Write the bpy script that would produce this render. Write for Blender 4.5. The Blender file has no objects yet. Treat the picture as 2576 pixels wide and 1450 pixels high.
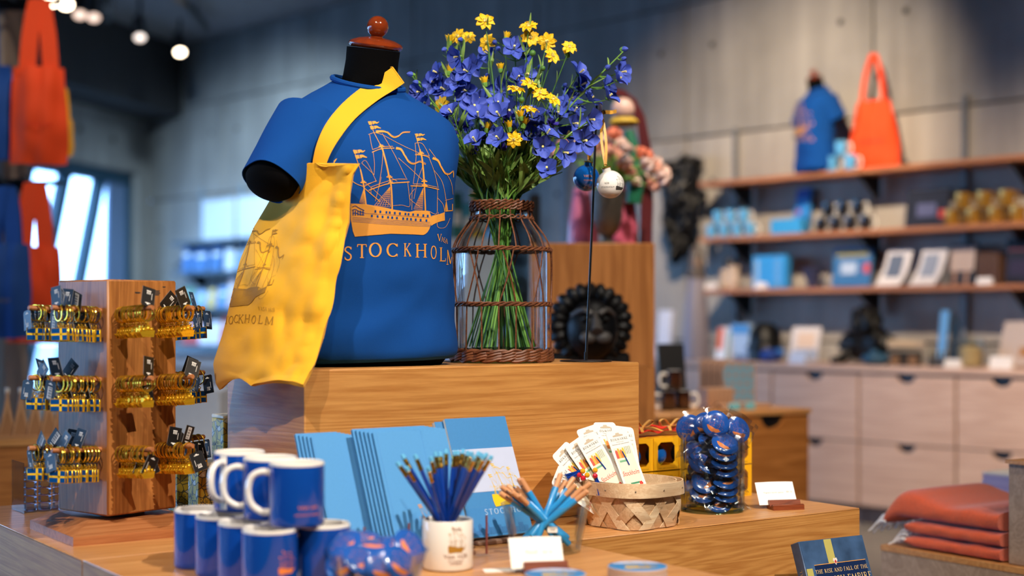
import bpy, bmesh, math, random
from math import sin, cos, pi, radians, sqrt, atan2
from mathutils import Vector, Matrix, noise, Euler
from mathutils.bvhtree import BVHTree

random.seed(7)
SC = bpy.context.scene
COL = SC.collection

# ------------------------------------------------------------------ camera
H = 1.17            # eye height above the floor
F = 3578.0          # focal length in pixels of the 2576 px wide frame (50 mm)
cam_d = bpy.data.cameras.new('camera')
cam = bpy.data.objects.new('camera', cam_d); COL.objects.link(cam)
cam.location = (0, 0, H); cam.rotation_euler = (pi/2, 0, 0)
cam_d.sensor_width = 36.0; cam_d.lens = 50.0
cam_d.shift_y = 75/2576.0
cam_d.clip_start = 0.05; cam_d.clip_end = 200
cam_d.dof.use_dof = True; cam_d.dof.focus_distance = 2.82; cam_d.dof.aperture_fstop = 1.75
SC.camera = cam

# ------------------------------------------------------------------ view, world
vs = SC.view_settings
SC.display_settings.display_device = 'sRGB'
vs.view_transform = 'Standard'; vs.look = 'None'; vs.gamma = 1.0; vs.use_curve_mapping = False
vs.exposure = 0.0
SC.cycles.use_denoising = True
SC.cycles.max_bounces = 8; SC.cycles.diffuse_bounces = 3; SC.cycles.glossy_bounces = 4
SC.cycles.transmission_bounces = 8; SC.cycles.transparent_max_bounces = 12
SC.cycles.sample_clamp_indirect = 4.0
SC.cycles.caustics_reflective = False; SC.cycles.caustics_refractive = False

world = bpy.data.worlds.new('sky'); SC.world = world; world.use_nodes = True
bg = world.node_tree.nodes['Background']
bg.inputs[0].default_value = (0.28, 0.53, 1.0, 1); bg.inputs[1].default_value = 11.0

def link_light(name, d, loc, target=None):
    o = bpy.data.objects.new(name, d); COL.objects.link(o); o.location = loc
    if target is not None:
        o.rotation_euler = (Vector(target)-Vector(loc)).to_track_quat('-Z', 'Y').to_euler()
    return o
def spot(name, loc, target, power, color, size=50, blend=0.6, rad=0.05):
    d = bpy.data.lights.new(name, 'SPOT'); d.energy = power; d.color = color
    d.spot_size = radians(size); d.spot_blend = blend; d.shadow_soft_size = rad
    return link_light(name, d, loc, target)
WARM = (1.0, 0.80, 0.58); NEUT = (1.0, 0.90, 0.78)
SPOTS = [
    ('cool_fill_spot', (1.55, 0.55, 3.75), (0.05, 2.75, 0.95), 600, NEUT, 44, 0.8, 0.035),
    ('cool_fill_spot', (-0.9, 0.3, 3.75), (-0.2, 2.75, 1.2), 320, NEUT, 46, 0.9, 0.04),
    ('cool_fill_spot', (0.1, -0.6, 3.75), (0.2, 2.4, 0.75), 170, WARM, 40, 0.9, 0.04),
    ('cool_fill_spot', (1.7, 4.4, 3.8), (2.9, 7.5, 0.75), 900, WARM, 52, 0.9, 0.06),
    ('cool_fill_spot', (0.7, 5.6, 3.8), (1.75, 9.1, 2.1), 1150, WARM, 44, 1.0, 0.06),
    ('cool_fill_spot', (0.9, 3.6, 3.8), (0.3, 5.2, 1.5), 420, NEUT, 46, 0.8, 0.05),
    ('cool_fill_spot', (2.1, 4.0, 3.8), (1.2, 5.4, 0.7), 200, WARM, 50, 0.8, 0.05),
    ('cool_fill_spot', (-1.0, 4.2, 3.8), (-1.95, 5.5, 1.6), 170, NEUT, 46, 0.8, 0.05),
    ('cool_fill_spot', (-2.4, 9.2, 3.8), (-2.3, 12.9, 1.5), 1800, (0.56, 0.80, 1.0), 66, 0.9, 0.06),  # added cool fill that brightens the far left wall, no known lamp there
    ('cool_fill_spot', (1.9, 1.6, 3.8), (1.25, 3.4, 0.7), 120, NEUT, 46, 0.8, 0.05),
]
for s in SPOTS: spot(*s)

# ------------------------------------------------------------------ placing
A_ = radians(34.8)
VX, VY = cos(A_), sin(A_)          # v: along the front of the display tables
UX, UY = -sin(A_), cos(A_)         # u: into the display tables
ROT_T = A_
def T(v, u, z=0.0): return Vector((v*VX+u*UX, v*VY+u*UY, z))
def at(px, py, Y): return Vector(((px-1288)/F*Y, Y, H+(800-py)/F*Y))
def on(px, py, z):
    Y = (H-z)*F/(py-800.0); return Vector(((px-1288)/F*Y, Y, z))
NX, NY = 0.7254, 0.6884            # normal of the concrete wall, pointing away
WXX, WXY = 0.6884, -0.7254         # along the wall, to the right
ROT_W = atan2(WXY, WXX)
def wallY(px, c): return c/(NX*(px-1288)/F+NY)
def onw(px, py, c): return at(px, py, wallY(px, c))
WALL_C, SHELF_C, CNT_C = 7.55, 7.22, 6.93
ZT, ZP = 0.765, 1.0766             # table top, plinth top

# ------------------------------------------------------------------ mesh building
class G:
    def __init__(s): s.v = []; s.f = []; s.m = []; s.s = []
    def add(s, vf, M=None, mi=0, smooth=True):
        vs_, fs = vf; o = len(s.v)
        if M is None: s.v += [tuple(p) for p in vs_]
        else: s.v += [tuple(M @ Vector(p)) for p in vs_]
        flip = M is not None and M.to_3x3().determinant() < 0
        for f in fs:
            f = [o+i for i in f]
            if flip: f.reverse()
            s.f.append(f); s.m.append(mi); s.s.append(smooth)
        return s
def mesh(name, g, mats, sharp=38):
    me = bpy.data.meshes.new(name)
    me.from_pydata(g.v, [], g.f)
    if not isinstance(mats, (list, tuple)): mats = [mats]
    for m in mats: me.materials.append(m)
    me.polygons.foreach_set('material_index', g.m)
    me.polygons.foreach_set('use_smooth', g.s)
    me.update()
    try: me.set_sharp_from_angle(angle=radians(sharp))
    except Exception: pass
    return me
def props(o, label=None, cat=None, group=None, kind=None):
    if label: o['label'] = label
    if cat: o['category'] = cat
    if group: o['group'] = group
    if kind: o['kind'] = kind
    return o
def obj(name, g, mats, parent=None, loc=None, rz=None, label=None, cat=None, group=None, kind=None, sharp=38):
    me = g if isinstance(g, bpy.types.Mesh) else mesh(name, g, mats, sharp)
    o = bpy.data.objects.new(name, me); COL.objects.link(o)
    if parent: o.parent = parent
    if loc is not None: o.location = loc
    if rz is not None: o.rotation_euler = (0, 0, rz)
    return props(o, label, cat, group, kind)
def thing(name, label, cat, loc=(0, 0, 0), rz=0.0, group=None):
    o = bpy.data.objects.new(name, None); COL.objects.link(o); o.empty_display_size = 0.05
    o.location = loc; o.rotation_euler = (0, 0, rz)
    return props(o, label, cat, group)
KIDS = {}
def dup(root, loc, rot=None, label=None, group=None):
    def rec(o, parent):
        c = o.copy(); COL.objects.link(c)
        if parent: c.parent = parent
        for ch in o.children: rec(ch, c)
        return c
    r = rec(root, None); r.location = loc
    if rot is not None: r.rotation_euler = rot if isinstance(rot, (tuple, Euler)) else (0, 0, rot)
    if label: r['label'] = label
    if group: r['group'] = group
    return r

def tr(x=0, y=0, z=0): return Matrix.Translation((x, y, z))
def rot(a, ax): return Matrix.Rotation(a, 4, ax)
def scl(x, y=None, z=None):
    if y is None: y = z = x
    return Matrix.Diagonal((x, y, z, 1))
_bc = {}
def box(sx, sy, sz, b=0.0, seg=1, base=True):
    """box centred on x,y; z from 0 (base) or centred"""
    key = (round(sx, 5), round(sy, 5), round(sz, 5), b, seg, base)
    if key in _bc: return _bc[key]
    bm = bmesh.new(); bmesh.ops.create_cube(bm, size=1.0)
    for v in bm.verts:
        v.co.x *= sx; v.co.y *= sy; v.co.z *= sz
        if base: v.co.z += sz/2
    if b > 0: bmesh.ops.bevel(bm, geom=bm.edges[:], offset=b, segments=seg, affect='EDGES', profile=0.5)
    bm.verts.index_update()
    r = ([v.co.copy() for v in bm.verts], [[v.index for v in f.verts] for f in bm.faces]); bm.free()
    _bc[key] = r; return r
def lathe(prof, n=32, a0=0.0, a1=2*pi):
    vs_, fs = [], []; full = abs(a1-a0-2*pi) < 1e-6; nn = n if full else n+1
    for r, z in prof:
        for i in range(nn):
            a = a0+(a1-a0)*i/n; vs_.append((r*cos(a), r*sin(a), z))
    for j in range(len(prof)-1):
        for i in range(n):
            k = (i+1) % nn
            a, b, c, d = j*nn+i, j*nn+k, (j+1)*nn+k, (j+1)*nn+i
            if prof[j][0] < 1e-7: fs.append([a, c, d])
            elif prof[j+1][0] < 1e-7: fs.append([a, b, d])
            else: fs.append([a, b, c, d])
    return vs_, fs
def ball(r, n=24, m=14):
    return lathe([(r*sin(pi*j/m) if 0 < j < m else 0.0, -r*cos(pi*j/m)) for j in range(m+1)], n)
def tube(pts, r, n=6, closed=False, caps=True, flat=1.0):
    P = [Vector(p) for p in pts]; N = len(P)
    rr = r if isinstance(r, (list, tuple)) else [r]*N
    vs_, fs = [], []; up = None
    for i in range(N):
        if closed: t = P[(i+1) % N]-P[i-1]
        else: t = P[min(i+1, N-1)]-P[max(i-1, 0)]
        if t.length < 1e-9: t = Vector((0, 0, 1))
        t.normalize()
        if up is None:
            up = Vector((0, 0, 1)) if abs(t.z) < 0.9 else Vector((1, 0, 0))
        a = (up-t*up.dot(t))
        if a.length < 1e-6: a = t.orthogonal()
        a.normalize(); b = t.cross(a); up = a
        for k in range(n):
            an = 2*pi*k/n
            vs_.append(P[i]+a*(rr[i]*cos(an)*flat)+b*(rr[i]*sin(an)))
    for i in range(N if closed else N-1):
        for k in range(n):
            j = (i+1) % N
            fs.append([i*n+k, i*n+(k+1) % n, j*n+(k+1) % n, j*n+k])
    if caps and not closed:
        fs.append(list(range(n))[::-1]); fs.append([(N-1)*n+k for k in range(n)])
    return vs_, fs
def torus(R, r, n=24, m=6):
    return tube([(R*cos(2*pi*i/n), R*sin(2*pi*i/n), 0) for i in range(n)], r, m, closed=True)
def prism(poly, h, z0=0.0):
    n = len(poly)
    ar = sum(poly[i][0]*poly[(i+1) % n][1]-poly[(i+1) % n][0]*poly[i][1] for i in range(n))
    if ar < 0: poly = poly[::-1]
    vs_ = [(x, y, z0) for x, y in poly]+[(x, y, z0+h) for x, y in poly]
    fs = [list(range(n))[::-1], [n+i for i in range(n)]]
    for i in range(n):
        j = (i+1) % n; fs.append([i, j, n+j, n+i])
    return vs_, fs
def gridf(rows):
    nr, nc = len(rows), len(rows[0]); vs_ = [Vector(p) for r in rows for p in r]
    fs = [[j*nc+i, j*nc+i+1, (j+1)*nc+i+1, (j+1)*nc+i] for j in range(nr-1) for i in range(nc-1)]
    return vs_, fs
def thick(rows, d):
    """closed slab from a grid of points, thickened by d along its normals (d may be negative)"""
    nr, nc = len(rows), len(rows[0]); P = [[Vector(p) for p in r] for r in rows]
    N = []
    for j in range(nr):
        r = []
        for i in range(nc):
            a = P[j][min(i+1, nc-1)]-P[j][max(i-1, 0)]; b = P[min(j+1, nr-1)][i]-P[max(j-1, 0)][i]
            n_ = a.cross(b); n_.normalize() if n_.length > 1e-12 else None
            r.append(n_)
        N.append(r)
    vs_ = [p for r in P for p in r]+[P[j][i]+N[j][i]*d for j in range(nr) for i in range(nc)]
    o = nr*nc; fs = []
    for j in range(nr-1):
        for i in range(nc-1):
            q = [j*nc+i, j*nc+i+1, (j+1)*nc+i+1, (j+1)*nc+i]
            fs.append(q[::-1]); fs.append([o+k for k in q])
    for i in range(nc-1):
        fs.append([i, i+1, o+i+1, o+i]); k = (nr-1)*nc; fs.append([k+i+1, k+i, o+k+i, o+k+i+1])
    for j in range(nr-1):
        a, b = j*nc, (j+1)*nc; fs.append([b, a, o+a, o+b]); a += nc-1; b += nc-1; fs.append([a, b, o+b, o+a])
    return vs_, fs
def spline(pts, n=8):
    P = [Vector(p) for p in pts]; out = []
    for i in range(len(P)-1):
        p0, p1, p2, p3 = P[max(i-1, 0)], P[i], P[i+1], P[min(i+2, len(P)-1)]
        for k in range(n):
            t = k/n
            out.append(0.5*((2*p1)+(p2-p0)*t+(2*p0-5*p1+4*p2-p3)*t*t+(3*p1-p0-3*p2+p3)*t**3))
    out.append(P[-1]); return out
def interp(tab, x):
    if x <= tab[0][0]: return tab[0][1:]
    for a, b in zip(tab, tab[1:]):
        if x <= b[0]:
            t = (x-a[0])/(b[0]-a[0]); return tuple(p+(q-p)*t for p, q in zip(a[1:], b[1:]))
    return tab[-1][1:]
_fc = {}
def text(body, size, align='CENTER'):
    """flat lettering in x,y, baseline at y=0"""
    key = (body, align)
    if key not in _fc:
        c = bpy.data.curves.new('lettering', 'FONT'); c.body = body; c.size = 1.0; c.align_x = align; c.resolution_u = 3
        o = bpy.data.objects.new('lettering', c); COL.objects.link(o)
        dg = bpy.context.evaluated_depsgraph_get(); me = bpy.data.meshes.new_from_object(o.evaluated_get(dg))
        _fc[key] = ([v.co.copy() for v in me.vertices], [list(p.vertices) for p in me.polygons])
        bpy.data.objects.remove(o); bpy.data.curves.remove(c); bpy.data.meshes.remove(me)
    v, f = _fc[key]
    return [p*size for p in v], f
def textw(body, width, align='CENTER'):
    v, f = text(body, 1.0, align); w = max(p.x for p in v)-min(p.x for p in v)
    return text(body, width/w, align)

# ------------------------------------------------------------------ materials
def lin(h):
    if isinstance(h, str):
        h = h.lstrip('#'); c = [int(h[i:i+2], 16)/255 for i in (0, 2, 4)]
    else: c = [x/255 for x in h]
    return tuple((x/12.92 if x <= 0.04045 else ((x+0.055)/1.055)**2.4) for x in c)+(1.0,)
MATS = {}
def new_mat(name):
    m = bpy.data.materials.new(name); m.use_nodes = True; MATS[name] = m
    nt = m.node_tree; return m, nt, nt.nodes['Principled BSDF']
def N(nt, typ, **kw):
    n = nt.nodes.new(typ)
    for k, v in kw.items():
        if k.startswith('i_'): n.inputs[int(k[2:])].default_value = v
        else: setattr(n, k, v)
    return n
def plain(name, col, rough=0.5, metal=0.0, spec=0.5, var=0.06, scale=40.0, bump=0.0, bscale=200.0, coat=0.0, sheen=0.0, emis=None, trans=0.0, ior=1.5, objvar=0.0):
    m, nt, b = new_mat(name); c = lin(col)
    b.inputs['Roughness'].default_value = rough; b.inputs['Metallic'].default_value = metal
    b.inputs['Specular IOR Level'].default_value = spec; b.inputs['Coat Weight'].default_value = coat
    b.inputs['Sheen Weight'].default_value = sheen; b.inputs['Transmission Weight'].default_value = trans
    b.inputs['IOR'].default_value = ior
    tc = N(nt, 'ShaderNodeTexCoord')
    if var > 0:
        nz = N(nt, 'ShaderNodeTexNoise'); nz.inputs['Scale'].default_value = scale; nz.inputs['Detail'].default_value = 3
        nt.links.new(tc.outputs['Object'], nz.inputs['Vector'])
        mx = N(nt, 'ShaderNodeMix', data_type='RGBA')
        mx.inputs[6].default_value = tuple(x*(1-var*1.6) for x in c[:3])+(1,)
        mx.inputs[7].default_value = tuple(min(1, x*(1+var*1.6)) for x in c[:3])+(1,)
        nt.links.new(nz.outputs['Fac'], mx.inputs[0]); nt.links.new(mx.outputs[2], b.inputs['Base Color'])
    else: b.inputs['Base Color'].default_value = c
    if bump > 0:
        n2 = N(nt, 'ShaderNodeTexNoise'); n2.inputs['Scale'].default_value = bscale; n2.inputs['Detail'].default_value = 4
        nt.links.new(tc.outputs['Object'], n2.inputs['Vector'])
        bp = N(nt, 'ShaderNodeBump'); bp.inputs['Strength'].default_value = bump; bp.inputs['Distance'].default_value = 0.002
        nt.links.new(n2.outputs['Fac'], bp.inputs['Height']); nt.links.new(bp.outputs['Normal'], b.inputs['Normal'])
    if emis:
        b.inputs['Emission Color'].default_value = lin(emis[0]); b.inputs['Emission Strength'].default_value = emis[1]
    return m
def wood(name, c1, c2, axis='X', scale=1.0, rough=0.42, ring=9.0, bump=0.15):
    m, nt, b = new_mat(name)
    tc = N(nt, 'ShaderNodeTexCoord'); mp = N(nt, 'ShaderNodeMapping')
    st = {'X': (1.5, 26, 26), 'Y': (26, 1.5, 26), 'Z': (26, 26, 1.5), 'H': (1.5, 1.5, 26)}[axis]
    mp.inputs['Scale'].default_value = tuple(x*scale for x in st)
    oi = N(nt, 'ShaderNodeObjectInfo'); ml = N(nt, 'ShaderNodeVectorMath', operation='SCALE'); 
    cv = N(nt, 'ShaderNodeCombineXYZ'); nt.links.new(oi.outputs['Random'], cv.inputs[0]); nt.links.new(oi.outputs['Random'], cv.inputs[1]); nt.links.new(oi.outputs['Random'], cv.inputs[2])
    nt.links.new(cv.outputs[0], ml.inputs[0]); ml.inputs['Scale'].default_value = 37.0
    ad = N(nt, 'ShaderNodeVectorMath', operation='ADD')
    nt.links.new(tc.outputs['Object'], mp.inputs['Vector']); nt.links.new(mp.outputs[0], ad.inputs[0]); nt.links.new(ml.outputs[0], ad.inputs[1])
    n1 = N(nt, 'ShaderNodeTexNoise'); n1.inputs['Scale'].default_value = 0.55; n1.inputs['Detail'].default_value = 3; n1.inputs['Distortion'].default_value = 1.2
    n2 = N(nt, 'ShaderNodeTexNoise'); n2.inputs['Scale'].default_value = 6.0; n2.inputs['Detail'].default_value = 5; n2.inputs['Roughness'].default_value = 0.65
    nt.links.new(ad.outputs[0], n1.inputs['Vector']); nt.links.new(ad.outputs[0], n2.inputs['Vector'])
    mm = N(nt, 'ShaderNodeMath', operation='MULTIPLY'); mm.inputs[1].default_value = ring
    nt.links.new(n1.outputs['Fac'], mm.inputs[0])
    sn = N(nt, 'ShaderNodeMath', operation='SINE'); m6 = N(nt, 'ShaderNodeMath', operation='MULTIPLY'); m6.inputs[1].default_value = 6.283
    nt.links.new(mm.outputs[0], m6.inputs[0]); nt.links.new(m6.outputs[0], sn.inputs[0])
    a = N(nt, 'ShaderNodeMath', operation='MULTIPLY_ADD'); a.inputs[1].default_value = 0.16; a.inputs[2].default_value = 0.0
    nt.links.new(sn.outputs[0], a.inputs[0])
    s2 = N(nt, 'ShaderNodeMath', operation='ADD'); nt.links.new(a.outputs[0], s2.inputs[0]); nt.links.new(n2.outputs['Fac'], s2.inputs[1])
    rp = N(nt, 'ShaderNodeValToRGB'); rp.color_ramp.elements[0].position = 0.22; rp.color_ramp.elements[1].position = 0.78
    rp.color_ramp.elements[0].color = lin(c2); rp.color_ramp.elements[1].color = lin(c1)
    nt.links.new(s2.outputs[0], rp.inputs[0]); nt.links.new(rp.outputs[0], b.inputs['Base Color'])
    bp = N(nt, 'ShaderNodeBump'); bp.inputs['Strength'].default_value = bump; bp.inputs['Distance'].default_value = 0.001
    nt.links.new(s2.outputs[0], bp.inputs['Height']); nt.links.new(bp.outputs[0], b.inputs['Normal'])
    b.inputs['Roughness'].default_value = rough
    return m
def clearmat(name, tint=(1, 1, 1), fac=0.12, rough=0.02, cap=0.55):
    """thin clear sheet: transparent with a fresnel gloss"""
    m = bpy.data.materials.new(name); m.use_nodes = True; nt = m.node_tree; nt.nodes.clear(); MATS[name] = m
    out = N(nt, 'ShaderNodeOutputMaterial'); mx = N(nt, 'ShaderNodeMixShader'); t = N(nt, 'ShaderNodeBsdfTransparent'); g = N(nt, 'ShaderNodeBsdfGlossy')
    t.inputs[0].default_value = (*tint, 1); g.inputs['Roughness'].default_value = rough
    lw = N(nt, 'ShaderNodeLayerWeight'); lw.inputs['Blend'].default_value = fac
    mu = N(nt, 'ShaderNodeMath', operation='MULTIPLY'); mu.inputs[1].default_value = cap; nt.links.new(lw.outputs['Fresnel'], mu.inputs[0])
    nt.links.new(mu.outputs[0], mx.inputs[0]); nt.links.new(t.outputs[0], mx.inputs[1]); nt.links.new(g.outputs[0], mx.inputs[2])
    nt.links.new(mx.outputs[0], out.inputs[0]); return m

OAK = wood('oak', '#cb9250', '#ab7035', 'H', 1.0)
OAK_T = wood('oak_top', '#d39b60', '#b57a42', 'X', 0.9, rough=0.36)
OAK_D = wood('oak_dark', '#b9773a', '#935720', 'Z', 0.6, rough=0.5)
OAK_DX = wood('oak_dark_along', '#b9773a', '#935720', 'X', 0.6, rough=0.5)
OAK_P = wood('oak_pale', '#e3bfa9', '#cba48e', 'X', 0.5, rough=0.55)
OAK_S = wood('oak_shelf', '#b8794c', '#93572f', 'X', 0.6, rough=0.5)
OAK_G = wood('oak_grey', '#b39a84', '#98806b', 'X', 0.7, rough=0.55)
WALNUT = wood('cherry_wood', '#b5763c', '#8c5427', 'Z', 1.6, rough=0.4, ring=6)
WALNUT_B = wood('cherry_base', '#b9794a', '#98592f', 'X', 1.3, rough=0.4, ring=6)
DOWEL = wood('dowel', '#b87848', '#96582f', 'X', 3, rough=0.5)
MAHOG = wood('mahogany', '#8c4526', '#5f2811', 'X', 3, rough=0.4)
CHIP = wood('chip_wood', '#ecd0aa', '#d6b189', 'X', 2.5, rough=0.6, ring=5, bump=0.25)
REDWOOD = plain('polished_red_wood', '#7a2f10', 0.12, coat=0.8, var=0.25, scale=60)
FLOOR = plain('stone_floor', '#8f8a84', 0.5, var=0.12, scale=6, bump=0.05)
BLACK = plain('black_metal', '#0c0c0e', 0.35, var=0.0)
BLACKC = plain('black_cloth', '#050506', 0.95, spec=0.08, var=0.1, scale=400, bump=0.3, bscale=900)
BLACKCARD = plain('black_card', '#0d0d10', 0.45, var=0.0)
WHITE = plain('white_card', '#f1eee8', 0.6, var=0.02)
WHITEG = plain('white_glaze', '#efeae2', 0.08, coat=0.6, var=0.02)
BLUEG = plain('blue_glaze', '#0d47a6', 0.12, coat=0.5, var=0.03)
SHIRT = plain('blue_cotton', '#07458f', 0.9, var=0.05, scale=900, bump=0.35, bscale=1500, spec=0.2)
GOLDPRINT = plain('gold_print', '#e39a3a', 0.7, var=0.04)
BROWNPRINT = plain('brown_print', '#a8781e', 0.75, var=0.05)
YELLOW = plain('yellow_cotton', '#f6b20a', 0.78, var=0.04, scale=700, bump=0.35, bscale=1300, sheen=0.15)
ORANGE = plain('orange_cotton', '#f2470a', 0.8, var=0.05, scale=300, bump=0.2)
BLUEC = plain('blue_tote_cotton', '#0c4691', 0.8, var=0.05, scale=300, bump=0.2)
GOLD = plain('gold_metal', '#ffcc45', 0.18, metal=0.9, var=0.05)
BRASS = plain('brass', '#c9a24e', 0.25, metal=1.0, var=0.1)
STEEL = plain('steel', '#b9bcc0', 0.25, metal=1.0, var=0.05)
FLAGBLUE = plain('flag_blue', '#0b4a8f', 0.25, coat=0.5, var=0.0)
FLAGYEL = plain('flag_yellow', '#f6c92a', 0.25, coat=0.5, var=0.0)
WICKER = wood('wicker', '#7d4a2c', '#4d2814', 'X', 6, rough=0.5, ring=4)
GLASS = plain('clear_glass', '#f4fbf8', 0.0, var=0.0, trans=1.0, ior=1.45)
JARG = clearmat('jar_glass', (0.95, 0.975, 0.965), 0.16, 0.01)
ACRYL = clearmat('clear_acrylic', (0.97, 0.985, 1.0), 0.10)
FILM = clearmat('clear_film', (0.96, 0.97, 0.985), 0.34, 0.10, 0.42)
PANE = clearmat('window_glass', (0.93, 0.97, 0.97), 0.08)
BLOSSOM = plain('bellflower_petal', '#4156bd', 0.65, var=0.2, scale=70)
BLOSSOM2 = plain('dark_petal', '#33289a', 0.7, var=0.25, scale=90)
PETALY = plain('yellow_petal', '#f6c00c', 0.6, var=0.12, scale=120)
PETALC = plain('flower_centre', '#f4dc8a', 0.8, var=0.15, scale=200)
STEMG = plain('stem_green', '#6a9a3a', 0.55, var=0.2, scale=60)
STEMD = plain('stem_dark_green', '#47772f', 0.55, var=0.25, scale=40)
LEAFG = plain('leaf_green', '#7a9a4a', 0.5, var=0.3, scale=35)
PENCILB = plain('pencil_blue', '#0c3c9a', 0.28, coat=0.4, var=0.03)
PENB = plain('pen_light_blue', '#2a8fd0', 0.3, coat=0.3, var=0.04)
ERASER = plain('eraser_blue', '#5fb2dc', 0.7, var=0.05)
COPPER = plain('pale_wood_tip', '#d69a6c', 0.4, var=0.1)
NOTEB = plain('notebook_blue', '#4c93cf', 0.75, var=0.04, scale=300)
NOTEC = plain('cover_blue', '#357fbd', 0.55, var=0.04, scale=200)
LAV = plain('cover_pale', '#bcc6e2', 0.6, var=0.03)
NOTED = plain('notebook_edge', '#14546f', 0.75, var=0.08)
BADGE = plain('badge_blue', '#2459b0', 0.18, coat=0.7, var=0.04)
ORGPRINT = plain('orange_print', '#e8823c', 0.6, var=0.0)
YBOX = plain('yellow_card', '#efaf0c', 0.55, var=0.04)
RED = plain('red_felt', '#dc2a14', 0.8, var=0.08)
RIBBON = plain('gold_ribbon', '#e0a23a', 0.3, var=0.15, scale=300, sheen=0.4)
ORNB = plain('blue_porcelain', '#0d56a8', 0.06, coat=0.8, var=0.05)
ORNW = plain('white_porcelain', '#f3efe9', 0.08, coat=0.6, var=0.02)
DARKTXT = plain('dark_ink', '#3a3632', 0.8, var=0.0)
GREYTXT = plain('grey_ink', '#8d8a86', 0.8, var=0.0)
KRAFT = plain('kraft_paper', '#c79a72', 0.75, var=0.1, scale=60)
TERRA = plain('orange_wool', '#d8562a', 0.95, var=0.2, scale=220, bump=0.8, bscale=320, sheen=0.5)
FRINGE = plain('white_wool', '#efeae6', 0.95, var=0.05)
STONEBLK = plain('black_stone', '#0a0a0c', 0.42, spec=0.3, var=0.3, scale=30, bump=0.5, bscale=60)
def cement(name, c1, c2, bump=0.5):
    m, nt, b = new_mat(name); tc = N(nt, 'ShaderNodeTexCoord')
    n1 = N(nt, 'ShaderNodeTexNoise'); n1.inputs['Scale'].default_value = 1.3; n1.inputs['Detail'].default_value = 6; n1.inputs['Roughness'].default_value = 0.6
    mp = N(nt, 'ShaderNodeMapping'); mp.inputs['Scale'].default_value = (7, 7, 0.5)
    n2 = N(nt, 'ShaderNodeTexNoise'); n2.inputs['Scale'].default_value = 1.0; n2.inputs['Detail'].default_value = 4
    n3 = N(nt, 'ShaderNodeTexNoise'); n3.inputs['Scale'].default_value = 40; n3.inputs['Detail'].default_value = 4
    nt.links.new(tc.outputs['Object'], n1.inputs['Vector']); nt.links.new(tc.outputs['Object'], mp.inputs['Vector'])
    nt.links.new(mp.outputs[0], n2.inputs['Vector']); nt.links.new(tc.outputs['Object'], n3.inputs['Vector'])
    a = N(nt, 'ShaderNodeMath', operation='ADD'); nt.links.new(n1.outputs['Fac'], a.inputs[0]); nt.links.new(n2.outputs['Fac'], a.inputs[1])
    rp = N(nt, 'ShaderNodeValToRGB'); e = rp.color_ramp.elements; e[0].position = 0.34; e[1].position = 0.68
    h = N(nt, 'ShaderNodeMath', operation='MULTIPLY'); h.inputs[1].default_value = 0.5; nt.links.new(a.outputs[0], h.inputs[0])
    e[0].color = lin(c2); e[1].color = lin(c1); nt.links.new(h.outputs[0], rp.inputs[0]); nt.links.new(rp.outputs[0], b.inputs['Base Color'])
    bp = N(nt, 'ShaderNodeBump'); bp.inputs['Strength'].default_value = bump; bp.inputs['Distance'].default_value = 0.01
    ad = N(nt, 'ShaderNodeMath', operation='ADD'); nt.links.new(n2.outputs['Fac'], ad.inputs[0]); nt.links.new(n3.outputs['Fac'], ad.inputs[1])
    nt.links.new(ad.outputs[0], bp.inputs['Height']); nt.links.new(bp.outputs[0], b.inputs['Normal'])
    b.inputs['Roughness'].default_value = 0.8; return m
CONC = cement('concrete', '#aaa59f', '#7d7975')
CONCL = cement('concrete_light', '#b7b0a8', '#918a83')
CEIL = cement('ceiling_concrete', '#8d8380', '#756c6c', 0.2)
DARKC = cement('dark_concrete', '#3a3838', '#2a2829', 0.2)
def cloth_col(hexcol, name=None):
    k = 'paint_'+hexcol.strip('#')
    return MATS[k] if k in MATS else plain(k, hexcol, 0.55, var=0.05)
C_ = cloth_col
# ------------------------------------------------------------------ the room
CZ = 3.93
RA = Vector((-3.79, 14.93, 0)); RB = RA+Vector((WXX, WXY, 0))*17.0
MX, MY = 0.2588, 0.9659                      # along the window wall, away from the camera
RD = RA-Vector((MX, MY, 0))*20.0; RC = Vector((4.5, -4.6, 0))
def slab(name, z0, z1, m):
    g = G(); g.add(prism([(p.x, p.y) for p in (RA, RB, RC, RD)], z1-z0, z0), smooth=False)
    return obj(name, g, m, kind='structure')
slab('floor', -0.1, 0.0, FLOOR); slab('ceiling', CZ, CZ+0.15, CEIL)
def wallbox(name, p, q, z0, z1, th, m, side=1):
    d = q-p; L = d.length; ang = atan2(d.y, d.x); g = G()
    g.add(box(L, th, z1-z0), tr(L/2, side*th/2, z0), smooth=False)
    return obj(name, g, m, loc=(p.x, p.y, 0), rz=ang, kind='structure')
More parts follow.
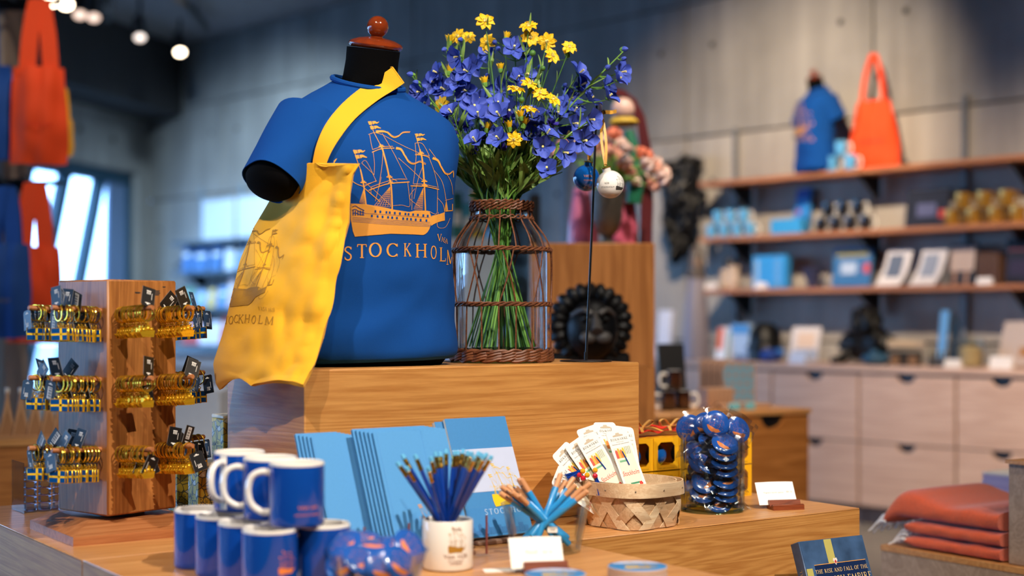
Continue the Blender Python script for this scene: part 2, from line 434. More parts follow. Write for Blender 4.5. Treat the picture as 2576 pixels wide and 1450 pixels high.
# long concrete wall, cast in panels with recessed joints
wb = wallbox('wall_back', RA, RB, 0, CZ, 0.25, DARKC, 1)
def wall_s(px, c=WALL_C):                    # distance along the wall of an image column
    Y = wallY(px, c); p = Vector(((px-1288)/F*Y, Y, 0)); return (p-RA).dot(Vector((WXX, WXY, 0)))
zs = [0.0, 1.02, 2.39, 3.3, CZ]; pw = 1.45; k = 0
x = 0.0
while x < 16.9:
    w = min(pw, 17.0-x)
    for i in range(4):
        g = G(); h = zs[i+1]-zs[i]-0.012
        pr = 0.02+random.uniform(-0.004, 0.004)
        g.add(box(w-0.012, pr, h, 0.004), tr(0, -pr/2, 0), smooth=False)
        o = obj('concrete_panel', g, CONCL if i == 1 and x > 5.5 else CONC, wb, loc=(x+w/2, 0, zs[i]+0.006))
        if w == pw and i < 3 :
            for (hx, hz) in ((-0.5, h-0.3), (0.5, h-0.3)):
                gg = G(); gg.add(lathe([(0, 0.0), (0.016, 0), (0.02, 0.004), (0, 0.004)], 12), tr(hx, -pr-0.001, hz) @ rot(pi/2, 'X'))
                obj('tie_hole', gg, DARKC, o)
    x += pw
wallbox('wall_right', RB, RC, 0, CZ, 0.2, CONC, 1)
wallbox('wall_front', RC, RD, 0, CZ, 0.2, CONC, 1)
# window wall
WZ0, WZ1 = 0.45, 2.66
dm = -Vector((MX, MY, 0))
wins = [(0.25, 3.1), (3.4, 7.6), (7.9, 12.1), (12.4, 16.6)]
wl = thing('wall_left', None, None); wl['kind'] = 'structure'
wl.location = RA; wl.rotation_euler = (0, 0, atan2(dm.y, dm.x))      # local x runs towards the camera, room side is +y
def wl_part(name, x0, x1, z0, z1, m, th=0.3, y0=0.0, nm=None):
    g = G(); g.add(box(x1-x0, th, z1-z0, 0.004), tr((x0+x1)/2, y0-th/2, z0), smooth=False)
    return obj(name, g, m, wl)
wl_part('sill_wall', 0, 20, 0, WZ0, CONC); wl_part('lintel', 0, 20, WZ1, CZ, CONC)
lint = wl.children[-1]
xs = [0.0]+[t for w in wins for t in w]+[20.0]
for a, b in zip(xs[0::2], xs[1::2]): wl_part('pier', a, b, WZ0, WZ1, CONC)
for hx, hz in ((0.75, 2.95), (1.35, 2.98), (2.2, 3.0)):
    g = G(); g.add(lathe([(0, 0), (0.03, 0), (0.035, 0.006), (0, 0.006)], 14), tr(hx, 0.006, hz) @ rot(pi/2, 'X')); obj('tie_hole', g, BLACK, wl)
FR = plain('window_frame_paint', '#22475a', 0.4, var=0.05)
FRP = plain('window_panel_paint', '#6f86a8', 0.5, var=0.06)
for n, (a, b) in enumerate(wins):
    w = thing('window_%d' % (n+1), None, None); w['kind'] = 'structure'
    w.location = wl.location; w.rotation_euler = wl.rotation_euler
    def bar(name, pts, wd, dp=0.09, m=FR):
        (x0, z0), (x1, z1) = pts; d = Vector((x1-x0, 0, z1-z0)); L = d.length
        g = G(); g.add(box(wd, dp, L, 0.004), smooth=False)
        o = obj(name, g, m, w); o.location = (x0, -0.12, z0); o.rotation_euler = (0, atan2(d.x, d.z), 0)
    bar('frame_jamb', ((a+0.04, WZ0), (a+0.04, WZ1)), 0.10); bar('frame_jamb', ((b-0.04, WZ0), (b-0.04, WZ1)), 0.10)
    bar('frame_head', ((a, WZ1-0.06), (b, WZ1-0.06)), 0.13); bar('frame_sill', ((a, WZ0+0.04), (b, WZ0+0.04)), 0.09)
    x = 0.80 if n == 0 else a+0.6
    while x < b-0.3:
        bar('mullion', ((x+0.72, WZ0+0.08), (x, WZ1-0.08)), 0.14)
        x += 0.61
    if n == 0:
        g = G(); g.add(prism([(a+.06, WZ0+.08), (a+.50, WZ0+.08), (a+.42, WZ1-.1), (a+.06, WZ1-.1)], .03, 0), tr(0, -.10, 0) @ rot(pi/2, 'X'), smooth=False); obj('side_panel', g, FRP, w)
    g = G(); g.add(box(b-a-0.1, 0.012, WZ1-WZ0-0.15), tr((a+b)/2, -0.14, WZ0+0.08), smooth=False); obj('pane', g, PANE, w)
    d = bpy.data.lights.new('window_portal', 'AREA'); d.shape = 'RECTANGLE'; d.size = b-a; d.size_y = WZ1-WZ0
    d.cycles.is_portal = True
    p = wl.location+dm*((a+b)/2)+Vector((-MY, MX, 0))*0.45; p.z = (WZ0+WZ1)/2
    link_light('window_portal', d, p, p+Vector((MY, -MX, 0)))
# dark soffit beam above the window
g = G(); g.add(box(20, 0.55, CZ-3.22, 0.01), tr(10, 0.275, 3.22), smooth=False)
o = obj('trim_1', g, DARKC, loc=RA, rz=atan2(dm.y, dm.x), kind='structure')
# outside
def outp(s, d, z=0): return RA+dm*s+Vector((-MY, MX, 0))*d+Vector((0, 0, z))
g = G(); g.add(([outp(-60, 0.4, -0.3), outp(60, 0.4, -0.3), outp(60, 70, -0.3), outp(-60, 70, -0.3)], [[0, 1, 2, 3]]), smooth=False)
obj('ground_outside', g, plain('paving_outside', '#8d9098', 0.9, var=0.1, scale=2), kind='structure')
TREEG = plain('tree_leaves', '#7fa050', 0.8, var=0.3, scale=3); BARK = plain('bark', '#5a4a3c', 0.9)
def tree(s, d, h, r, label):
    p = outp(s, d, -0.3); t = thing('tree', label, 'tree', p)
    g = G(); g.add(tube([(0, 0, 0), (0.1, 0, h*0.4), (0, 0.1, h*0.75)], [0.16, 0.12, 0.06], 8)); obj('trunk', g, BARK, t)
    g = G(); bm = bmesh.new(); bmesh.ops.create_icosphere(bm, subdivisions=4, radius=1.0)
    for v in bm.verts:
        k = 1+0.35*noise.noise(v.co*2.1+Vector((s, d, 0)))+0.18*noise.noise(v.co*6)
        v.co = Vector((v.co.x*r*k, v.co.y*r*k, h*0.68+v.co.z*h*0.34*k))
    g.add(([v.co.copy() for v in bm.verts], [[v.index for v in f.verts] for f in bm.faces])); bm.free()
    obj('crown', g, TREEG, t)
tree(-8, 16, 3.2, 2.4, 'bushy green tree outside, nearest the corner pane of the slanted window')
tree(-16, 26, 4.2, 3.4, 'bushy green tree outside, far off through the middle pane')
tree(-1.5, 13, 2.5, 1.7, 'low green tree outside, behind the pale ramp rail')
rm = thing('ramp_rail', 'pale sloping steel rail outside the slanted window', 'railing', outp(0, 0, 0), atan2(dm.y, dm.x))
g = G(); g.add(box(6.0, 0.12, 0.3, 0.01), tr(0.9, -2.6, 1.75) @ rot(radians(38), 'Y'), smooth=False); obj('rail', g, C_('#c9c2dc'), rm)
for xx in (-1.2, 2.9):
    g = G(); g.add(box(0.12, 0.12, 2.4), tr(xx, -2.6, -0.3), smooth=False); obj('post', g, C_('#c9c2dc'), rm)
# ceiling track with spotlights
TR0, TR1 = onw(150, -30, 99) if False else None, None
tp0, tp1 = at(120, -50, 8.2), at(520, 145, 13.0)
tp0.z = tp1.z = CZ-0.12
trk = thing('ceiling_track', 'black lighting track on the dark ceiling above the window corner', 'lighting track', ((tp0+tp1)/2), atan2((tp1-tp0).y, (tp1-tp0).x))
L = (tp1-tp0).length
g = G(); g.add(box(L, 0.05, 0.045, 0.004), smooth=False); obj('rail', g, BLACK, trk)
for k in (-0.4, -0.13, 0.13, 0.4):
    g = G(); g.add(tube([(k*L, 0, 0.04), (k*L, 0, 0.12)], 0.008, 8)); obj('hanger', g, BLACK, trk)
LENS = plain('lamp_lens', '#fff2df', 0.3, var=0, emis=('#ffe6c4', 14)); LENSD = plain('lamp_lens_dim', '#fff2df', 0.3, var=0, emis=('#ffd9c0', 1.6))
lamps = [(130, 4, 8.4, 1), (166, 12, 8.9, 1), (201, 38, 9.4, 2), (236, 45, 9.8, 2), (268, 45, 10.2, 0), (352, 95, 11.4, 2), (453, 132, 12.6, 1)]
names = ['brightest ceiling spotlight at the top edge beside the orange bag straps', 'second bright ceiling spotlight along the track, right of the brightest',
         'small lit track spotlight, third along the track', 'small lit track spotlight, fourth along the track', 'unlit black spotlight, fifth along the ceiling track',
         'single track spotlight hanging alone, last but one before the corner', 'glowing track spotlight at the end of the track, nearest the blue wall']
for (px, py, Y, lit), lab in zip(lamps, names):
    p = at(px, py, Y); top = CZ-0.12
    t = thing('track_spotlight', lab, 'lamp', (p.x, p.y, p.z))
    d = (Vector((0.2, -0.55, -0.8)).normalized())
    q = Vector((0, 0, 0)).__class__((0, 0, 1)).rotation_difference(-d).to_matrix().to_4x4()
    g = G(); g.add(lathe([(0.0, 0.22), (0.045, 0.22), (0.05, 0.2), (0.05, 0.0), (0.042, 0.0), (0.042, 0.012), (0.0, 0.012)], 20), q); obj('lamp_housing', g, BLACK, t)
    g = G(); g.add(tube([q @ Vector((0, 0, 0.15)), Vector((0, 0, 0.26)), Vector((0, 0, max(0.3, top-p.z)))], 0.016, 8)); obj('arm', g, BLACK, t)
    g = G(); g.add(lathe([(0, -0.002), (0.041, 0.002), (0.041, 0.010), (0, 0.010)], 20), q); obj('lens', g, (BLACK, LENS, LENSD)[lit], t)
# ------------------------------------------------------------------ display tables
def table_block(name, label, v0, v1, u0, u1, z1, z0=0.0, mats=(OAK, OAK_T), seam=True, plinth=0.08, lap=0.003):
    c = T((v0+v1)/2, (u0+u1)/2); t = thing(name, label, 'display table', c, ROT_T)
    sx, sy = v1-v0-0.0015, u1-u0-0.0015
    g = G(); g.add(box(sx-0.0004, sy-0.0004, z1-z0-lap-plinth, 0.0), tr(0, 0, z0+plinth), smooth=False); obj('body', g, mats[0], t)
    g = G(); g.add(box(sx, sy, lap, 0.001), tr(0, 0, z1-lap), smooth=False); obj('top_board', g, mats[1], t)
    if plinth > 0:
        g = G(); g.add(box(sx-0.08, sy-0.08, plinth), tr(0, 0, z0), smooth=False); obj('recessed_base', g, BLACK, t)
    return t
table_block('display_table', 'low oak display table in front, carrying the blue mugs and pencil pot', 0.766, 1.546, 1.35, 2.361, ZT)
table_block('display_table', 'oak display table at the left behind the seam, under the keyring stand', 0.766, 1.546, 2.364, 3.14, ZT)
table_block('display_table', 'oak display table at the right under the basket and glass jar', 1.549, 2.335, 2.062, 2.72, ZT)
t = thing('display_plinth', 'tall oak plinth block under the mannequin and vase', 'plinth', T(1.15+0.39, 2.306+0.171, ZT), ROT_T)
g = G(); g.add(box(0.78, 0.342, ZP-ZT, 0.0025), smooth=False); obj('block', g, OAK, t)
# ------------------------------------------------------------------ serif lettering drawn with strokes
def arcp(cx, cy, rx, ry, a0, a1, n=14): return [(cx+rx*cos(radians(a0+(a1-a0)*i/n)), cy+ry*sin(radians(a0+(a1-a0)*i/n))) for i in range(n+1)]
TK, TN = 0.125, 0.06
SERIF = {   # advance width, [(points, width or (w0,w1))]
 'S': (0.58, [(arcp(0.30, 0.75, 0.22, 0.22, 25, 180, 10)+[(0.12, 0.66), (0.30, 0.53), (0.46, 0.40)]+arcp(0.28, 0.25, 0.22, 0.24, 10, -155, 10), 0.095), ([(0.50, 0.97), (0.50, 0.78)], 0.04), ([(0.07, 0.03), (0.07, 0.24)], 0.04)]),
 'T': (0.68, [([(0.34, 0.03), (0.34, 0.97)], TK), ([(0.02, 0.965), (0.66, 0.965)], TN), ([(0.04, 0.97), (0.02, 0.80)], 0.05), ([(0.64, 0.97), (0.66, 0.80)], 0.05), ([(0.20, 0.02), (0.48, 0.02)], 0.045)]),
 'O': (0.88, [(arcp(0.44, 0.5, 0.36, 0.46, 0, 360, 32), 'o')]),
 'C': (0.80, [(arcp(0.46, 0.5, 0.38, 0.46, 38, 322, 26), 'o'), ([(0.76, 0.96), (0.76, 0.74)], 0.045), ([(0.76, 0.04), (0.76, 0.2)], 0.03)]),
 'K': (0.80, [([(0.16, 0.02), (0.16, 0.98)], TK), ([(0.20, 0.48), (0.66, 0.97)], TN), ([(0.32, 0.58), (0.74, 0.03)], TK), ([(0.02, 0.02), (0.30, 0.02)], 0.045), ([(0.02, 0.98), (0.30, 0.98)], 0.045), ([(0.52, 0.98), (0.78, 0.98)], 0.045), ([(0.60, 0.02), (0.84, 0.02)], 0.045)]),
 'H': (0.90, [([(0.16, 0.02), (0.16, 0.98)], TK), ([(0.74, 0.02), (0.74, 0.98)], TK), ([(0.16, 0.52), (0.74, 0.52)], TN)]+[([(x-0.14, y), (x+0.14, y)], 0.045) for x in (0.16, 0.74) for y in (0.02, 0.98)]),
 'L': (0.66, [([(0.16, 0.02), (0.16, 0.98)], TK), ([(0.02, 0.03), (0.60, 0.03)], TN), ([(0.60, 0.02), (0.63, 0.22)], 0.05), ([(0.02, 0.98), (0.30, 0.98)], 0.045)]),
 'M': (1.02, [([(0.14, 0.02), (0.16, 0.98)], TN), ([(0.17, 0.96), (0.51, 0.06)], TK), ([(0.51, 0.06), (0.85, 0.96)], TN), ([(0.86, 0.02), (0.84, 0.98)], TK)]+[([(x-0.12, y), (x+0.12, y)], 0.045) for x in (0.14, 0.88) for y in (0.02,)]),
 'V': (0.78, [([(0.10, 0.97), (0.40, 0.03)], TK), ([(0.40, 0.03), (0.68, 0.97)], TN), ([(0.0, 0.98), (0.24, 0.98)], 0.045), ([(0.56, 0.98), (0.78, 0.98)], 0.045)]),
 'A': (0.78, [([(0.10, 0.03), (0.38, 0.97)], TN), ([(0.38, 0.97), (0.68, 0.03)], TK), ([(0.20, 0.34), (0.56, 0.34)], TN), ([(0.0, 0.02), (0.22, 0.02)], 0.045), ([(0.56, 0.02), (0.80, 0.02)], 0.045)]),
 'E': (0.64, [([(0.16, 0.02), (0.16, 0.98)], TK), ([(0.02, 0.03), (0.58, 0.03)], TN), ([(0.02, 0.97), (0.56, 0.97)], TN), ([(0.16, 0.52), (0.44, 0.52)], TN), ([(0.58, 0.02), (0.61, 0.22)], 0.05), ([(0.56, 0.98), (0.57, 0.8)], 0.05)]),
 'F': (0.60, [([(0.16, 0.02), (0.16, 0.98)], TK), ([(0.02, 0.97), (0.56, 0.97)], TN), ([(0.16, 0.52), (0.44, 0.52)], TN), ([(0.02, 0.02), (0.32, 0.02)], 0.045), ([(0.56, 0.98), (0.57, 0.8)], 0.05)]),
 'I': (0.34, [([(0.17, 0.02), (0.17, 0.98)], TK), ([(0.03, 0.02), (0.31, 0.02)], 0.045), ([(0.03, 0.98), (0.31, 0.98)], 0.045)]),
 'N': (0.90, [([(0.16, 0.02), (0.16, 0.97)], TN), ([(0.16, 0.97), (0.74, 0.04)], TK), ([(0.74, 0.02), (0.74, 0.98)], TN), ([(0.02, 0.98), (0.2, 0.98)], 0.045), ([(0.02, 0.02), (0.30, 0.02)], 0.045), ([(0.60, 0.98), (0.88, 0.98)], 0.045)]),
 'D': (0.84, [([(0.16, 0.02), (0.16, 0.98)], TK), ([(0.02, 0.97), (0.36, 0.97)]+arcp(0.36, 0.5, 0.40, 0.47, 90, -90, 16)+[(0.02, 0.03)], 0.085)]),
 'R': (0.76, [([(0.16, 0.02), (0.16, 0.98)], TK), ([(0.02, 0.97), (0.32, 0.97)]+arcp(0.34, 0.75, 0.22, 0.22, 90, -90, 12)+[(0.16, 0.53)], 0.075), ([(0.36, 0.53), (0.70, 0.03)], TK), ([(0.02, 0.02), (0.30, 0.02)], 0.045)]),
 'P': (0.66, [([(0.16, 0.02), (0.16, 0.98)], TK), ([(0.02, 0.97), (0.32, 0.97)]+arcp(0.34, 0.73, 0.24, 0.24, 90, -90, 12)+[(0.16, 0.49)], 0.08), ([(0.02, 0.02), (0.30, 0.02)], 0.045)]),
 'W': (1.1, [([(0.08, 0.97), (0.32, 0.03)], TK), ([(0.32, 0.03), (0.55, 0.95)], TN), ([(0.55, 0.95), (0.78, 0.03)], TK), ([(0.78, 0.03), (1.0, 0.97)], TN), ([(0, 0.98), (0.2, 0.98)], 0.045), ([(0.9, 0.98), (1.1, 0.98)], 0.045)]),
 'B': (0.7, [([(0.16, 0.02), (0.16, 0.98)], TK), ([(0.02, 0.97), (0.32, 0.97)]+arcp(0.33, 0.75, 0.2, 0.22, 90, -90, 10)+[(0.16, 0.53)], 0.075), ([(0.3, 0.53)]+arcp(0.34, 0.28, 0.25, 0.25, 90, -90, 12)+[(0.02, 0.03)], 0.085)]),
 'Ä': (0.78, [([(0.10, 0.03), (0.38, 0.97)], TN), ([(0.38, 0.97), (0.68, 0.03)], TK), ([(0.20, 0.34), (0.56, 0.34)], TN), ([(0.2, 1.12), (0.3, 1.12)], 0.1), ([(0.46, 1.12), (0.56, 1.12)], 0.1)]),
 '1': (0.4, [([(0.2, 0.02), (0.2, 0.74)], TK), ([(0.06, 0.02), (0.34, 0.02)], 0.045), ([(0.08, 0.66), (0.2, 0.72)], 0.05)]),
 '6': (0.56, [(arcp(0.28, 0.3, 0.2, 0.26, 0, 360, 20), 'o'), ([(0.10, 0.36), (0.18, 0.72), (0.44, 0.96)], 0.08)]),
 '2': (0.52, [(arcp(0.25, 0.54, 0.18, 0.19, 160, -30, 10)+[(0.06, 0.04), (0.46, 0.04)], 0.08)]),
 '8': (0.54, [(arcp(0.27, 0.26, 0.19, 0.23, 0, 360, 18), 0.08), (arcp(0.27, 0.72, 0.16, 0.20, 0, 360, 18), 0.07)]),
}
def ribbon(pts, w, closed=False):
    """2-D stroke -> list of quads (each four 2-D points)"""
    n = len(pts); P = [Vector((p[0], p[1])) for p in pts]; L, R = [], []
    for i in range(n):
        if closed and i in (0, n-1): d = (P[1]-P[-2])
        else: d = P[min(i+1, n-1)]-P[max(i-1, 0)]
        if d.length < 1e-9: d = Vector((1, 0))
        d.normalize(); nrm = Vector((-d.y, d.x))
        if w == 'o': ww = 0.055+0.075*abs(nrm.x)
        elif isinstance(w, (tuple, list)): ww = w[0]+(w[1]-w[0])*i/(n-1)
        else: ww = w
        L.append(P[i]+nrm*ww/2); R.append(P[i]-nrm*ww/2)
    return [(R[i], R[i+1], L[i+1], L[i]) for i in range(n-1)]
def serif_quads(txt, h, x0=0.0, y0=0.0, track=0.12, align='L', sub=0.34):
    q = []; x = 0.0
    for ch in txt:
        if ch == ' ': x += 0.42; continue
        w, strokes = SERIF[ch]
        for pts, wd in strokes:
            if len(pts) == 2:
                n = max(1, int(math.hypot(pts[1][0]-pts[0][0], pts[1][1]-pts[0][1])/sub))
                pts = [(pts[0][0]+(pts[1][0]-pts[0][0])*i/n, pts[0][1]+(pts[1][1]-pts[0][1])*i/n) for i in range(n+1)]
            cl = wd == 'o' and math.hypot(pts[0][0]-pts[-1][0], pts[0][1]-pts[-1][1]) < 1e-3
            q += [[(p.x+x, p.y) for p in s] for s in ribbon(pts, wd, cl)]
        x += w+track
    x -= track; off = {'L': 0, 'C': -x/2, 'R': -x}[align]
    return [[(x0+(a+off)*h, y0+b*h) for a, b in s] for s in q]
def quads_to(g, quads, f, mi=0):
    for s in quads:
        p = [f(*c) for c in s]
        if any(v is None for v in p): continue
        g.add((p, [[0, 1, 2, 3]]), mi=mi, smooth=False)

# ------------------------------------------------------------------ mannequin (local x: along the plinth, -y: its chest)
MC = T(1.373, 2.462, ZP)
man = thing('mannequin', 'black torso mannequin with polished red wood neck cap standing on the tall oak plinth', 'mannequin', MC, ROT_T)
BODY = [ # h, half width, front depth, back depth, y shift
 (0.0, .160, .098, .098, 0), (0.02, .178, .106, .104, 0), (0.035, .184, .110, .108, 0), (0.07, .183, .110, .108, 0), (0.15, .173, .106, .1, 0), (0.24, .166, .108, .098, 0), (0.30, .168, .116, .1, 0),
 (0.36, .174, .124, .104, 0), (0.41, .180, .122, .106, 0), (0.45, .182, .112, .106, 0), (0.485, .181, .098, .1, .0), (0.51, .172, .085, .092, .004), (0.53, .150, .073, .082, .008),
 (0.548, .118, .063, .074, .01), (0.562, .088, .058, .066, .012), (0.574, .066, .056, .058, .012)]
BODY = [(b[0]*0.957, b[1] if b[0] > 0.1 and b[0] < 0.03 else b[1]*(0.975 if 0.1 < b[0] < 0.42 else 1.0), *b[2:]) for b in BODY]
def ring_pt(h, a, grow=0.0, wr=0.0):
    w, bf, bb, y0 = interp(BODY, h); c, s = cos(a), sin(a); e = 2/2.35
    x = (w+grow)*abs(c)**e*(1 if c > 0 else -1); d = (bf if s < 0 else bb)+grow
    y = y0+d*abs(s)**e*(1 if s > 0 else -1)
    if wr > 0:
        p = Vector((x*9, y*9, h*6)); k = noise.noise(p)*0.007+noise.noise(p*2.3)*0.003+(1-abs(noise.noise(Vector((x*7+h*5, y*7, h*10-x*6)))*2.2))*0.0035*max(0, min(1, (0.36-h)/.2))
        fold = sin((h*52+x*14+noise.noise(p*0.7)*3.0))*0.0028*max(0, 1-abs(h-0.1)/0.14)
        k = (k+fold)*wr; l = math.hypot(x, y)+1e-6; x += x/l*k; y += y/l*k
    if h > 0.49: h += (h-0.49)/0.06*0.016*max(-1.0, min(1.0, y/0.06))
    return Vector((x, y, h))
NS = 72
g = G()
hs = [0.957*q for q in (0.0, 0.01, 0.03, 0.1, 0.2, 0.3, 0.4, 0.45, 0.49, 0.52, 0.545, 0.565)]
rows = [[ring_pt(h, 2*pi*i/NS, -0.012) for i in range(NS+1)] for h in hs]
# neck block, leaning forward
for hz, r, yy, tilt in ((0.550, .056, .010, .03), (0.572, .053, .004, .06), (0.60, .0515, -.004, .11), (0.622, .052, -.009, .2)):
    rows.append([Vector((r*cos(2*pi*i/NS), yy+r*1.02*sin(2*pi*i/NS), hz+tilt*r*sin(2*pi*i/NS))) for i in range(NS+1)])
g.add(gridf(rows))
cap = [Vector((0, 0, 0))]
top = rows[-1]; c = sum(top[:-1], Vector())/NS
g.add(([c]+list(top[:-1]), [[0, i+1, (i+1) % NS+1] for i in range(NS)])); 
g.add(([Vector((0, 0, 0))]+list(rows[0][:-1]), [[0, (i+1) % NS+1, i+1] for i in range(NS)]), smooth=False)
obj('torso', g, BLACKC, man)
capM = tr(0.004, -0.010, 0.624) @ rot(0.21, 'X')
g = G(); g.add(lathe([(0, -0.001), (0.048, -0.001), (0.053, 0.004), (0.0535, 0.007), (0.050, 0.012), (0.036, 0.018), (0.018, 0.0215), (0, 0.0225)], 48), capM); obj('neck_cap', g, REDWOOD, man)
g = G(); g.add(ball(0.0212, 32, 20), capM @ tr(0, 0, 0.042)); g.add(lathe([(0.014, 0.018), (0.0115, 0.024), (0.013, 0.03)], 24), capM); obj('knob', g, REDWOOD, man)
# arm stumps
def arm_frames(sgn, n=9, ext=0.0):
    p0, p1 = Vector((0.126*sgn, 0.012, 0.466)), (Vector((-0.219, -0.008, 0.350)) if sgn < 0 else Vector((0.150, 0.085, 0.345)))
    d = (p1-p0).normalized(); out = []
    s_ = Vector((0, 1, 0)); q = d.cross(s_).normalized()
    s_ = q.cross(d).normalized()
    return p0, p1, d, s_, q
def sleeve_rows(sgn, t0, t1, n, m, grow=0.0, wr=0.0):
    p0, p1, d, s_, q = arm_frames(sgn); L = (p1-p0).length; rows = []
    for j in range(n+1):
        t = t0+(t1-t0)*j/n; c = p0+d*(t*L); 
        ra = 0.068-0.014*min(1, max(0, t))+grow; rb = 0.082-0.010*min(1, max(0, t))+grow
        r = []
        for i in range(m+1):
            a = 2*pi*i/m; p = c+q*(ra*cos(a))+s_*(rb*sin(a))
            if wr:
                k = noise.noise(Vector((p.x*12, p.y*12, p.z*9+3)))*0.007*wr+sin(a*4+t*5)*0.0025*wr*t
                p = p+(p-c).normalized()*k
            r.append(p)
        rows.append(r)
    return rows
for sgn in (-1, 1):
    rws = sleeve_rows(sgn, 0.2, 1.03, 6, 32, -0.008)
    p0, p1, d, s_, q = arm_frames(sgn); L = (p1-p0).length
    for t, k in ((1.10, 0.86), (1.15, 0.6), (1.17, 0.3), (1.175, 0.01)):
        c = p0+d*(t*L); r0 = rws[6]; c0 = sum(r0[:-1], Vector())/32
        rws.append([c+(p-c0)*k for p in r0])
    g = G(); g.add(gridf(rws) if sgn < 0 else gridf([r[::-1] for r in rws])); obj('arm_stump', g, BLACKC, man)
# the shirt
shirt = thing('t_shirt', 'royal blue t-shirt with an orange sailing ship print on the mannequin in front', 't-shirt', MC, ROT_T)
g = G(); hs = [0.012, 0.014, 0.02, 0.03]+[0.03+0.519*i/46 for i in range(1, 47)]
rows = []
for k, h in enumerate(hs):
    gr = {0: -0.006, 1: 0.0, 2: 0.004}.get(k, 0.004)
    lift = 0.012
    rows.append([ring_pt(h, 2*pi*i/NS*1.0, gr, 1.0 if h < 0.50 else 0.3)+Vector((0, 0, 0.008*(1-cos(2*pi*i/NS+0.4))/2*-1 if k < 3 else 0)) for i in range(NS+1)])
for r in rows: r[-1] = r[0].copy()
g.add(gridf(rows))
body_shirt = obj('body', g, SHIRT, shirt, sharp=80)
# neck band
g = G(); pts = [ring_pt(0.549, 2*pi*i/48, 0.003) for i in range(48)]
pts = [p+Vector((0, 0, 0.004+0.004*p.y/0.06)) for p in pts]
g.add(tube(pts, 0.0055, 8, closed=True)); obj('neck_band', g, SHIRT, shirt)
for sgn in (-1, 1):
    rws = sleeve_rows(sgn, 0.0, 1.0, 18, 40, 0.0, 1.0)
    if sgn > 0: rws = [r[::-1] for r in rws]
    g = G(); g.add(thick(rws, -0.002)); s = obj('sleeve', g, SHIRT, shirt, sharp=80)
    rws = sleeve_rows(sgn, 0.86, 1.005, 4, 40, 0.0012, 1.0)
    if sgn > 0: rws = [r[::-1] for r in rws]
    g = G(); g.add(thick(rws, -0.001)); obj('sleeve_hem', g, SHIRT, s, sharp=80)
    # shoulder seam
    p = [ring_pt(h, pi*(1 if sgn < 0 else 0)+sgn*f, 0.005) for h, f in ()]
def world_bvh(objs):
    vs_, fs = [], []
    bpy.context.view_layer.update()
    for o in objs:
        M = o.matrix_world; k = len(vs_); vs_ += [M @ v.co for v in o.data.vertices]; fs += [[k+i for i in p.vertices] for p in o.data.polygons]
    return BVHTree.FromPolygons(vs_, fs)
BV_BODY = world_bvh([body_shirt])
BV_SHIRT = world_bvh([o for o in shirt.children]+[o for o in man.children])
CAM = Vector((0, 0, H))
def pray(px, py): return Vector(((px-1288)/F, 1.0, (800-py)/F))
def hit(bv, px, py, off=0.0012):
    d = pray(px, py).normalized(); r = bv.ray_cast(CAM, d)
    if r[0] is None: return None
    n = r[1]; n = n if n.dot(d) < 0 else -n
    return r[0]+n*off
def to_local(o, p): return o.matrix_world.inverted() @ p
# ---- the printed ship, drawn as line work in print units
def dens(pts, step=22):
    out = [pts[0]]
    for a, b in zip(pts, pts[1:]):
        n = max(1, int(math.hypot(b[0]-a[0], b[1]-a[1])/step))
        out += [(a[0]+(b[0]-a[0])*i/n, a[1]+(b[1]-a[1])*i/n) for i in range(1, n+1)]
    return out
def smooth2(pts, n=6): return [(p.x, p.y) for p in spline([(a, b, 0) for a, b in pts], n)]
SHIP, SHIP_DARK = [], []
def ln(pts, w, step=22): SHIP.extend(ribbon(dens(pts, step), w))
def cv(pts, w): SHIP.extend(ribbon(smooth2(pts), w))
top_t = [(118, 842), (240, 846), (335, 862), (420, 876), (505, 897), (600, 912), (655, 919), (700, 905), (830, 908), (846, 940), (852, 975)]
bot_t = [(118, 965), (128, 1040), (145, 1145), (300, 1132), (480, 1117), (700, 1124), (775, 1130), (810, 1112), (835, 1070), (848, 1040), (852, 1000)]
def resamp(p, n):
    d = [0]
    for a, b in zip(p, p[1:]): d.append(d[-1]+math.hypot(b[0]-a[0], b[1]-a[1]))
    out = []
    for i in range(n+1):
        out.append(interp([(dd, *q) for dd, q in zip(d, p)], d[-1]*i/n))
    return out
NB = 40
xs_ = [118+734*i/NB for i in range(NB+1)]
tt = [interp([(a, b) for a, b in top_t], x)[0] for x in xs_]
bot_x = [(118, 985), (132, 1070), (145, 1145), (300, 1132), (480, 1117), (700, 1124), (775, 1130), (810, 1112), (835, 1070), (852, 1010)]
bb_ = [interp(bot_x, x)[0] for x in xs_]
for i in range(NB):
    for k in range(8):
        f0, f1 = k/8, (k+1)/8
        SHIP.append(((xs_[i], bb_[i]+(tt[i]-bb_[i])*f0), (xs_[i+1], bb_[i+1]+(tt[i+1]-bb_[i+1])*f0), (xs_[i+1], bb_[i+1]+(tt[i+1]-bb_[i+1])*f1), (xs_[i], bb_[i]+(tt[i]-bb_[i])*f1)))
for i in range(6):   # beakhead
    f0, f1 = i/6, (i+1)/6
    a = [(845+125*f, 968-36*f) for f in (f0, f1)]; b = [(848+124*f, 1045-45*f-10*sin(f*3)) for f in (f0, f1)]
    SHIP.append((b[0], b[1], a[1], a[0]))
ln([(830, 975), (905, 950), (972, 925)], 9); ln([(850, 958), (972, 930)], 6)
for pts, w in (([(290, 95), (325, 190), (382, 300)], 5), ([(382, 300), (405, 350), (440, 480), (466, 600), (486, 700), (494, 895)], 13), ([(145, 350), (175, 450), (205, 530)], 5), ([(205, 530), (230, 650), (256, 855)], 11),
               ([(705, 215), (745, 350)], 5), ([(745, 350), (766, 440), (784, 640), (796, 905)], 13)): cv(pts, w)
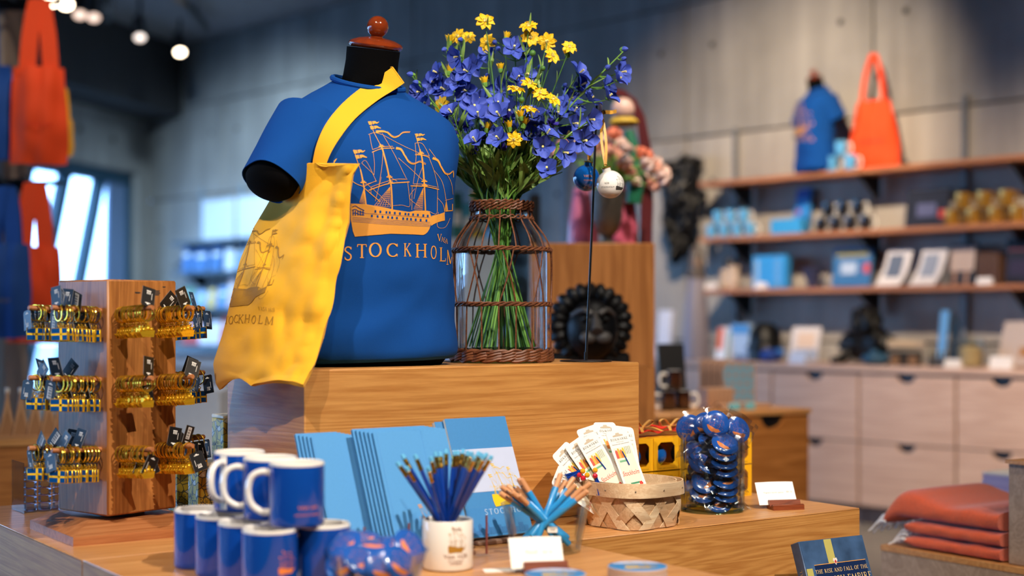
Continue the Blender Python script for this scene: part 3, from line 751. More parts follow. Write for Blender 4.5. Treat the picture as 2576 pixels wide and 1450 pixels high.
for x, y in ((396, 322), (468, 600), (484, 655), (232, 650), (757, 385), (786, 640), (789, 678)):
    ln([(x-26, y), (x+26, y+1)], 10); ln([(x-16, y-12), (x+14, y-10)], 8)
for pts, w in (([(280, 722), (370, 688), (470, 660), (650, 646)], 8), ([(300, 692), (400, 655), (520, 622), (630, 621)], 4), ([(310, 376), (400, 343), (512, 338)], 7), ([(318, 350), (400, 326), (500, 322)], 4),
               ([(660, 681), (790, 686), (920, 714)], 8), ([(688, 664), (780, 668), (905, 695)], 4), ([(702, 399), (765, 402), (832, 422)], 6), ([(708, 388), (830, 408)], 3),
               ([(240, 700), (310, 762), (380, 822)], 6), ([(118, 630), (180, 668), (245, 690)], 5), ([(240, 685), (300, 655), (352, 636)], 5), ([(245, 670), (345, 640)], 3)): cv(pts, w)
for pts in ([(320, 376), (332, 480), (328, 580)], [(402, 205), (510, 390), (622, 615)], [(275, 215), (335, 198), (400, 215)], [(288, 216), (300, 290), (316, 355)], [(634, 640), (646, 760), (652, 866), (580, 856), (498, 862)],
            [(712, 400), (700, 540), (684, 664)], [(826, 420), (872, 540), (912, 700)], [(906, 715), (904, 830), (896, 936), (830, 912)], [(674, 690), (672, 900)], [(702, 292), (770, 300), (832, 410)], [(702, 292), (710, 396)],
            [(215, 472), (260, 458), (346, 636)], [(215, 472), (330, 580)], [(404, 215), (560, 300), (742, 385)], [(550, 428), (660, 525), (782, 640)], [(875, 540), (950, 650), (985, 820)], [(410, 350), (400, 500), (372, 680)], [(395, 600), (340, 820)],
            [(905, 790), (955, 850), (970, 925)], [(975, 815), (1045, 795)], [(780, 480), (730, 620), (690, 800)], [(540, 640), (470, 600)], [(120, 640), (118, 700)], [(745, 870), (650, 790), (700, 705)], [(912, 920), (905, 1050), (975, 1058), (1020, 975)], [(980, 560), (1030, 650), (1046, 760)],
            [(255, 660), (330, 720), (480, 860)], [(300, 690), (300, 750)], [(830, 345), (900, 440)]):
    cv(pts, 3.2)
ln([(975, 912), (1042, 906)], 9); ln([(985, 815), (990, 908)], 5); ln([(1042, 845), (1040, 908)], 7)
for (ax, ay), (bx, by), (cx_, cy_) in (((474, 690), (332, 858), (478, 874)), ((776, 700), (690, 892), (768, 902)), ((238, 700), (196, 832), (250, 846)), ((985, 815), (970, 905), (1000, 905))):
    nh = 10; nv = 6
    for i in range(nv+1):
        f = i/nv; ln([(ax, ay), (bx+(cx_-bx)*f, by+(cy_-by)*f)], 2.6, 40)
    for j in range(2, nh+1):
        f = j/nh; ln([(ax+(bx-ax)*f, ay+(by-ay)*f), (ax+(cx_-ax)*f, ay+(cy_-ay)*f)], 2.2, 40)
for (ax, ay), (bx, by) in (((415, 400), (470, 600)), ((770, 470), (786, 640)), ((205, 540), (232, 650))):
    for j in range(12):
        f = j/12; x, y = ax+(bx-ax)*f, ay+(by-ay)*f; ln([(x-4-10*f, y), (x, y)], 2.4)
for x0, y0, w in ((272, 96, 118), (136, 356, 128), (698, 208, 106)):   # three swallow-tailed flags with a cross
    for r in range(2):
        for c_ in range(2):
            xa = x0+r*w*0.14+c_*w*0.36; ya = y0+r*w*0.36-c_*w*0.02; h_ = w*0.26; ww = w*(0.26 if c_ == 0 else 0.42)
            if c_ == 0: SHIP.append(((xa, ya), (xa+ww, ya-3), (xa+ww+w*0.1, ya+h_-6), (xa+w*0.1, ya+h_)))
            else:
                cv([(xa, ya+h_*0.5), (xa+ww*0.4, ya+h_*0.30), (xa+ww*0.8, ya+h_*0.5), (xa+ww*1.2, ya+(0.15 if r == 0 else 0.7)*h_)], (h_*1.02, h_*0.12))
for pts in ([(345, 190), (400, 185), (445, 195), (500, 238), (548, 232), (590, 200), (655, 196)], [(528, 338), (575, 352), (612, 415), (645, 465), (690, 482), (745, 464), (798, 488)], [(862, 428), (910, 452), (940, 512), (975, 568), (1012, 575), (1046, 552), (1050, 605)]):
    s2 = smooth2(pts, 8); n = len(s2); SHIP.extend(ribbon(s2[:n//3+1], (24, 12))); SHIP.extend(ribbon(s2[n//3:], (11, 4)))
    off = [(x+3, y-9) for x, y in s2[n//3:]]; SHIP.extend(ribbon(off, 3.5))
for x in (340, 385, 440, 470, 515, 562, 612, 640, 682, 725, 775, 815):
    y = 912+(x-340)*0.088; SHIP_DARK.append(((x-8, y+11), (x+8, y+11), (x+8, y-10), (x-8, y-10)))
for x in (308, 360, 405, 455, 492, 535, 592, 628, 662, 705, 750, 803):
    y = 954+(x-308)*0.085; SHIP_DARK.append(((x-8, y+11), (x+8, y+11), (x+8, y-10), (x-8, y-10)))
for k in range(4): SHIP_DARK.extend(ribbon(dens([(130, 966+k*13), (420, 990+k*13), (835, 1012+k*13)], 60), 2.2))
SHIP_DARK.extend(ribbon(dens([(140, 925), (400, 940), (835, 972)], 60), 2.2))
for k in range(3): SHIP_DARK.extend(ribbon(smooth2([(132, 872+k*30), (160, 862+k*32), (190, 880+k*30), (240, 905+k*20)]), 5))
for x in (140, 160, 182, 205, 228): SHIP_DARK.append(((x-4, 950), (x+4, 950), (x+4, 905), (x-4, 905)))
def shirt_map(off):
    def f(x, y):
        p = hit(BV_BODY, 850+x/3.625, 280+y/3.625, off)
        return None if p is None else to_local(shirt, p)
    return f
g = G(); quads_to(g, SHIP, shirt_map(0.0009)); obj('ship_print', g, GOLDPRINT, shirt)
g = G(); quads_to(g, SHIP_DARK, shirt_map(0.0016)); obj('ship_detail', g, SHIRT, shirt)
g = G()
for ch, x0, x1, y0, y1 in (('S', 55, 130, 1235, 1360), ('T', 175, 262, 1213, 1340), ('O', 280, 400, 1198, 1332), ('C', 440, 545, 1203, 1330), ('K', 597, 664, 1205, 1325), ('H', 703, 812, 1210, 1335), ('O', 843, 898, 1225, 1350), ('L', 923, 982, 1243, 1370), ('M', 985, 1060, 1262, 1400)):
    w = SERIF[ch][0]; q = serif_quads(ch, 1.0)
    quads_to(g, [[(x0+a/w*(x1-x0), y1-b*(y1-y0)) for a, b in s] for s in q], shirt_map(0.0009))
for ch, x0, x1, y0, y1 in (('V', 903, 944, 1120, 1185), ('A', 938, 962, 1146, 1190), ('S', 962, 978, 1152, 1198), ('A', 977, 998, 1160, 1208)):
    w = SERIF[ch][0]; q = serif_quads(ch, 1.0)
    quads_to(g, [[(x0+a/w*(x1-x0), y1-b*(y1-y0)) for a, b in s] for s in q], shirt_map(0.0009))
obj('lettering', g, GOLDPRINT, shirt)

# ------------------------------------------------------------------ yellow tote bag
tote = thing('tote_bag', 'yellow cotton tote bag with brown ship print slung over the front mannequin', 'bag', at(665, 700, 2.62))
RW = [  # y_left,x_left | y_right,x_right
 (410, 768, 412, 905), (455, 726, 440, 890), (505, 690, 490, 882), (575, 648, 560, 880), (660, 612, 640, 858), (755, 590, 755, 837), (845, 569, 850, 815), (915, 546, 920, 792), (962, 552, 955, 776), (978, 561, 976, 764)]
def tl(j): return interp([(0, 2.66), (1, 2.76), (2, 2.77), (3, 2.75), (5, 2.72), (7, 2.735), (9, 2.73)], j)[0]
def tmax(px, py):
    p = hit(BV_BODY, px, py, 0.0); return (p.y if p else 9.0)
def bag_pt(j, s, push=0.0):
    i = min(int(j), len(RW)-2); f = j-i; a, b = RW[i], RW[i+1]; yl, xl, yr, xr = [p+(q-p)*f for p, q in zip(a, b)]
    x = xl+(xr-xl)*s; y = yl+(yr-yl)*s
    k = max(0, (j-7)/2); y -= k*(26*sin(pi*min(1, s*2.6))*(s < 0.385)+ 12*sin(pi*(s-0.3)/0.7)*(s > 0.3))
    tr_ = interp([(0, 2.60), (3, 2.60), (5, 2.57), (7, 2.525), (9, 2.495)], j)[0]
    Y = tl(j)+(tr_-tl(j))*s-0.035*sin(pi*s)**0.7*(0.4+0.6*min(1, j/3))
    p = Vector((x*0.011, y*0.011, 0)); wr = noise.noise(p*1.1)*0.014+noise.noise(Vector((x*.022+y*.008, y*.016-x*.010, 1)))*0.008+(1-abs(noise.noise(Vector((x*0.016+y*0.012, y*0.010-x*.004, 5)))*2))*0.006
    edge = math.exp(-((s-0.86)/0.06)**2)*(-0.006+0.008*noise.noise(Vector((0, y*0.045, 9))))
    Y += wr*min(1, s*8)*min(1, (1-s)*8+0.2)+edge
    lim = tmax(x, y)-0.012
    Y = min(Y, lim) if push == 0 else min(Y, lim)
    return x, y, Y
nj, ni = 60, 36
rows = []
for j in range(nj+1):
    r = []
    for i in range(ni+1):
        x, y, Y = bag_pt(9*j/nj, i/ni); r.append(at(x, y, Y)-tote.location)
    rows.append(r)
g = G(); g.add(thick(rows, -0.008)); bag_front = obj('body', g, YELLOW, tote, sharp=75)
nn = bag_front.data.polygons[0]
# hem along the opening
g = G(); g.add(thick([[p+Vector((0, -0.0018, 0)) for p in rows[j]] for j in range(0, 7)], -0.004)); obj('hem', g, YELLOW, bag_front, sharp=75)
BV_BAG = world_bvh([bag_front])
def bag_map(x, y):     # print units -> the bag
    cx, cy = 340+0.517*(x-795)-0.259*(y-905), 585-0.0735*(x-795)+0.667*(y-905)
    p = hit(BV_BAG, 540+cx/3.224, 540+cy/3.224, 0.001); return None if p is None else p-tote.location
g = G(); quads_to(g, SHIP, bag_map)
ends = [(405, 895, 480, 'M'), (352, 886, 392, 'L'), (298, 886, 335, 'O'), (240, 880, 286, 'H'), (190, 880, 232, 'K'), (155, 880, 190, 'C'), (112, 890, 152, 'O'), (80, 890, 108, 'T')]
def bmp(cx, cy):
    p = hit(BV_BAG, 540+cx/3.224, 540+cy/3.224, 0.001); return None if p is None else p-tote.location
for x0, yb, x1, ch in ends:
    w = SERIF[ch][0]; quads_to(g, [[(x0+a/w*(x1-x0)+b*8, yb-b*68) for a, b in s] for s in serif_quads(ch, 1.0)], bmp)
quads_to(g, serif_quads('VASA 1628', 1.0), lambda a, b: bmp(356+a*21.5, 780+a*1.8-b*34))
obj('ship_print', g, BROWNPRINT, tote)
# strap
sp = smooth2([(800, 425), (812, 380), (838, 328), (880, 276), (935, 232), (980, 204), (1003, 188)], 6)
wd = [15+10*min(1, i/12) for i in range(len(sp))]
left, right = [], []
for i, (x, y) in enumerate(sp):
    a, b = sp[max(i-1, 0)], sp[min(i+1, len(sp)-1)]; d = Vector((b[0]-a[0], b[1]-a[1])).normalized(); w = wd[i]
    left.append((x-d.y*w, y+d.x*w)); right.append((x+d.y*w, y-d.x*w))
rows = []
prevY = 2.62
for l, r in zip(left, right):
    row = []
    for k in range(5):
        x = l[0]+(r[0]-l[0])*k/4; y = l[1]+(r[1]-l[1])*k/4; Y = min(tmax(x, y)-0.013, 2.765)
        row.append(Vector(at(x, y, Y)))
    rows.append(row)
for it in range(3):
    rows = [rows[0]]+[[(rows[j-1][k]+rows[j][k]*2+rows[j+1][k])/4 for k in range(5)] for j in range(1, len(rows)-1)]+[rows[-1]]
e = rows[-1]; nb = MC+Vector((VX*0.03, VY*0.03, 0.552)); back = T(0.0, 1.0).normalized()
for s_, dz in ((0.03, 0.004), (0.06, 0.004), (0.10, -0.02), (0.14, -0.08), (0.15, -0.16)):
    rows.append([p+back*s_+Vector((0, 0, dz)) for p in e])
rows = [[p-tote.location for p in r] for r in rows]
g = G(); g.add(thick(rows, 0.0022)); obj('strap', g, YELLOW, tote, sharp=75)
g = G(); r2 = [[p+Vector((0.010, 0.012, -0.012*(i/8))) for p in r] for i, r in enumerate(rows[:9])]
g.add(thick(r2, 0.002)); obj('strap', g, YELLOW, tote, sharp=75)
# ------------------------------------------------------------------ glass jar in a wicker cage
VC = T(0, 0)+Vector(((1262-1288)/F*3.0, 3.0, ZP))
vase = thing('wicker_vase', 'clear glass vase in a brown wicker cage beside the mannequin', 'vase', VC)
GP = [(0.0, 0.014), (0.090, 0.014), (0.095, 0.018), (0.0965, 0.03), (0.0965, 0.225), (0.094, 0.243), (0.086, 0.262), (0.074, 0.279), (0.063, 0.292), (0.058, 0.300), (0.0575, 0.322), (0.060, 0.331)]
ins = [(r-0.0028, z) for r, z in GP[::-1] if r > 0.01 and z > 0.025]+[(0.088, 0.026), (0.0, 0.028)]
g = G(); g.add(lathe(GP+[(0.0595, 0.334), (0.0575, 0.332)]+ins, 64)); obj('glass_jar', g, JARG, vase, sharp=60)
g = G(); g.add(lathe([(0, .015), (.092, .015), (.0945, .019), (.093, .027), (.06, .031), (0, .033)], 48)); obj('glass_bottom', g, clearmat('green_glass', (.55, .72, .62), .25), vase)
def rprof(z):   # cage radius
    return interp([(0, .104), (.03, .1035), (.235, .1035), (.25, .099), (.268, .0895), (.285, .076), (.298, .066), (.308, .0635), (.335, .0635)], z)[0]
def rod(pts, r=0.0017, n=5): return tube(pts, r, n)
def cyl(a, z, dr=0.0): r = rprof(z)+dr; return (r*cos(a), r*sin(a), z)
def weave(name, z, nr, amp=0.0022, r=0.0021, dz=0.0, lobes=14):
    for k in range(nr):
        g = G(); ph = k*2*pi/nr
        pts = [cyl(2*pi*i/112, z+dz*(k-(nr-1)/2)+0.0032*sin(lobes*2*pi*i/112/1.0+ph)+random.uniform(-.0006, .0006), 0.001+amp*cos(lobes*2*pi*i/112+ph)) for i in range(112)]
        g.add(tube(pts, r*random.uniform(.85, 1.1), 6, closed=True)); obj(name, g, WICKER, vase)
NR = 18
for zb in (0.122, 0.236): weave('wicker_band', zb, 3)
weave('wicker_band', 0.303, 2); weave('wicker_rim', 0.328, 2, 0.003, 0.0028); weave('wicker_rim', 0.334, 2, 0.003, 0.0026); weave('wicker_rim', 0.322, 2, 0.002, 0.0024)
for z in (0.0075, 0.0125, 0.018, 0.024): weave('wicker_foot', z, 2, 0.0035, 0.0033, 0.001, 11)
for i in range(NR):
    a = 2*pi*(i+0.35)/NR; j = random.uniform(-.03, .03)
    g = G(); g.add(rod([cyl(a+j*(1-t), 0.012+0.112*t, 0.0008) for t in (0, .3, .6, 1)])); obj('wicker_rod', g, WICKER, vase)
    g = G(); g.add(rod([cyl(a+(pi/NR*1.7*(1 if i % 2 else -1))*t+0.03*sin(3*t), 0.120+0.118*t, 0.001+0.0015*(i % 2)) for t in (0, .25, .5, .75, 1)])); obj('wicker_rod', g, WICKER, vase)
    g = G(); g.add(rod([cyl(a+j*t, 0.234+0.07*t, 0.0012) for t in (0, .15, .3, .45, .6, .75, .9, 1)])); obj('wicker_rod', g, WICKER, vase)
    g = G(); g.add(rod([cyl(a+j, 0.301+0.03*t, 0.0008) for t in (0, .5, 1)])); obj('wicker_rod', g, WICKER, vase)
# ------------------------------------------------------------------ flowers
def petal(L, W, curl, bend, nx=4, ny=5, notch=0.0, ruf=0.0):
    rows = []
    for j in range(ny+1):
        t = j/ny; w = W*(sin(pi*min(1, (t*0.86+0.10)))**0.75)*(1 if t < 1 else 0.55)
        row = []
        for i in range(nx+1):
            s = -1+2*i/nx; y = L*t
            z = bend(t)+curl*w*s*s+ruf*sin(s*7)*t
            row.append((w*s, y-notch*L*(abs(s) < 0.3)*(t == 1), z))
        rows.append(row)
    return gridf(rows)
def bell(r=0.0165, openn=0.6, seed=0):
    rnd = random.Random(seed); g = G()
    for k in range(5):
        a = 2*pi*k/5; o_ = openn*rnd.uniform(.8, 1.2)
        P = petal(r*1.5, r*0.62, 0.55, lambda t: r*(1.15*(1-(1-t)**1.6)*(1-o_)+0.35*t*o_))
        vs_, fs = P; q = []
        for p in vs_: q.append(Vector((p.x, p.y*(0.55+0.45*o_)+r*0.08, p.z)))
        g.add((q, fs), rot(a, 'Z') @ rot(rnd.uniform(-.15, .15), 'X'), 0)
    g.add(tube([(0, 0, 0), (0, 0, r*0.75)], [r*0.09, r*0.13], 6), mi=2)
    g.add(lathe([(0, -r*.25), (r*.2, -r*.1), (r*.16, r*.12)], 8), mi=1)
    for k in range(5): g.add(petal(r*.55, r*.10, 0.2, lambda t: -r*.1+r*.1*t, 2, 2), rot(2*pi*k/5+.6, 'Z'), 1)
    return g
def bud(r=0.006):
    g = G(); g.add(lathe([(0, -r*.6), (r*.55, -r*.2), (r*.9, r*.7), (r*.65, r*1.6), (0, r*2.2)], 8)); g.add(lathe([(0, -r*.9), (r*.5, -r*.6), (r*.75, r*.2), (r*.6, r*.5)], 8), mi=1); return g
def daisy(r=0.0165, seed=0):
    rnd = random.Random(seed); g = G()
    for k in range(8):
        g.add(petal(r*1.02, r*0.34, 0.25, lambda t: r*(0.10*t-0.28*t*t*rnd.uniform(.2, 1.4)), 4, 4, 0.08, r*0.03), rot(2*pi*k/8+rnd.uniform(-.1, .1), 'Z') @ rot(rnd.uniform(-.18, .18), 'X') @ tr(0, r*.12, 0), 0)
    g.add(lathe([(0, -r*.12), (r*.22, -r*.05), (r*.2, r*.12), (0, r*.2)], 10), mi=2)
    for k in range(14):
        a = rnd.uniform(0, 6.28); q = r*rnd.uniform(0, .2); g.add(tube([(q*cos(a), q*sin(a), r*.1), (q*1.3*cos(a), q*1.3*sin(a), r*.34)], r*.035, 4), mi=2)
    g.add(lathe([(0, -r*.3), (r*.16, -r*.2), (r*.2, -r*.04)], 8), mi=1)
    for k in range(6): g.add(petal(r*.5, r*.10, 0.2, lambda t: -r*.1-r*.05*t, 2, 2), rot(2*pi*k/6+.3, 'Z'), 1)
    return g
def yclosed(r=0.0125):
    g = G()
    for k in range(8): g.add(petal(r*1.5, r*0.36, 0.4, lambda t: 0, 4, 3), rot(2*pi*k/8, 'Z') @ tr(0, r*.12, 0) @ rot(radians(66+8*(k % 2)), 'X'), 0)
    g.add(lathe([(0, -r*.3), (r*.3, -r*.15), (r*.42, r*.3), (r*.38, r*.5)], 8), mi=1); return g
def corn(r=0.017, seed=0):
    rnd = random.Random(seed); g = G()
    for k in range(26):
        g.add(petal(r*rnd.uniform(.7, 1.1), r*.16, .3, lambda t: r*.2*t*t, 2, 3), rot(rnd.uniform(0, 6.28), 'Z') @ rot(radians(rnd.uniform(0, 80)), 'X'), 0)
    g.add(lathe([(0, -r*.5), (r*.25, -r*.35), (r*.3, 0), (r*.15, r*.1)], 8), mi=1); return g
BM = [mesh('blossom', bell(.0165, o, i), [BLOSSOM, STEMG, PETALC]) for i, o in enumerate((.5, .75, .95, .6, .85))]
BUDM = mesh('bud', bud(), [BLOSSOM, STEMG]); DM = [mesh('flower_head', daisy(.0165, i), [PETALY, STEMG, PETALC]) for i in range(4)]
YCM = mesh('closed_flower', yclosed(), [PETALY, STEMG]); CM = [mesh('blossom', corn(.0165, i), [BLOSSOM2, STEMG]) for i in range(2)]
GBM = mesh('green_bud', (lambda g: (g.add(ball(0.006, 10, 8)), g)[1])(G()), [STEMD])
def leafmesh(L, W, bendk, seed):
    g = G(); g.add(petal(L, W, 0.35, lambda t: bendk*L*t*t, 2, 6)); return mesh('leaf', g, [LEAFG])
LM = [leafmesh(.045, .0035, .25, 0), leafmesh(.06, .005, -.2, 1), leafmesh(.075, .008, .35, 2), leafmesh(.03, .002, .4, 3)]
BX, BY = 1000, 20; KS = 2.9
def fpx(x, y, Y): return at(BX+x/KS, BY+y/KS, Y)
NECK = VC+Vector((0, 0, 0.33))
rf = random.Random(11)
def stem_path(tip, seed, neck_r=0.04):
    r_ = random.Random(seed); a = atan2(tip.y-NECK.y, tip.x-NECK.x)+r_.uniform(-.9, .9); q = neck_r*sqrt(r_.uniform(.05, 1))
    n = NECK+Vector((q*cos(a), q*sin(a), 0)); 
    b = VC+Vector((-cos(a+r_.uniform(-.5, .5))*0.078*r_.uniform(.45, 1), -sin(a+r_.uniform(-.5, .5))*0.078*r_.uniform(.45, 1), 0.032))
    h = tip-n; m = n+Vector((h.x*0.42, h.y*0.42, h.z*0.55))+Vector((r_.uniform(-.01, .01), r_.uniform(-.01, .01), 0))
    return spline([b, b.lerp(n, .5)+Vector((0, 0, 0.0)), n, m, tip], 7)
def orient(o, n, spin):
    o.rotation_euler = (Matrix.Rotation(spin, 4, n) @ Vector((0, 0, 1)).rotation_difference(n).to_matrix().to_4x4()).to_euler()
def build_stem(name, label, group, cat, tip, items, seed, mat, rad=0.0018, leaves=8, lbig=False):
    """items: list of (kind, point, facing)"""
    P = stem_path(tip, seed); base = P[0]; t = thing(name, label, cat, base, group=group)
    g = G(); N_ = len(P); g.add(tube([p-base for p in P], [rad*(1.25-0.55*i/N_) for i in range(N_)], 6))
    r_ = random.Random(seed*7+1)
    placed = []
    for kind, p, f in items:
        back = p-f*0.006
        cand = [q for q in P[12:] if q.z < p.z+0.004] or P[12:16]
        q = min(cand, key=lambda q: (q-back).length+0.35*abs((q.z+0.03)-p.z))
        if (q-back).length > 0.004:
            mid = q.lerp(back, .5)+Vector((0, 0, -0.25*(q-back).length*0.4))
            g.add(tube([v-base for v in spline([q, mid, back], 5)], rad*0.62, 5))
        placed.append((kind, p, f))
    obj('stem', g, mat, t)
    for kind, p, f in placed:
        nm, me = {'b': ('blossom', BM), 'u': ('bud', [BUDM]), 'd': ('flower_head', DM), 'y': ('closed_flower', [YCM]), 'c': ('blossom', CM), 'g': ('green_bud', [GBM])}[kind]
        o = obj(nm, me[r_.randrange(len(me))], None, t, p-base); orient(o, f, r_.uniform(0, 6.28))
        s = r_.uniform(1.0, 1.3)*(1.0 if kind in 'by' else 0.9); o.scale = (s, s, s)
    for k in range(leaves):
        i = r_.randrange(15, 24 if lbig else 28); q = P[min(i, N_-2)]; d = (P[min(i+1, N_-1)]-q).normalized()
        o_ = Vector((r_.uniform(-1, 1), r_.uniform(-1, 1), r_.uniform(0.2, 1.0))).normalized(); f = (d*0.9+o_*0.9).normalized()
        o = obj('leaf', LM[(1 if r_.random() < .6 else 2) if lbig else (3 if r_.random() < .5 else 0)], None, t, q-base)
        o.rotation_euler = (Vector((0, 1, 0)).rotation_difference(f).to_matrix().to_4x4() @ Matrix.Rotation(r_.uniform(0, 6.28), 4, 'Y')).to_euler()
    return t
def face(x, y, up=0.25, r=.9):
    dx = (x-850)/800
    return Vector((dx*1.0+rf.uniform(-r, r)*.5, -0.85+rf.uniform(-.3, .5), up+rf.uniform(-r, r)*.6)).normalized()
# bellflower sprays: (tip px), list of blossoms
blue = [(455, 355, 'b'), (560, 420, 'b'), (510, 465, 'b'), (295, 475, 'b'), (113, 488, 'u'), (165, 615, 'b'), (345, 600, 'b'), (440, 545, 'b'), (275, 545, 'b'), (500, 605, 'b'), (400, 775, 'b'), (660, 335, 'b'), (730, 300, 'u'), (715, 250, 'u'), (850, 300, 'b'), (915, 350, 'b'), (840, 235, 'u'), (1030, 430, 'u'), (800, 495, 'u'), (760, 605, 'b'), (655, 505, 'u'), (560, 735, 'b'), (735, 710, 'b'), (745, 790, 'b'), (930, 485, 'b'), (870, 520, 'b'),
        (1320, 485, 'b'), (1335, 565, 'b'), (1250, 680, 'b'), (1395, 680, 'b'), (1330, 600, 'b'), (1510, 580, 'b'), (1530, 660, 'b'), (1625, 470, 'b'), (1600, 530, 'b'), (1640, 300, 'u'), (1640, 375, 'u'), (1520, 445, 'u'), (1630, 525, 'u'), (1212, 572, 'u'), (1170, 800, 'b'), (1280, 845, 'b'), (1400, 815, 'b'), (1432, 875, 'u'), (1090, 922, 'b'), (1230, 935, 'b'), (1355, 970, 'b'), (1210, 1055, 'b'), (1095, 1180, 'b'), (740, 960, 'b'), (570, 980, 'b'), (665, 875, 'b'), (850, 835, 'b'), (960, 945, 'b'), (590, 800, 'b'), (680, 760, 'b'), (1005, 865, 'b'), (1060, 1010, 'b'), (240, 700, 'b'), (330, 850, 'b'), (500, 690, 'b'), (880, 900, 'b'), (620, 690, 'b'), (350, 300, 'u'), (470, 230, 'u'), (150, 545, 'u'), (1180, 735, 'b'), (810, 750, 'b'), (1290, 760, 'b'), (980, 800, 'b'), (350, 940, 'b'), (480, 880, 'b')]
dark = [(430, 930), (500, 865), (700, 1005), (760, 1035), (640, 945), (1020, 1045), (1130, 1110), (450, 840), (820, 960), (560, 1050), (720, 1070), (790, 800), (1120, 850)]
sprays = [((345, 280), 'bellflower spray on the left of the bouquet below the yellow pair'), ((455, 330), None), ((105, 480), 'bellflower spray arching furthest left over the blue shoulder'), ((660, 320), None), ((850, 260), None), ((930, 460), None), ((740, 690), None), ((560, 720), None), ((400, 760), None), ((1310, 470), None), ((1640, 300), 'long bellflower spray arching furthest right above the ornament stand'), ((1400, 800), None), ((1090, 910), None), ((1210, 1040), None), ((740, 940), None), ((960, 920), None), ((1170, 780), None), ((570, 960), None)]
asg = {i: [] for i in range(len(sprays))}
for x, y, k in blue:
    best = min(range(len(sprays)), key=lambda i: min(math.hypot(x-(sprays[i][0][0]+(790-sprays[i][0][0])*t*t), y-(sprays[i][0][1]+(1400-sprays[i][0][1])*t)) for t in [q/12 for q in range(9)])+(0 if y >= sprays[i][0][1]-15 else 220))
    asg[best].append((x, y, k))
BLAB = {1: 'bellflower stem with large blooms at the upper left, beneath the yellow pair', 3: 'bellflower stem reaching up behind the upper left yellow flower', 4: 'bellflower stem tallest in the middle, beside a closed yellow flower', 5: 'bellflower stem behind the two yellow flowers at the bouquet centre', 6: 'bellflower stem left of centre, below the orange closed flower', 7: 'bellflower stem beside the blue shirt at shoulder height, second from the shirt', 8: 'bellflower stem low on the left, almost touching the blue shirt', 9: 'bellflower stem at the upper right, one bloom standing apart from the rest', 11: 'bellflower stem on the right whose bloom touches the black rod', 12: 'bellflower stem with an open bloom right of the low yellow flowers', 13: 'bellflower stem drooping lowest on the right above the wicker rim', 14: 'bellflower stem low in the middle, left of the lowest yellow flower', 15: 'bellflower stem low in the middle, right of the lowest yellow flower', 16: 'bellflower stem right of centre beneath the turned-away yellow flowers', 17: 'bellflower stem low at the left above the leaves, near the printed flag'}
spY = [3.02, 2.94, 2.90, 3.05, 3.0, 2.93, 2.90, 2.93, 2.89, 3.02, 2.98, 2.93, 2.90, 2.93, 2.89, 2.92, 2.97, 2.9]
for i, ((tx, ty), lab) in enumerate(sprays):
    Y = spY[i]; its = []
    for x, y, k in asg[i]: its.append((k, fpx(x, y, Y+rf.uniform(-.03, .03)), face(x, y)))
    build_stem('bellflower_stem', lab or BLAB[i], 'blue bellflowers in the vase', 'flower', fpx(tx+4, ty+20, Y), its, 100+i, STEMG, 0.0019, 10)
for i, (x, y) in enumerate(dark):
    p = fpx(x, y, 2.93+rf.uniform(-.04, .08)); build_stem('cornflower_stem', 'dark violet cornflower low in the wicker vase bouquet', 'dark cornflowers in the vase', 'flower', p, [('c', p, face(x, y))], 300+i, STEMD, 0.0016, 6, True)
YLAB = {1: 'pair of yellow flowers with a closed one at the upper left of the bouquet', 2: 'yellow flower seen edge on, right of the upper left pair', 3: 'closed yellow flower at the top, left of the highest middle one', 8: 'two closed yellow flowers on one stem, left of the bouquet centre', 9: 'small closed yellow flower peeping between the left bellflowers', 10: 'yellow daisy flower at the bouquet centre, left of the pale-centred one', 11: 'yellow daisy flower with a pale centre facing front at the bouquet centre', 12: 'two yellow flowers turned aside right of the bouquet centre', 13: 'yellow daisy flower hanging just below the central pair', 15: 'two closed yellow flowers low in the middle, one above the other', 16: 'closed yellow flower above an open one, low left of the middle', 17: 'lowest yellow flower of the bouquet, above the green leaves', 18: 'closed yellow flower hanging at the right below the turned-aside pair', 19: 'closed yellow flower hidden low among the dark cornflowers'}
yel = [[(640, 95, 'd')], [(440, 205, 'd'), (378, 268, 'y'), (515, 215, 'd')], [(655, 250, 'd')], [(788, 238, 'y')], [(955, 130, 'd'), (970, 215, 'd')], [(1090, 245, 'd')], [(1130, 348, 'd'), (1242, 355, 'y')], [(1255, 285, 'd')], [(752, 465, 'y'), (640, 570, 'y')], [(375, 487, 'y')], [(868, 592, 'd')], [(965, 552, 'd')], [(1040, 622, 'd'), (1135, 665, 'd'), (1060, 440, 'g')], [(965, 738, 'd'), (985, 330, 'g')], [(320, 705, 'd'), (300, 792, 'y')], [(905, 815, 'y'), (915, 872, 'y'), (905, 670, 'g')], [(815, 897, 'y'), (850, 960, 'd')], [(900, 990, 'd')], [(1145, 720, 'y')], [(650, 905, 'y')]]
ylab = {0: 'yellow flower on the tall stem at the top left of the bouquet', 4: 'yellow flower stem highest in the middle of the bouquet', 6: 'yellow flower facing front beside a closed one at the right', 14: 'yellow flower stem peeping out beside the blue shirt sleeve', 5: 'flat yellow flower seen side on, right of the highest one', 7: 'yellow flower turned away at the right end of the group'}
for i, its in enumerate(yel):
    Y = 2.99+rf.uniform(-.06, .05)
    if i in (10, 11, 12, 13, 15, 16): Y = 2.88
    ii = [(k, fpx(x, y, Y+rf.uniform(-.01, .01)), (face(x, y, 0.55, 1.0) if k == 'd' else Vector((rf.uniform(-.3, .3), rf.uniform(-.3, .1), 1)).normalized())) for x, y, k in its]
    x, y, k = its[0]
    build_stem('yellow_flower_stem', ylab.get(i) or YLAB[i], 'yellow flowers in the vase', 'flower', fpx(x, y+14, Y), ii, 500+i, STEMD, 0.0014, 5)
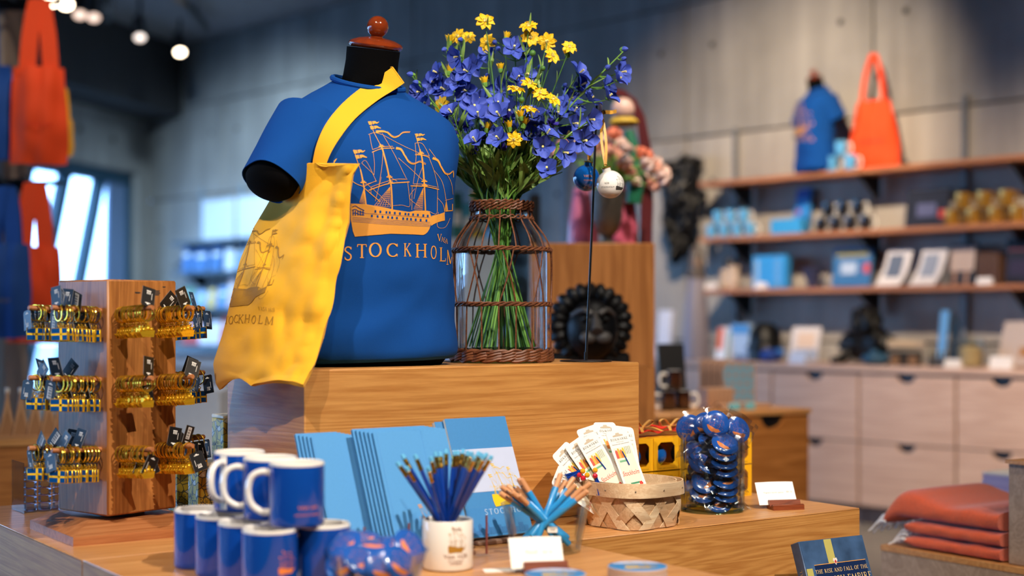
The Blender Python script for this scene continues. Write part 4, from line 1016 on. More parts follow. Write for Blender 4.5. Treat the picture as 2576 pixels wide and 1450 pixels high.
# leafy stems around the neck
for i in range(20):
    a = 2*pi*i/20+rf.uniform(-.2, .2); rr = rf.uniform(.07, .165); p = NECK+Vector((rr*cos(a), rr*sin(a)*.8, rf.uniform(.02, .15)))
    build_stem('leafy_stem', 'leafy green stem filling the bouquet above the wicker rim', 'green stems in the vase', 'plant', p, [], 700+i, STEMD, 0.0015, 13, True)
# ------------------------------------------------------------------ ornament stand
SC_ = T(1.86, 2.40, ZP)
st = thing('ornament_stand', 'thin black metal rod stand on a round foot holding two baubles', 'stand', SC_)
g = G(); g.add(lathe([(0, 0), (.055, 0), (.056, .0015), (.055, .003), (0, .0035)], 48)); obj('foot_plate', g, BLACK, st)
tp = at(1501, 262, SC_.y-0.01)-SC_
g = G(); g.add(tube([(0, 0, .003), (0, 0, .02)], .0035, 10)); g.add(tube([(0, 0, 0.003), tp*0.5+Vector((.001, 0, 0)), tp], .0026, 8)); obj('rod', g, BLACK, st)
g = G(); hk = [tp*0.965, tp*0.965+Vector((0.012, -.004, .002)), tp*0.965+Vector((0.016, -.004, .006))]; g.add(tube(hk, .0016, 6)); hk = [tp*0.955, tp*0.955+Vector((-0.008, .03, .0)), tp*0.955+Vector((-.010, .036, .005))]; g.add(tube(hk, .0016, 6)); obj('hook', g, BLACK, st)
def bauble(label, px, py, Y, r, mat, capm, hang, txt, tcol, ship=False):
    c = at(px, py, Y); t = thing('christmas_bauble', label, 'ornament', c)
    tilt = rot(radians(-14 if mat is ORNW else 8), 'Y')
    g = G(); g.add(ball(r, 40, 24)); g.add(lathe([(r*.32, r*.9), (r*.30, r*1.08), (r*.30, r*1.2), (0, r*1.2)], 24), tilt); obj('ball', g, mat, t)
    g = G(); g.add(lathe([(r*.30, r*1.16), (r*.36, r*1.18), (r*.36, r*1.24), (0, r*1.26)], 24), tilt); g.add(torus(r*.12, r*.025, 14, 5), tilt @ tr(0, 0, r*1.34) @ rot(pi/2, 'X')); obj('gold_collar', g, GOLD, t)
    g = G(); top = tilt @ Vector((0, 0, r*1.36)); h = hang-c
    for dx in (-.004, .004):
        P = [top, top.lerp(h, .5)+Vector((dx*1.2, 0, 0)), h]
        rows = [[p+Vector((-.0028, 0, 0)), p+Vector((.0028, .001, 0))] for p in spline(P, 6)]; g.add(thick(rows, .0003))
    obj('ribbon', g, RIBBON, t)
    g = G()
    def on_ball(a, b): 
        th = a/r; return Vector((r*1.004*cos(b/r)*sin(th), -r*1.004*cos(b/r)*cos(th), r*1.004*sin(b/r)))
    for (s, w, x0, z0) in txt: 
        vs_, fs = textw(s, w); g.add(([on_ball(p.x+x0, p.y+z0) for p in vs_], fs), smooth=False)
    if ship:
        k = r*.9/900
        for q in SHIP: g.add(([on_ball(r*0.75+(a-500)*k, -r*0.05-(b-700)*k) for a, b in q], [[0, 1, 2, 3]]), smooth=False)
    obj('print', g, tcol, t); return t
h1 = SC_+tp*0.957+Vector((0.012, -.004, .0)); h2 = SC_+tp*0.947+Vector((-.009, .034, .0))
bauble('dark blue porcelain bauble hanging behind the thin black rod', 1475, 448, SC_.y+0.035, .0285, ORNB, GOLD, h2, [('VASA', .018, .002, -.001), ('STOCKHOLM', .026, .006, -.009)], GOLDPRINT)
bauble('white porcelain bauble hanging in front, right of the black rod', 1535, 464, SC_.y-0.03, .0297, ORNW, GOLD, h1, [('1628', .010, -.010, -.002), ('STOCKHOLM', .030, -.008, -.010)], DARKTXT, True)
g = G(); b = h1; rows = [[b+Vector((x, -.001, .0+z)), b+Vector((x, -.001, .008+z))] for x, z in ((-.004, 0), (.008, .002), (.02, .0015), (.031, .004))]; g.add(thick([[p-SC_ for p in r] for r in rows], .0004)); obj('ribbon_end', g, RIBBON, st)
g = G(); g.add(box(.007, .0004, .016), tr(*(tp*0.985+Vector((.008, -.004, -.008))))); obj('price_tag', g, WHITE, st)
# ------------------------------------------------------------------ keyring stand
KC = Vector((-0.746, 2.689, 0)); E1 = Vector((-.784, .621, 0)); E2 = Vector((.621, .784, 0)); ROT_K = atan2(.784, .621)-pi/2
ks = thing('keyring_stand', 'square cherry wood pillar stand hung with gold keyrings, left of the mugs', 'display stand', Vector((-.743, 2.697, ZT)), 0)
bw, bt = .262, .036
def frus(w, z0, h, w2): 
    a, b = w/2, w2/2
    return ([(-a, -a, z0), (a, -a, z0), (a, a, z0), (-a, a, z0), (-b, -b, z0+h), (b, -b, z0+h), (b, b, z0+h), (-b, b, z0+h)], [[3, 2, 1, 0], [4, 5, 6, 7], [0, 1, 5, 4], [1, 2, 6, 5], [2, 3, 7, 6], [3, 0, 4, 7]])
g = G(); g.add(frus(bw, 0, .016, bw), smooth=False); g.add(frus(bw, .016, .019, bw-.085), smooth=False); o = obj('base', g, WALNUT_B, ks); o.rotation_euler = (0, 0, ROT_T)
KW = .155; KZ0, KZ1 = 0.044, 0.475
kcol_off = KC-Vector((-.743, 2.697, 0))
g = G(); g.add(box(KW, KW, KZ1-KZ0, .003), tr(0, 0, KZ0), smooth=False); col = obj('column', g, WALNUT, ks, loc=kcol_off); col.rotation_euler = (0, 0, atan2(E2.y, E2.x))
g = G(); g.add(lathe([(0, .035), (.05, .035), (.05, KZ0), (0, KZ0)], 24)); obj('swivel', g, BLACK, ks, loc=kcol_off)
# little ink stamps near the top of the column
g = G()
for (x, z, w, h) in ((-.012, .45, .016, .003), (.032, .447, .016, .010), (.048, .462, .01, .002)):
    for k in range(5): g.add(box(w*(.5+.5*((k*37) % 5)/5), .0003, h*.14, base=True), tr(x, -KW/2-.0002, z+h*k/5), smooth=False)
obj('ink_stamp', g, DARKTXT, col)
# keyring models: local +y points along the peg outwards; hangs from origin
KR = 0.0145
g = G(); g.add(torus(KR, .0014, 22, 5), tr(0, 0, -KR+.006) @ rot(pi/2, 'X')); RINGM = mesh('ring', g, [GOLD])
CHARM = plain('gold_charm', '#ffc52c', 0.24, metal=0.7, var=0.08, spec=0.9)
def flagmesh():
    g = G(); w, h, d = .0235, .0205, .0028; g.add(box(w, d, h, .0004), tr(0, 0, -.052), mi=0, smooth=False)
    for sy in (1, -1):
        y = sy*d/2
        for x0, x1, z0, z1 in ((-.0108, -.0042, .0118, .0195), (-.0010, .0108, .0118, .0195), (-.0108, -.0042, .001, .0085), (-.0010, .0108, .001, .0085)):
            g.add(box(x1-x0, .0004, z1-z0), tr((x0+x1)/2, y, -.052+z0), mi=1, smooth=False)
        g.add(box(.0032-.0, .0003, .0185), tr(-.0026, y, -.051), mi=2, smooth=False); g.add(box(.0216, .0003, .0033), tr(0, y, -.0435), mi=2, smooth=False)
    g.add(torus(.0025, .0007, 10, 5), tr(0, 0, -.0295) @ rot(pi/2, 'Y')); g.add(torus(.0025, .0007, 10, 5), tr(0, 0, -.0262) @ rot(pi/2, 'X')); g.add(box(.003, .002, .003), tr(0, 0, -.033)); return mesh('flag_charm', g, [CHARM, FLAGBLUE, FLAGYEL])
def shipmesh():
    g = G(); P = [(-.013, 0), (.010, 0), (.014, .006), (.017, .008), (.011, .0085), (.0095, .010), (.009, .017), (.004, .018), (.003, .0115), (.002, .0115), (.0015, .021), (-.0045, .022), (-.005, .0115), (-.0065, .0115), (-.007, .0175), (-.011, .017), (-.0115, .011), (-.015, .0125)]
    g.add(prism(P, .0035, -.00175), tr(0, 0, -.0515) @ rot(pi/2, 'X'), smooth=False)
    for x, z, w, h in ((.0065, .0115, .0045, .0045), (-.0015, .013, .0055, .006), (-.009, .0125, .0035, .004)):
        for sy in (1, -1): g.add(ball(w/1.6, 8, 6), tr(x, sy*.0018, -.0515+z+h*.3) @ scl(1, .5, .9))
    for k in range(5): g.add(box(.0022, .0045, .0018), tr(-.009+k*.0042, 0, -.0475))
    g.add(torus(.0025, .0007, 10, 5), tr(0, 0, -.0285) @ rot(pi/2, 'Y')); g.add(torus(.0025, .0007, 10, 5), tr(0, 0, -.0255) @ rot(pi/2, 'X')); return mesh('ship_charm', g, [CHARM])
def tagmesh(v):
    g = G(); w, h = .0265, .036
    P = [(-w/2+.003, 0), (w/2-.003, 0), (w/2, -.003), (w/2, -h), (-w/2, -h), (-w/2, -.003)]
    g.add(prism(P, .0006, -.0003), rot(pi/2, 'X'), mi=0, smooth=False)
    for s in (1, -1):
        y = s*.0004
        g.add(box(.010, .0002, .0016), tr(0, y, -.007), mi=1, smooth=False); g.add(box(.004, .0002, .0018), tr(0, y, -.0054), mi=1, smooth=False)
        if v == 0 or s < 0:
            for k in range(3): g.add(box(.0013, .0002, .005), tr(-.003+.003*k, y, -.028), mi=1, smooth=False)
            g.add(box(.009, .0002, .0014), tr(0, y, -.030), mi=1, smooth=False); g.add(box(.0007, .0002, .012), tr(.007, y, -.026), mi=1, smooth=False)
        else:
            g.add(box(.011, .0002, .022), tr(0, y, -.033), mi=1, smooth=False)
            for k in range(8): g.add(box(.008, .0004, .0008*(1+k % 2)), tr(-.001, y*1.3, -.0315+k*.0025), mi=0, smooth=False)
    for e in ((-w/2, 0), (w/2, 0)): g.add(box(.0003, .0006, h-.003), tr(e[0], 0, -h), mi=2, smooth=False)
    g.add(box(w, .0006, .0003), tr(0, 0, -h), mi=2, smooth=False)
    return mesh('tag', g, [BLACKCARD, WHITE, GREYTXT])
FLAGM, SHIPM, TAGS = flagmesh(), shipmesh(), [tagmesh(0), tagmesh(1)]
rk = random.Random(5)
def peg_row(bx, nrm, z, n, kind, lab, L=.102, tagtilt=1.0, tags=1.0):
    """bx: foot of the peg on the column (world xy), nrm: outward direction"""
    b = Vector((bx.x, bx.y, ZT+z)); d = Vector((nrm.x, nrm.y, .05)).normalized()
    g = G(); o_ = b-col_world; g.add(tube([o_-d*.004, o_+d*(L-.002), o_+d*L], [.0048, .0048, .004], 10)); obj('peg', g, DOWEL, ks, loc=kcol_off+Vector((0, 0, 0)))
    ang = atan2(nrm.y, nrm.x)-pi/2
    m = {'flag': FLAGM, 'ship': SHIPM}[kind]
    for k in range(n):
        t_ = .012+(L-.026)*k/(n-1)
        p = b+d*t_
        t = thing('keyring', lab[0], 'keyring', p, ang+rk.uniform(-.12, .12), group=lab[1])
        o = obj('ring', RINGM, None, t); o.rotation_euler = (0.0, 0, rk.uniform(-.25, .25))
        o = obj(m.name.split('.')[0], m, None, t); o.rotation_euler = (rk.uniform(-.05, .05), rk.uniform(-.05, .05), rk.uniform(-.12, .12)+((.75 if k == n-1 else .3*(k/n)) if kind == 'flag' and L > .1 else 0))
        if kind == 'flag': o.scale = (1.25, 1.2, 1.12)
        if rk.random() < tags or k == n-1:
            o = obj('tag', TAGS[0 if rk.random() < .75 else 1], None, t)
            side = -1 if kind == 'flag' else 1
            up = rk.random() < (.22 if kind == 'flag' else .4)
            if up: o.location = (rk.uniform(-.006, .012)*1, rk.uniform(-.002, .006), rk.uniform(-.002, .004)); o.rotation_euler = (rk.uniform(-.35, .35), rk.uniform(2.3, 3.6), rk.uniform(-.3, .3))
            else: o.location = ((.016 if kind == 'flag' else -.013)+rk.uniform(-.004, .004), .004+rk.uniform(0, .003), -.004 if kind == 'flag' else -.012); o.rotation_euler = (rk.uniform(-.25, .25), rk.uniform(-.4, .4), rk.uniform(-.25, .25))
col_world = Vector((KC.x, KC.y, ZT))
CORN = KC-(E1+E2)*(KW/2)      # nearest vertical edge
rows = [(.418, 'upper'), (.292, 'middle'), (.165, 'lower')]
for z, nm in rows:
    for fr, w in ((.14, 'next to the edge'), (.60, 'away from the edge')):
        peg_row(CORN+E1*(KW*fr), -E2, z, 11, 'flag', ('flag keyring on the %s left-face peg %s' % (nm, w), 'flag keyrings on the %s peg %s' % (nm, w)))
    for fr, w in ((.14, 'next to the edge'), (.72, 'away from the edge')):
        peg_row(CORN+E2*(KW*fr), -E1, z, 12, 'ship', ('golden ship keyring on the %s right-face peg %s' % (nm, w), 'ship keyrings on the %s peg %s' % (nm, w)), tags=.16)
    peg_row(CORN+E2*KW+E1*(KW*.28), E2, z, 8, 'flag', ('golden keyring sticking out behind the stand on its %s far peg' % nm, 'keyrings on the %s far peg' % nm), tags=.8)
# ------------------------------------------------------------------ mugs
MR, MH = .041, .095
def mugmesh():
    g = G(); g.add(lathe([(0, 0.001), (MR-.006, 0.001), (MR-.003, 0), (MR-.0006, .003), (MR, .006), (MR, MH-.005)], 48), mi=0)
    g.add(lathe([(MR, MH-.005), (MR, MH-.002), (MR-.0018, MH), (MR-.0036, MH-.002), (MR-.0038, .009), (MR-.008, .006), (0, .006)], 48), mi=1); return g
def handle(): 
    P = [(MR-.002, 0, .078), (MR+.012, 0, .080), (MR+.026, 0, .072), (MR+.031, 0, .052), (MR+.026, 0, .032), (MR+.012, 0, .021), (MR-.002, 0, .020)]
    g = G(); g.add(tube(spline(P, 5), .0056, 10, flat=.9))
    st_ = [[((MR+.0004)*cos(a), (MR+.0004)*sin(a), z) for a in [-.16+.32*i/6 for i in range(7)]] for z in (.0045, .03, .06, MH-.005)]
    g.add(gridf(st_)); return g
MUGM = mesh('body', mugmesh(), [BLUEG, WHITEG]); HANM = mesh('handle', handle(), [WHITEG])
def cylmap(r, a0): return lambda x, z: Vector(((r+.0004)*cos(a0+x/r), (r+.0004)*sin(a0+x/r), z))
def mug(p, ha, label, pa=None, big=False, txt=False):
    t = thing('mug', label, 'mug', p); obj('body', MUGM, None, t); o = obj('handle', HANM, None, t); o.rotation_euler = (0, 0, ha)
    if pa is not None:
        f = cylmap(MR, pa); g = G(); k = .030/900
        if big: quads_to(g, SHIP, lambda x, y: f((x-500)*k*1.0, .046-(y-700)*k))
        for s, w, z in (('VASA 1628', .030, .028), ('STOCKHOLM SWEDEN', .040, .018)) if txt else (('STOCKHOLM', .026, .018),):
            vs_, fs = textw(s, w); g.add(([f(q.x, q.y+z) for q in vs_], fs), smooth=False)
        obj('print', g, ORGPRINT, t)
    return t
M0 = Vector((-.3574, 2.10, ZT)); DU = Vector((UX, UY, 0)); DV = Vector((VX, VY, 0))
ord_ = ['front', 'second', 'third', 'rearmost']
for i in range(4):
    mug(M0+DU*(.0885*i), radians(40), 'blue mug with white rim, %s in the left file of the bottom layer' % ord_[i], radians(-45) if i == 0 else None, True)
    mug(M0+DU*(.0885*i)+DV*.0875, radians(75), 'blue mug with white rim, %s in the right file of the bottom layer' % ord_[i])
for k, (i, ha, lab) in enumerate(((0, 188, 'blue mug on top of the pyramid, nearest, white handle turned left'), (1.05, 192, 'blue mug in the middle of the top layer, handle turned left'), (2.35, 243, 'blue mug at the back of the top layer, handle facing front'))):
    mug(M0+DV*.044+DU*(.0885*i)+Vector((0, 0, MH+.0005)), radians(ha), lab, radians(-58) if k == 0 else None, False, True)
# ------------------------------------------------------------------ pencil pot and pencils
PC = Vector(((1126-1288)/F*2.30, 2.30, ZT)); pot = thing('pencil_pot', 'white mug with brown ship print holding dark blue pencils', 'mug', PC)
g = G(); pr = .0412; ph = .080
g.add(lathe([(0, .001), (pr-.004, .001), (pr-.001, .002), (pr, .005), (pr, ph-.002), (pr-.0015, ph), (pr-.0032, ph-.002), (pr-.0035, .008), (0, .006)], 48)); obj('body', g, WHITEG, pot)
g = G(); f = cylmap(pr, radians(-86+18)); k = .036/900
quads_to(g, SHIP, lambda x, y: f((x-500)*k*.85, .048-(y-700)*k))
obj('ship_print', g, BROWNPRINT, pot)
g = G()
for s, w, z in (('1628', .014, .066), ('Vasa 1628', .040, .022), ('STOCKHOLM', .026, .016), ('SWEDEN', .02, .0115)):
    vs_, fs = textw(s, w); g.add(([f(q.x, q.y+z) for q in vs_], fs), smooth=False)
obj('print', g, C_('#8a5a3c'), pot)
PL = .176
def pencilmesh():
    g = G(); r = .0037
    g.add(lathe([(0, 0), (.0008, .001), (r, .016), (r, PL-.028)], 6), mi=0, smooth=False); return mesh('shaft', g, [PENCILB])
g = G(); g.add(lathe([(.0037, PL-.028), (.0040, PL-.027), (.0037, PL-.0255), (.0039, PL-.0235), (.0036, PL-.022), (.0036, PL-.016), (.0039, PL-.015), (.0036, PL-.0135), (.0038, PL-.009), (.0034, PL-.0085)], 14)); FERM = mesh('ferrule', g, [BRASS])
g = G(); g.add(lathe([(.0034, PL-.009), (.0036, PL-.003), (.0028, PL-.0005), (0, PL)], 12)); ERM = mesh('eraser', g, [ERASER]); SHAM = pencilmesh()
er = [(998, 1163, -.012), (1011, 1144, .012), (1021, 1175, -.022), (1043, 1144, -.005), (1078, 1181, -.034), (1083, 1149, -.01), (1094, 1137, .012), (1107, 1137, .02), (1122, 1130, .024), (1144, 1133, .006), (1153, 1133, .018), (1166, 1130, .026), (1178, 1134, .008), (1188, 1137, -.012), (1195, 1147, -.03), (1205, 1136, .022), (1214, 1140, .0), (1220, 1146, -.02), (1226, 1140, .014), (1238, 1147, -.006)]
plab = ['leftmost dark blue pencil in the pot', 'dark blue pencil leaning left behind the leftmost one', 'dark blue pencil with the lowest eraser of the left group', 'dark blue pencil standing alone left of the middle gap', 'dark blue pencil crossing in front of the bunch, eraser lowest']
for i, (px, py, dy) in enumerate(er):
    top = at(px, py, PC.y+dy*1.5)
    dx, dyy = top.x-PC.x, top.y-PC.y
    rb = random.Random(i); q = Vector((-dx*.42+rb.uniform(-.006, .006), -dyy*.35+rb.uniform(-.01, .01), 0))
    if q.length > .030: q = q*(.030/q.length)
    b = PC+Vector((q.x, q.y, .012)); d = (top-b); z = d.normalized()
    b = top-z*PL
    if b.z < ZT+.010: b = b+z*((ZT+.010-b.z)/z.z)
    t = thing('pencil', plab[i] if i < 5 else 'dark blue pencil with a pale blue eraser in the right bunch of the pot', 'pencil', b, group=None if i < 5 else 'pencils in the right bunch of the pot')
    t.rotation_euler = Vector((0, 0, 1)).rotation_difference(z).to_euler()
    for n_, m in (('shaft', SHAM), ('ferrule', FERM), ('eraser', ERM)): obj(n_, m, None, t)
# ------------------------------------------------------------------ bowl of light blue pens
def bowlmesh(rt, rb, h, mi=0):
    g = G(); g.add(lathe([(0, .0), (rb-.002, .0), (rb, .002), (rt-.001, h-.004), (rt+.002, h-.001), (rt+.001, h), (rt-.002, h-.001), (rt-.004, h-.005), (rb-.0025, .005), (0, .005)], 56)); return g
def sticker(parent, r, z, a, w=.017):
    f = cylmap(r+.0003, a); rows_ = [[f(x, zz) for x in [-w/2+w*i/4 for i in range(5)]] for zz in (z-.005, z+.005)]
    g = G(); g.add(gridf(rows_), mi=0, smooth=False)
    vs_, fs = textw('1500', w*.5); f2 = cylmap(r+.0007, a); g.add(([f2(q.x, q.y+z-.0015) for q in vs_], fs), mi=1, smooth=False)
    obj('price_sticker', g, [WHITE, GREYTXT], parent)
BC = Vector(((1373-1288)/F*2.47, 2.47, ZT)); bowl = thing('glass_bowl', 'clear glass bowl holding light blue pens with pale wood tips', 'bowl', BC)
obj('body', bowlmesh(.077, .060, .083), JARG, bowl); sticker(bowl, .069, .047, radians(-90+8))
PNL = .135
g = G(); g.add(lathe([(0, 0), (.0042, .0), (.0055, .004), (.0055, PNL-.028), (.0048, PNL-.026)], 14)); PNB = mesh('barrel', g, [PENB])
g = G(); g.add(lathe([(.0048, PNL-.026), (.0050, PNL-.012), (.0046, PNL-.001), (.0036, PNL), (0, PNL-.0005)], 14)); PNT = mesh('wood_tip', g, [COPPER])
g = G(); g.add(box(.0022, .0012, .034, .0004), tr(0, -.0068, PNL-.044)); g.add(box(.0022, .003, .003), tr(0, -.006, PNL-.013)); PNC = mesh('clip', g, [STEEL])
tips = [(300, 612, -.01), (355, 602, .01), (440, 622, .0), (490, 582, .03), (520, 600, -.01), (287, 672, -.03), (400, 662, -.03), (462, 690, -.045), (858, 492, .02), (905, 560, .03), (980, 530, .04), (1000, 595, -.01), (1062, 622, -.02), (1138, 582, .0), (1110, 652, -.03)]
ptl = {8: 'light blue pen standing tallest, right of the middle of the glass bowl', 5: 'light blue pen leaning left with the lowest tip on the left of the bowl', 13: 'light blue pen leaning furthest right out of the bowl', 10: 'light blue pen behind with a dark wooden tip, leaning back right', 7: 'thick looking light blue pen crossing the front of the bowl from the left'}
for i, (cx, cy, dy) in enumerate(tips):
    top = at(1180+cx/3.718, 1060+cy/3.718, BC.y+dy); rb = random.Random(40+i)
    dx, dyy = top.x-BC.x, top.y-BC.y; q = Vector((-dx*.75+rb.uniform(-.012, .012), -dyy*.5+rb.uniform(-.02, .02), 0))
    if q.length > .05: q *= .05/q.length
    b = BC+q+Vector((0, 0, .012)); z = (top-b).normalized(); b2 = top-z*PNL
    if b2.z < ZT+.012: b2 = b
    t = thing('pen', ptl.get(i) or ('light blue pen leaning left in the glass bowl' if cx < 700 else 'light blue pen leaning right in the glass bowl'), 'pen', b2, group=None if i in ptl else ('pens leaning left in the bowl' if cx < 700 else 'pens leaning right in the bowl'))
    t.rotation_euler = (Vector((0, 0, 1)).rotation_difference(z).to_matrix().to_4x4() @ rot(rb.uniform(0, 6), 'Z')).to_euler()
    for n_, m in (('barrel', PNB), ('wood_tip', PNT), ('clip', PNC)): obj(n_, m, None, t)
# ------------------------------------------------------------------ bowl of badges in front
def badgemesh(r=.029):
    g = G(); g.add(lathe([(0, .0), (r-.003, .0), (r-.0005, .0008), (r, .002), (r-.002, .0042), (r-.008, .0060), (r*.4, .0070), (0, .0072)], 36), mi=0)
    g.add(lathe([(r-.004, -.0002), (0, -.0002)], 24), mi=1)
    k = r*1.25/900
    dome = lambda x, y: Vector((x, y, .0078-.0062*((x*x+y*y)/(r*r))**1.6))
    for q in SHIP[::1]: 
        g.add(([dome((a-560)*k, -(b-660)*k) for a, b in q], [[0, 1, 2, 3]]), mi=2, smooth=False)
    for s in serif_quads('STOCKHOLM', .0052, 0, -r*.66, .3, 'C', 5): g.add(([dome(a, b) for a, b in s], [[0, 1, 2, 3]]), mi=2, smooth=False)
    return g
SHIP_ALL = SHIP
SHIP = [q for i, q in enumerate(SHIP_ALL) if i < 330 or i % 3 == 0]
BADM = mesh('badge', badgemesh(), [BADGE, STEEL, ORGPRINT]); SHIP = SHIP_ALL
DC = Vector(((946-1288)/F*2.08, 2.08, ZT)); db = thing('glass_bowl', 'clear glass bowl of blue ship badges at the front edge', 'bowl', DC)
obj('body', bowlmesh(.075, .056, .066), JARG, db); sticker(db, .066, .030, radians(-90-3))
bd = [(940, 1378, .00, (.18, .05, .2)), (905, 1412, -.04, (.75, -.15, 1.0)), (868, 1377, .0, (.4, -.75, .4)), (1005, 1383, .01, (.4, .4, .2)), (1040, 1378, .02, (.6, .9, 0)), (985, 1362, .045, (.1, .2, 2)), (905, 1362, .05, (.2, -.3, .7)), (965, 1428, -.048, (1.15, .1, .3)), (1010, 1422, -.04, (1.0, .5, .6)), (865, 1420, -.02, (.9, -.7, .1))]
blab = ['flat blue badge in the middle of the heap in the front bowl', 'tilted blue badge with an orange ship, lower left in the front bowl', 'blue badge on edge at the left rim of the front bowl', 'blue badge with pale print right of the middle of the front bowl', 'blue badge standing at the right rim of the front bowl', 'blue badge at the back of the front bowl, beside the acrylic holder', 'blue badge behind on the left of the heap in the front bowl', 'blue badge pressed upright against the glass behind the price sticker', 'blue badge upright behind the glass, right of the sticker', 'blue badge upright behind the glass, left of the sticker']
for (px, py, dy, e), lab in zip(bd, blab):
    p = at(px, py, DC.y+dy); d = p-DC; 
    rr = math.hypot(d.x, d.y)
    if rr > .05: d.x *= .05/rr; d.y *= .05/rr
    o = obj('badge', BADM, None, loc=DC+d, label=lab, cat='badge'); o.rotation_euler = Euler(e)
for k in range(6):
    a = 2*pi*k/6; o = obj('badge', BADM, None, loc=DC+Vector((.028*cos(a), .028*sin(a), .010+.007*(k % 3))), label='blue badge at the bottom of the front glass bowl', cat='badge', group='badges low in the front bowl'); o.rotation_euler = (.3*sin(a), .3*cos(a), a)
# ------------------------------------------------------------------ coasters
def coaster_stack(px, py, Y, n, label, g_):
    p = at(px, py, Y); zt = p.z; cr = .046; th = .0052
    for k in range(n):
        z = zt-th*(k+1)
        if z < ZT: break
        t = thing('coaster', ('top ' if k == 0 else '')+label if k == 0 else label+', below the top one', 'coaster', (p.x+rk.uniform(-.0012, .0012), p.y+rk.uniform(-.0012, .0012), z), rk.uniform(0, .1), group=None if k == 0 else g_)
        g = G(); g.add(lathe([(0, 0), (cr-.001, 0), (cr, .001), (cr, th-.0008), (cr-.0006, th-.0004), (0, th-.0004)], 48)); obj('board', g, C_('#cdb7a8'), t)
        g = G(); g.add(lathe([(cr-.0008, th-.0004), (cr-.0012, th-.0001), (0, th-.0001)], 48)); o = obj('print', g, NOTEC, t)
        if k == 0:
            g = G(); P = [(cr*.9*cos(a), cr*.9*sin(a)) for a in [pi*.15+pi*.7*i/16 for i in range(17)]]; g.add(prism(P, .0003, th-.0001), smooth=False); obj('pale_field', g, LAV, t)
            g = G(); kk = .05/900; quads_to(g, SHIP, lambda x, y: Vector(((x-500)*kk, -(y-700)*kk, th+.0004))); obj('ship_print', g, FLAGYEL, t)
    return
coaster_stack(1604, 1424, 2.19, 6, 'round blue coaster in the right-hand stack on the front table', 'coasters in the right stack')
coaster_stack(1395, 1443, 2.12, 5, 'round blue coaster in the stack before the price card', 'coasters in the middle stack')
# ------------------------------------------------------------------ price cards
def card_holder(p, rz, label, lines, clabel, w=.086, wx=0.018):
    t = thing('card_holder', label, 'card holder', p, rz)
    g = G(); P = [(-.020, 0), (.014, 0), (.016, .006), (.008, .019), (.001, .019), (-.003, .007), (-.006, .007), (-.014, .012), (-.020, .010)]
    g.add(prism(P, .070, -.035), rot(pi/2, 'Z') @ rot(pi/2, 'X'), smooth=False)
    obj('block', g, MAHOG, t)
    c = thing('price_card', clabel, 'card', Vector(p)+Vector((0, 0, .0085)), rz)
    lean = radians(28)
    M = tr(-.012, .006, 0) @ rot(-lean, 'X')
    g = G(); rows_ = [[(-w/2+w*i/6, .0025*((i/6-.5)*2)**2*(j/4), .052*j/4) for i in range(7)] for j in range(5)]
    g.add(thick(rows_, .0005), M); obj('sheet', g, WHITE, c)
    g = G()
    for s, wd, x, z in lines:
        vs_, fs = textw(s, wd); g.add(([Vector((q.x+x, -.0006+.0025*((q.x+x)/w*2)**2*.6, q.y+z)) for q in vs_], fs), M, smooth=False)
    obj('lettering', g, GREYTXT, c)
c1 = on(1974, 1283, ZT); card_holder(c1+Vector((0.003, 0.012, 0)), ROT_T-.38, 'small red-brown wooden card holder on the right oak table', [('Magnetic bottle opener', .046, -.006, .026), ('SEK 50', .014, .030, .027)], 'white price card for magnetic bottle opener right of the jar')
c2 = on(1375, 1449, ZT); card_holder(c2+Vector((0, .015, 0)), ROT_T-.40, 'small red-brown wooden card holder in front of the pen bowl', [('Pencil', .018, -.008, .024), ('SEK 30', .016, .018, .024)], 'white price card standing in front of the pen bowl')
o = thing('price_card', 'white card lying flat beside the pencil pot', 'card', on(1265, 1436, ZT), radians(10)); g = G(); g.add(box(.062, .030, .0008), smooth=False); obj('sheet', g, WHITE, o)
# ------------------------------------------------------------------ notebooks on stands
def leaning(v0, w, ub, lean, hh, th, m, name, label, cat, zb=ZT+.012, du=0.0, edge=NOTED, rz=0.0, parts=None, group=None):
    t = thing(name, label, cat, T(v0+w/2, ub+du, zb)); t.rotation_euler = (Matrix.Rotation(ROT_T+rz, 4, 'Z') @ rot(-lean, 'X')).to_euler()
    if group: t['group'] = group
    g = G(); g.add(box(w-.0012, th-.0012, hh-.0012), tr(0, th/2, .0006), smooth=False); obj('pages', g, edge, t)
    g = G(); g.add(box(w, .0009, hh, .0003), tr(0, .0004, 0), mi=0, smooth=False); g.add(box(w, .0009, hh, .0003), tr(0, th-.0004, 0), mi=0, smooth=False);
    obj('cover', g, m, t); return t
ln_ = radians(24)
for k in range(5):
    t = leaning(1.104-.004*k, .080, 2.105+.0066*k, ln_, .208+.001*k, .0052, NOTEB, 'notebook', ['narrow light blue notebook at the front of the left pile', None, None, None, 'narrow light blue notebook at the back of the left pile'][k] or 'narrow light blue notebook inside the left pile', 'notebook', group=None if k in (0, 4) else 'notebooks in the left pile')
    if k == 0:
        g = G(); g.add(box(.0012, .0006, .206), tr(-.036, -.0003, .001), smooth=False); obj('spine_crease', g, C_('#4a93cf'), t)
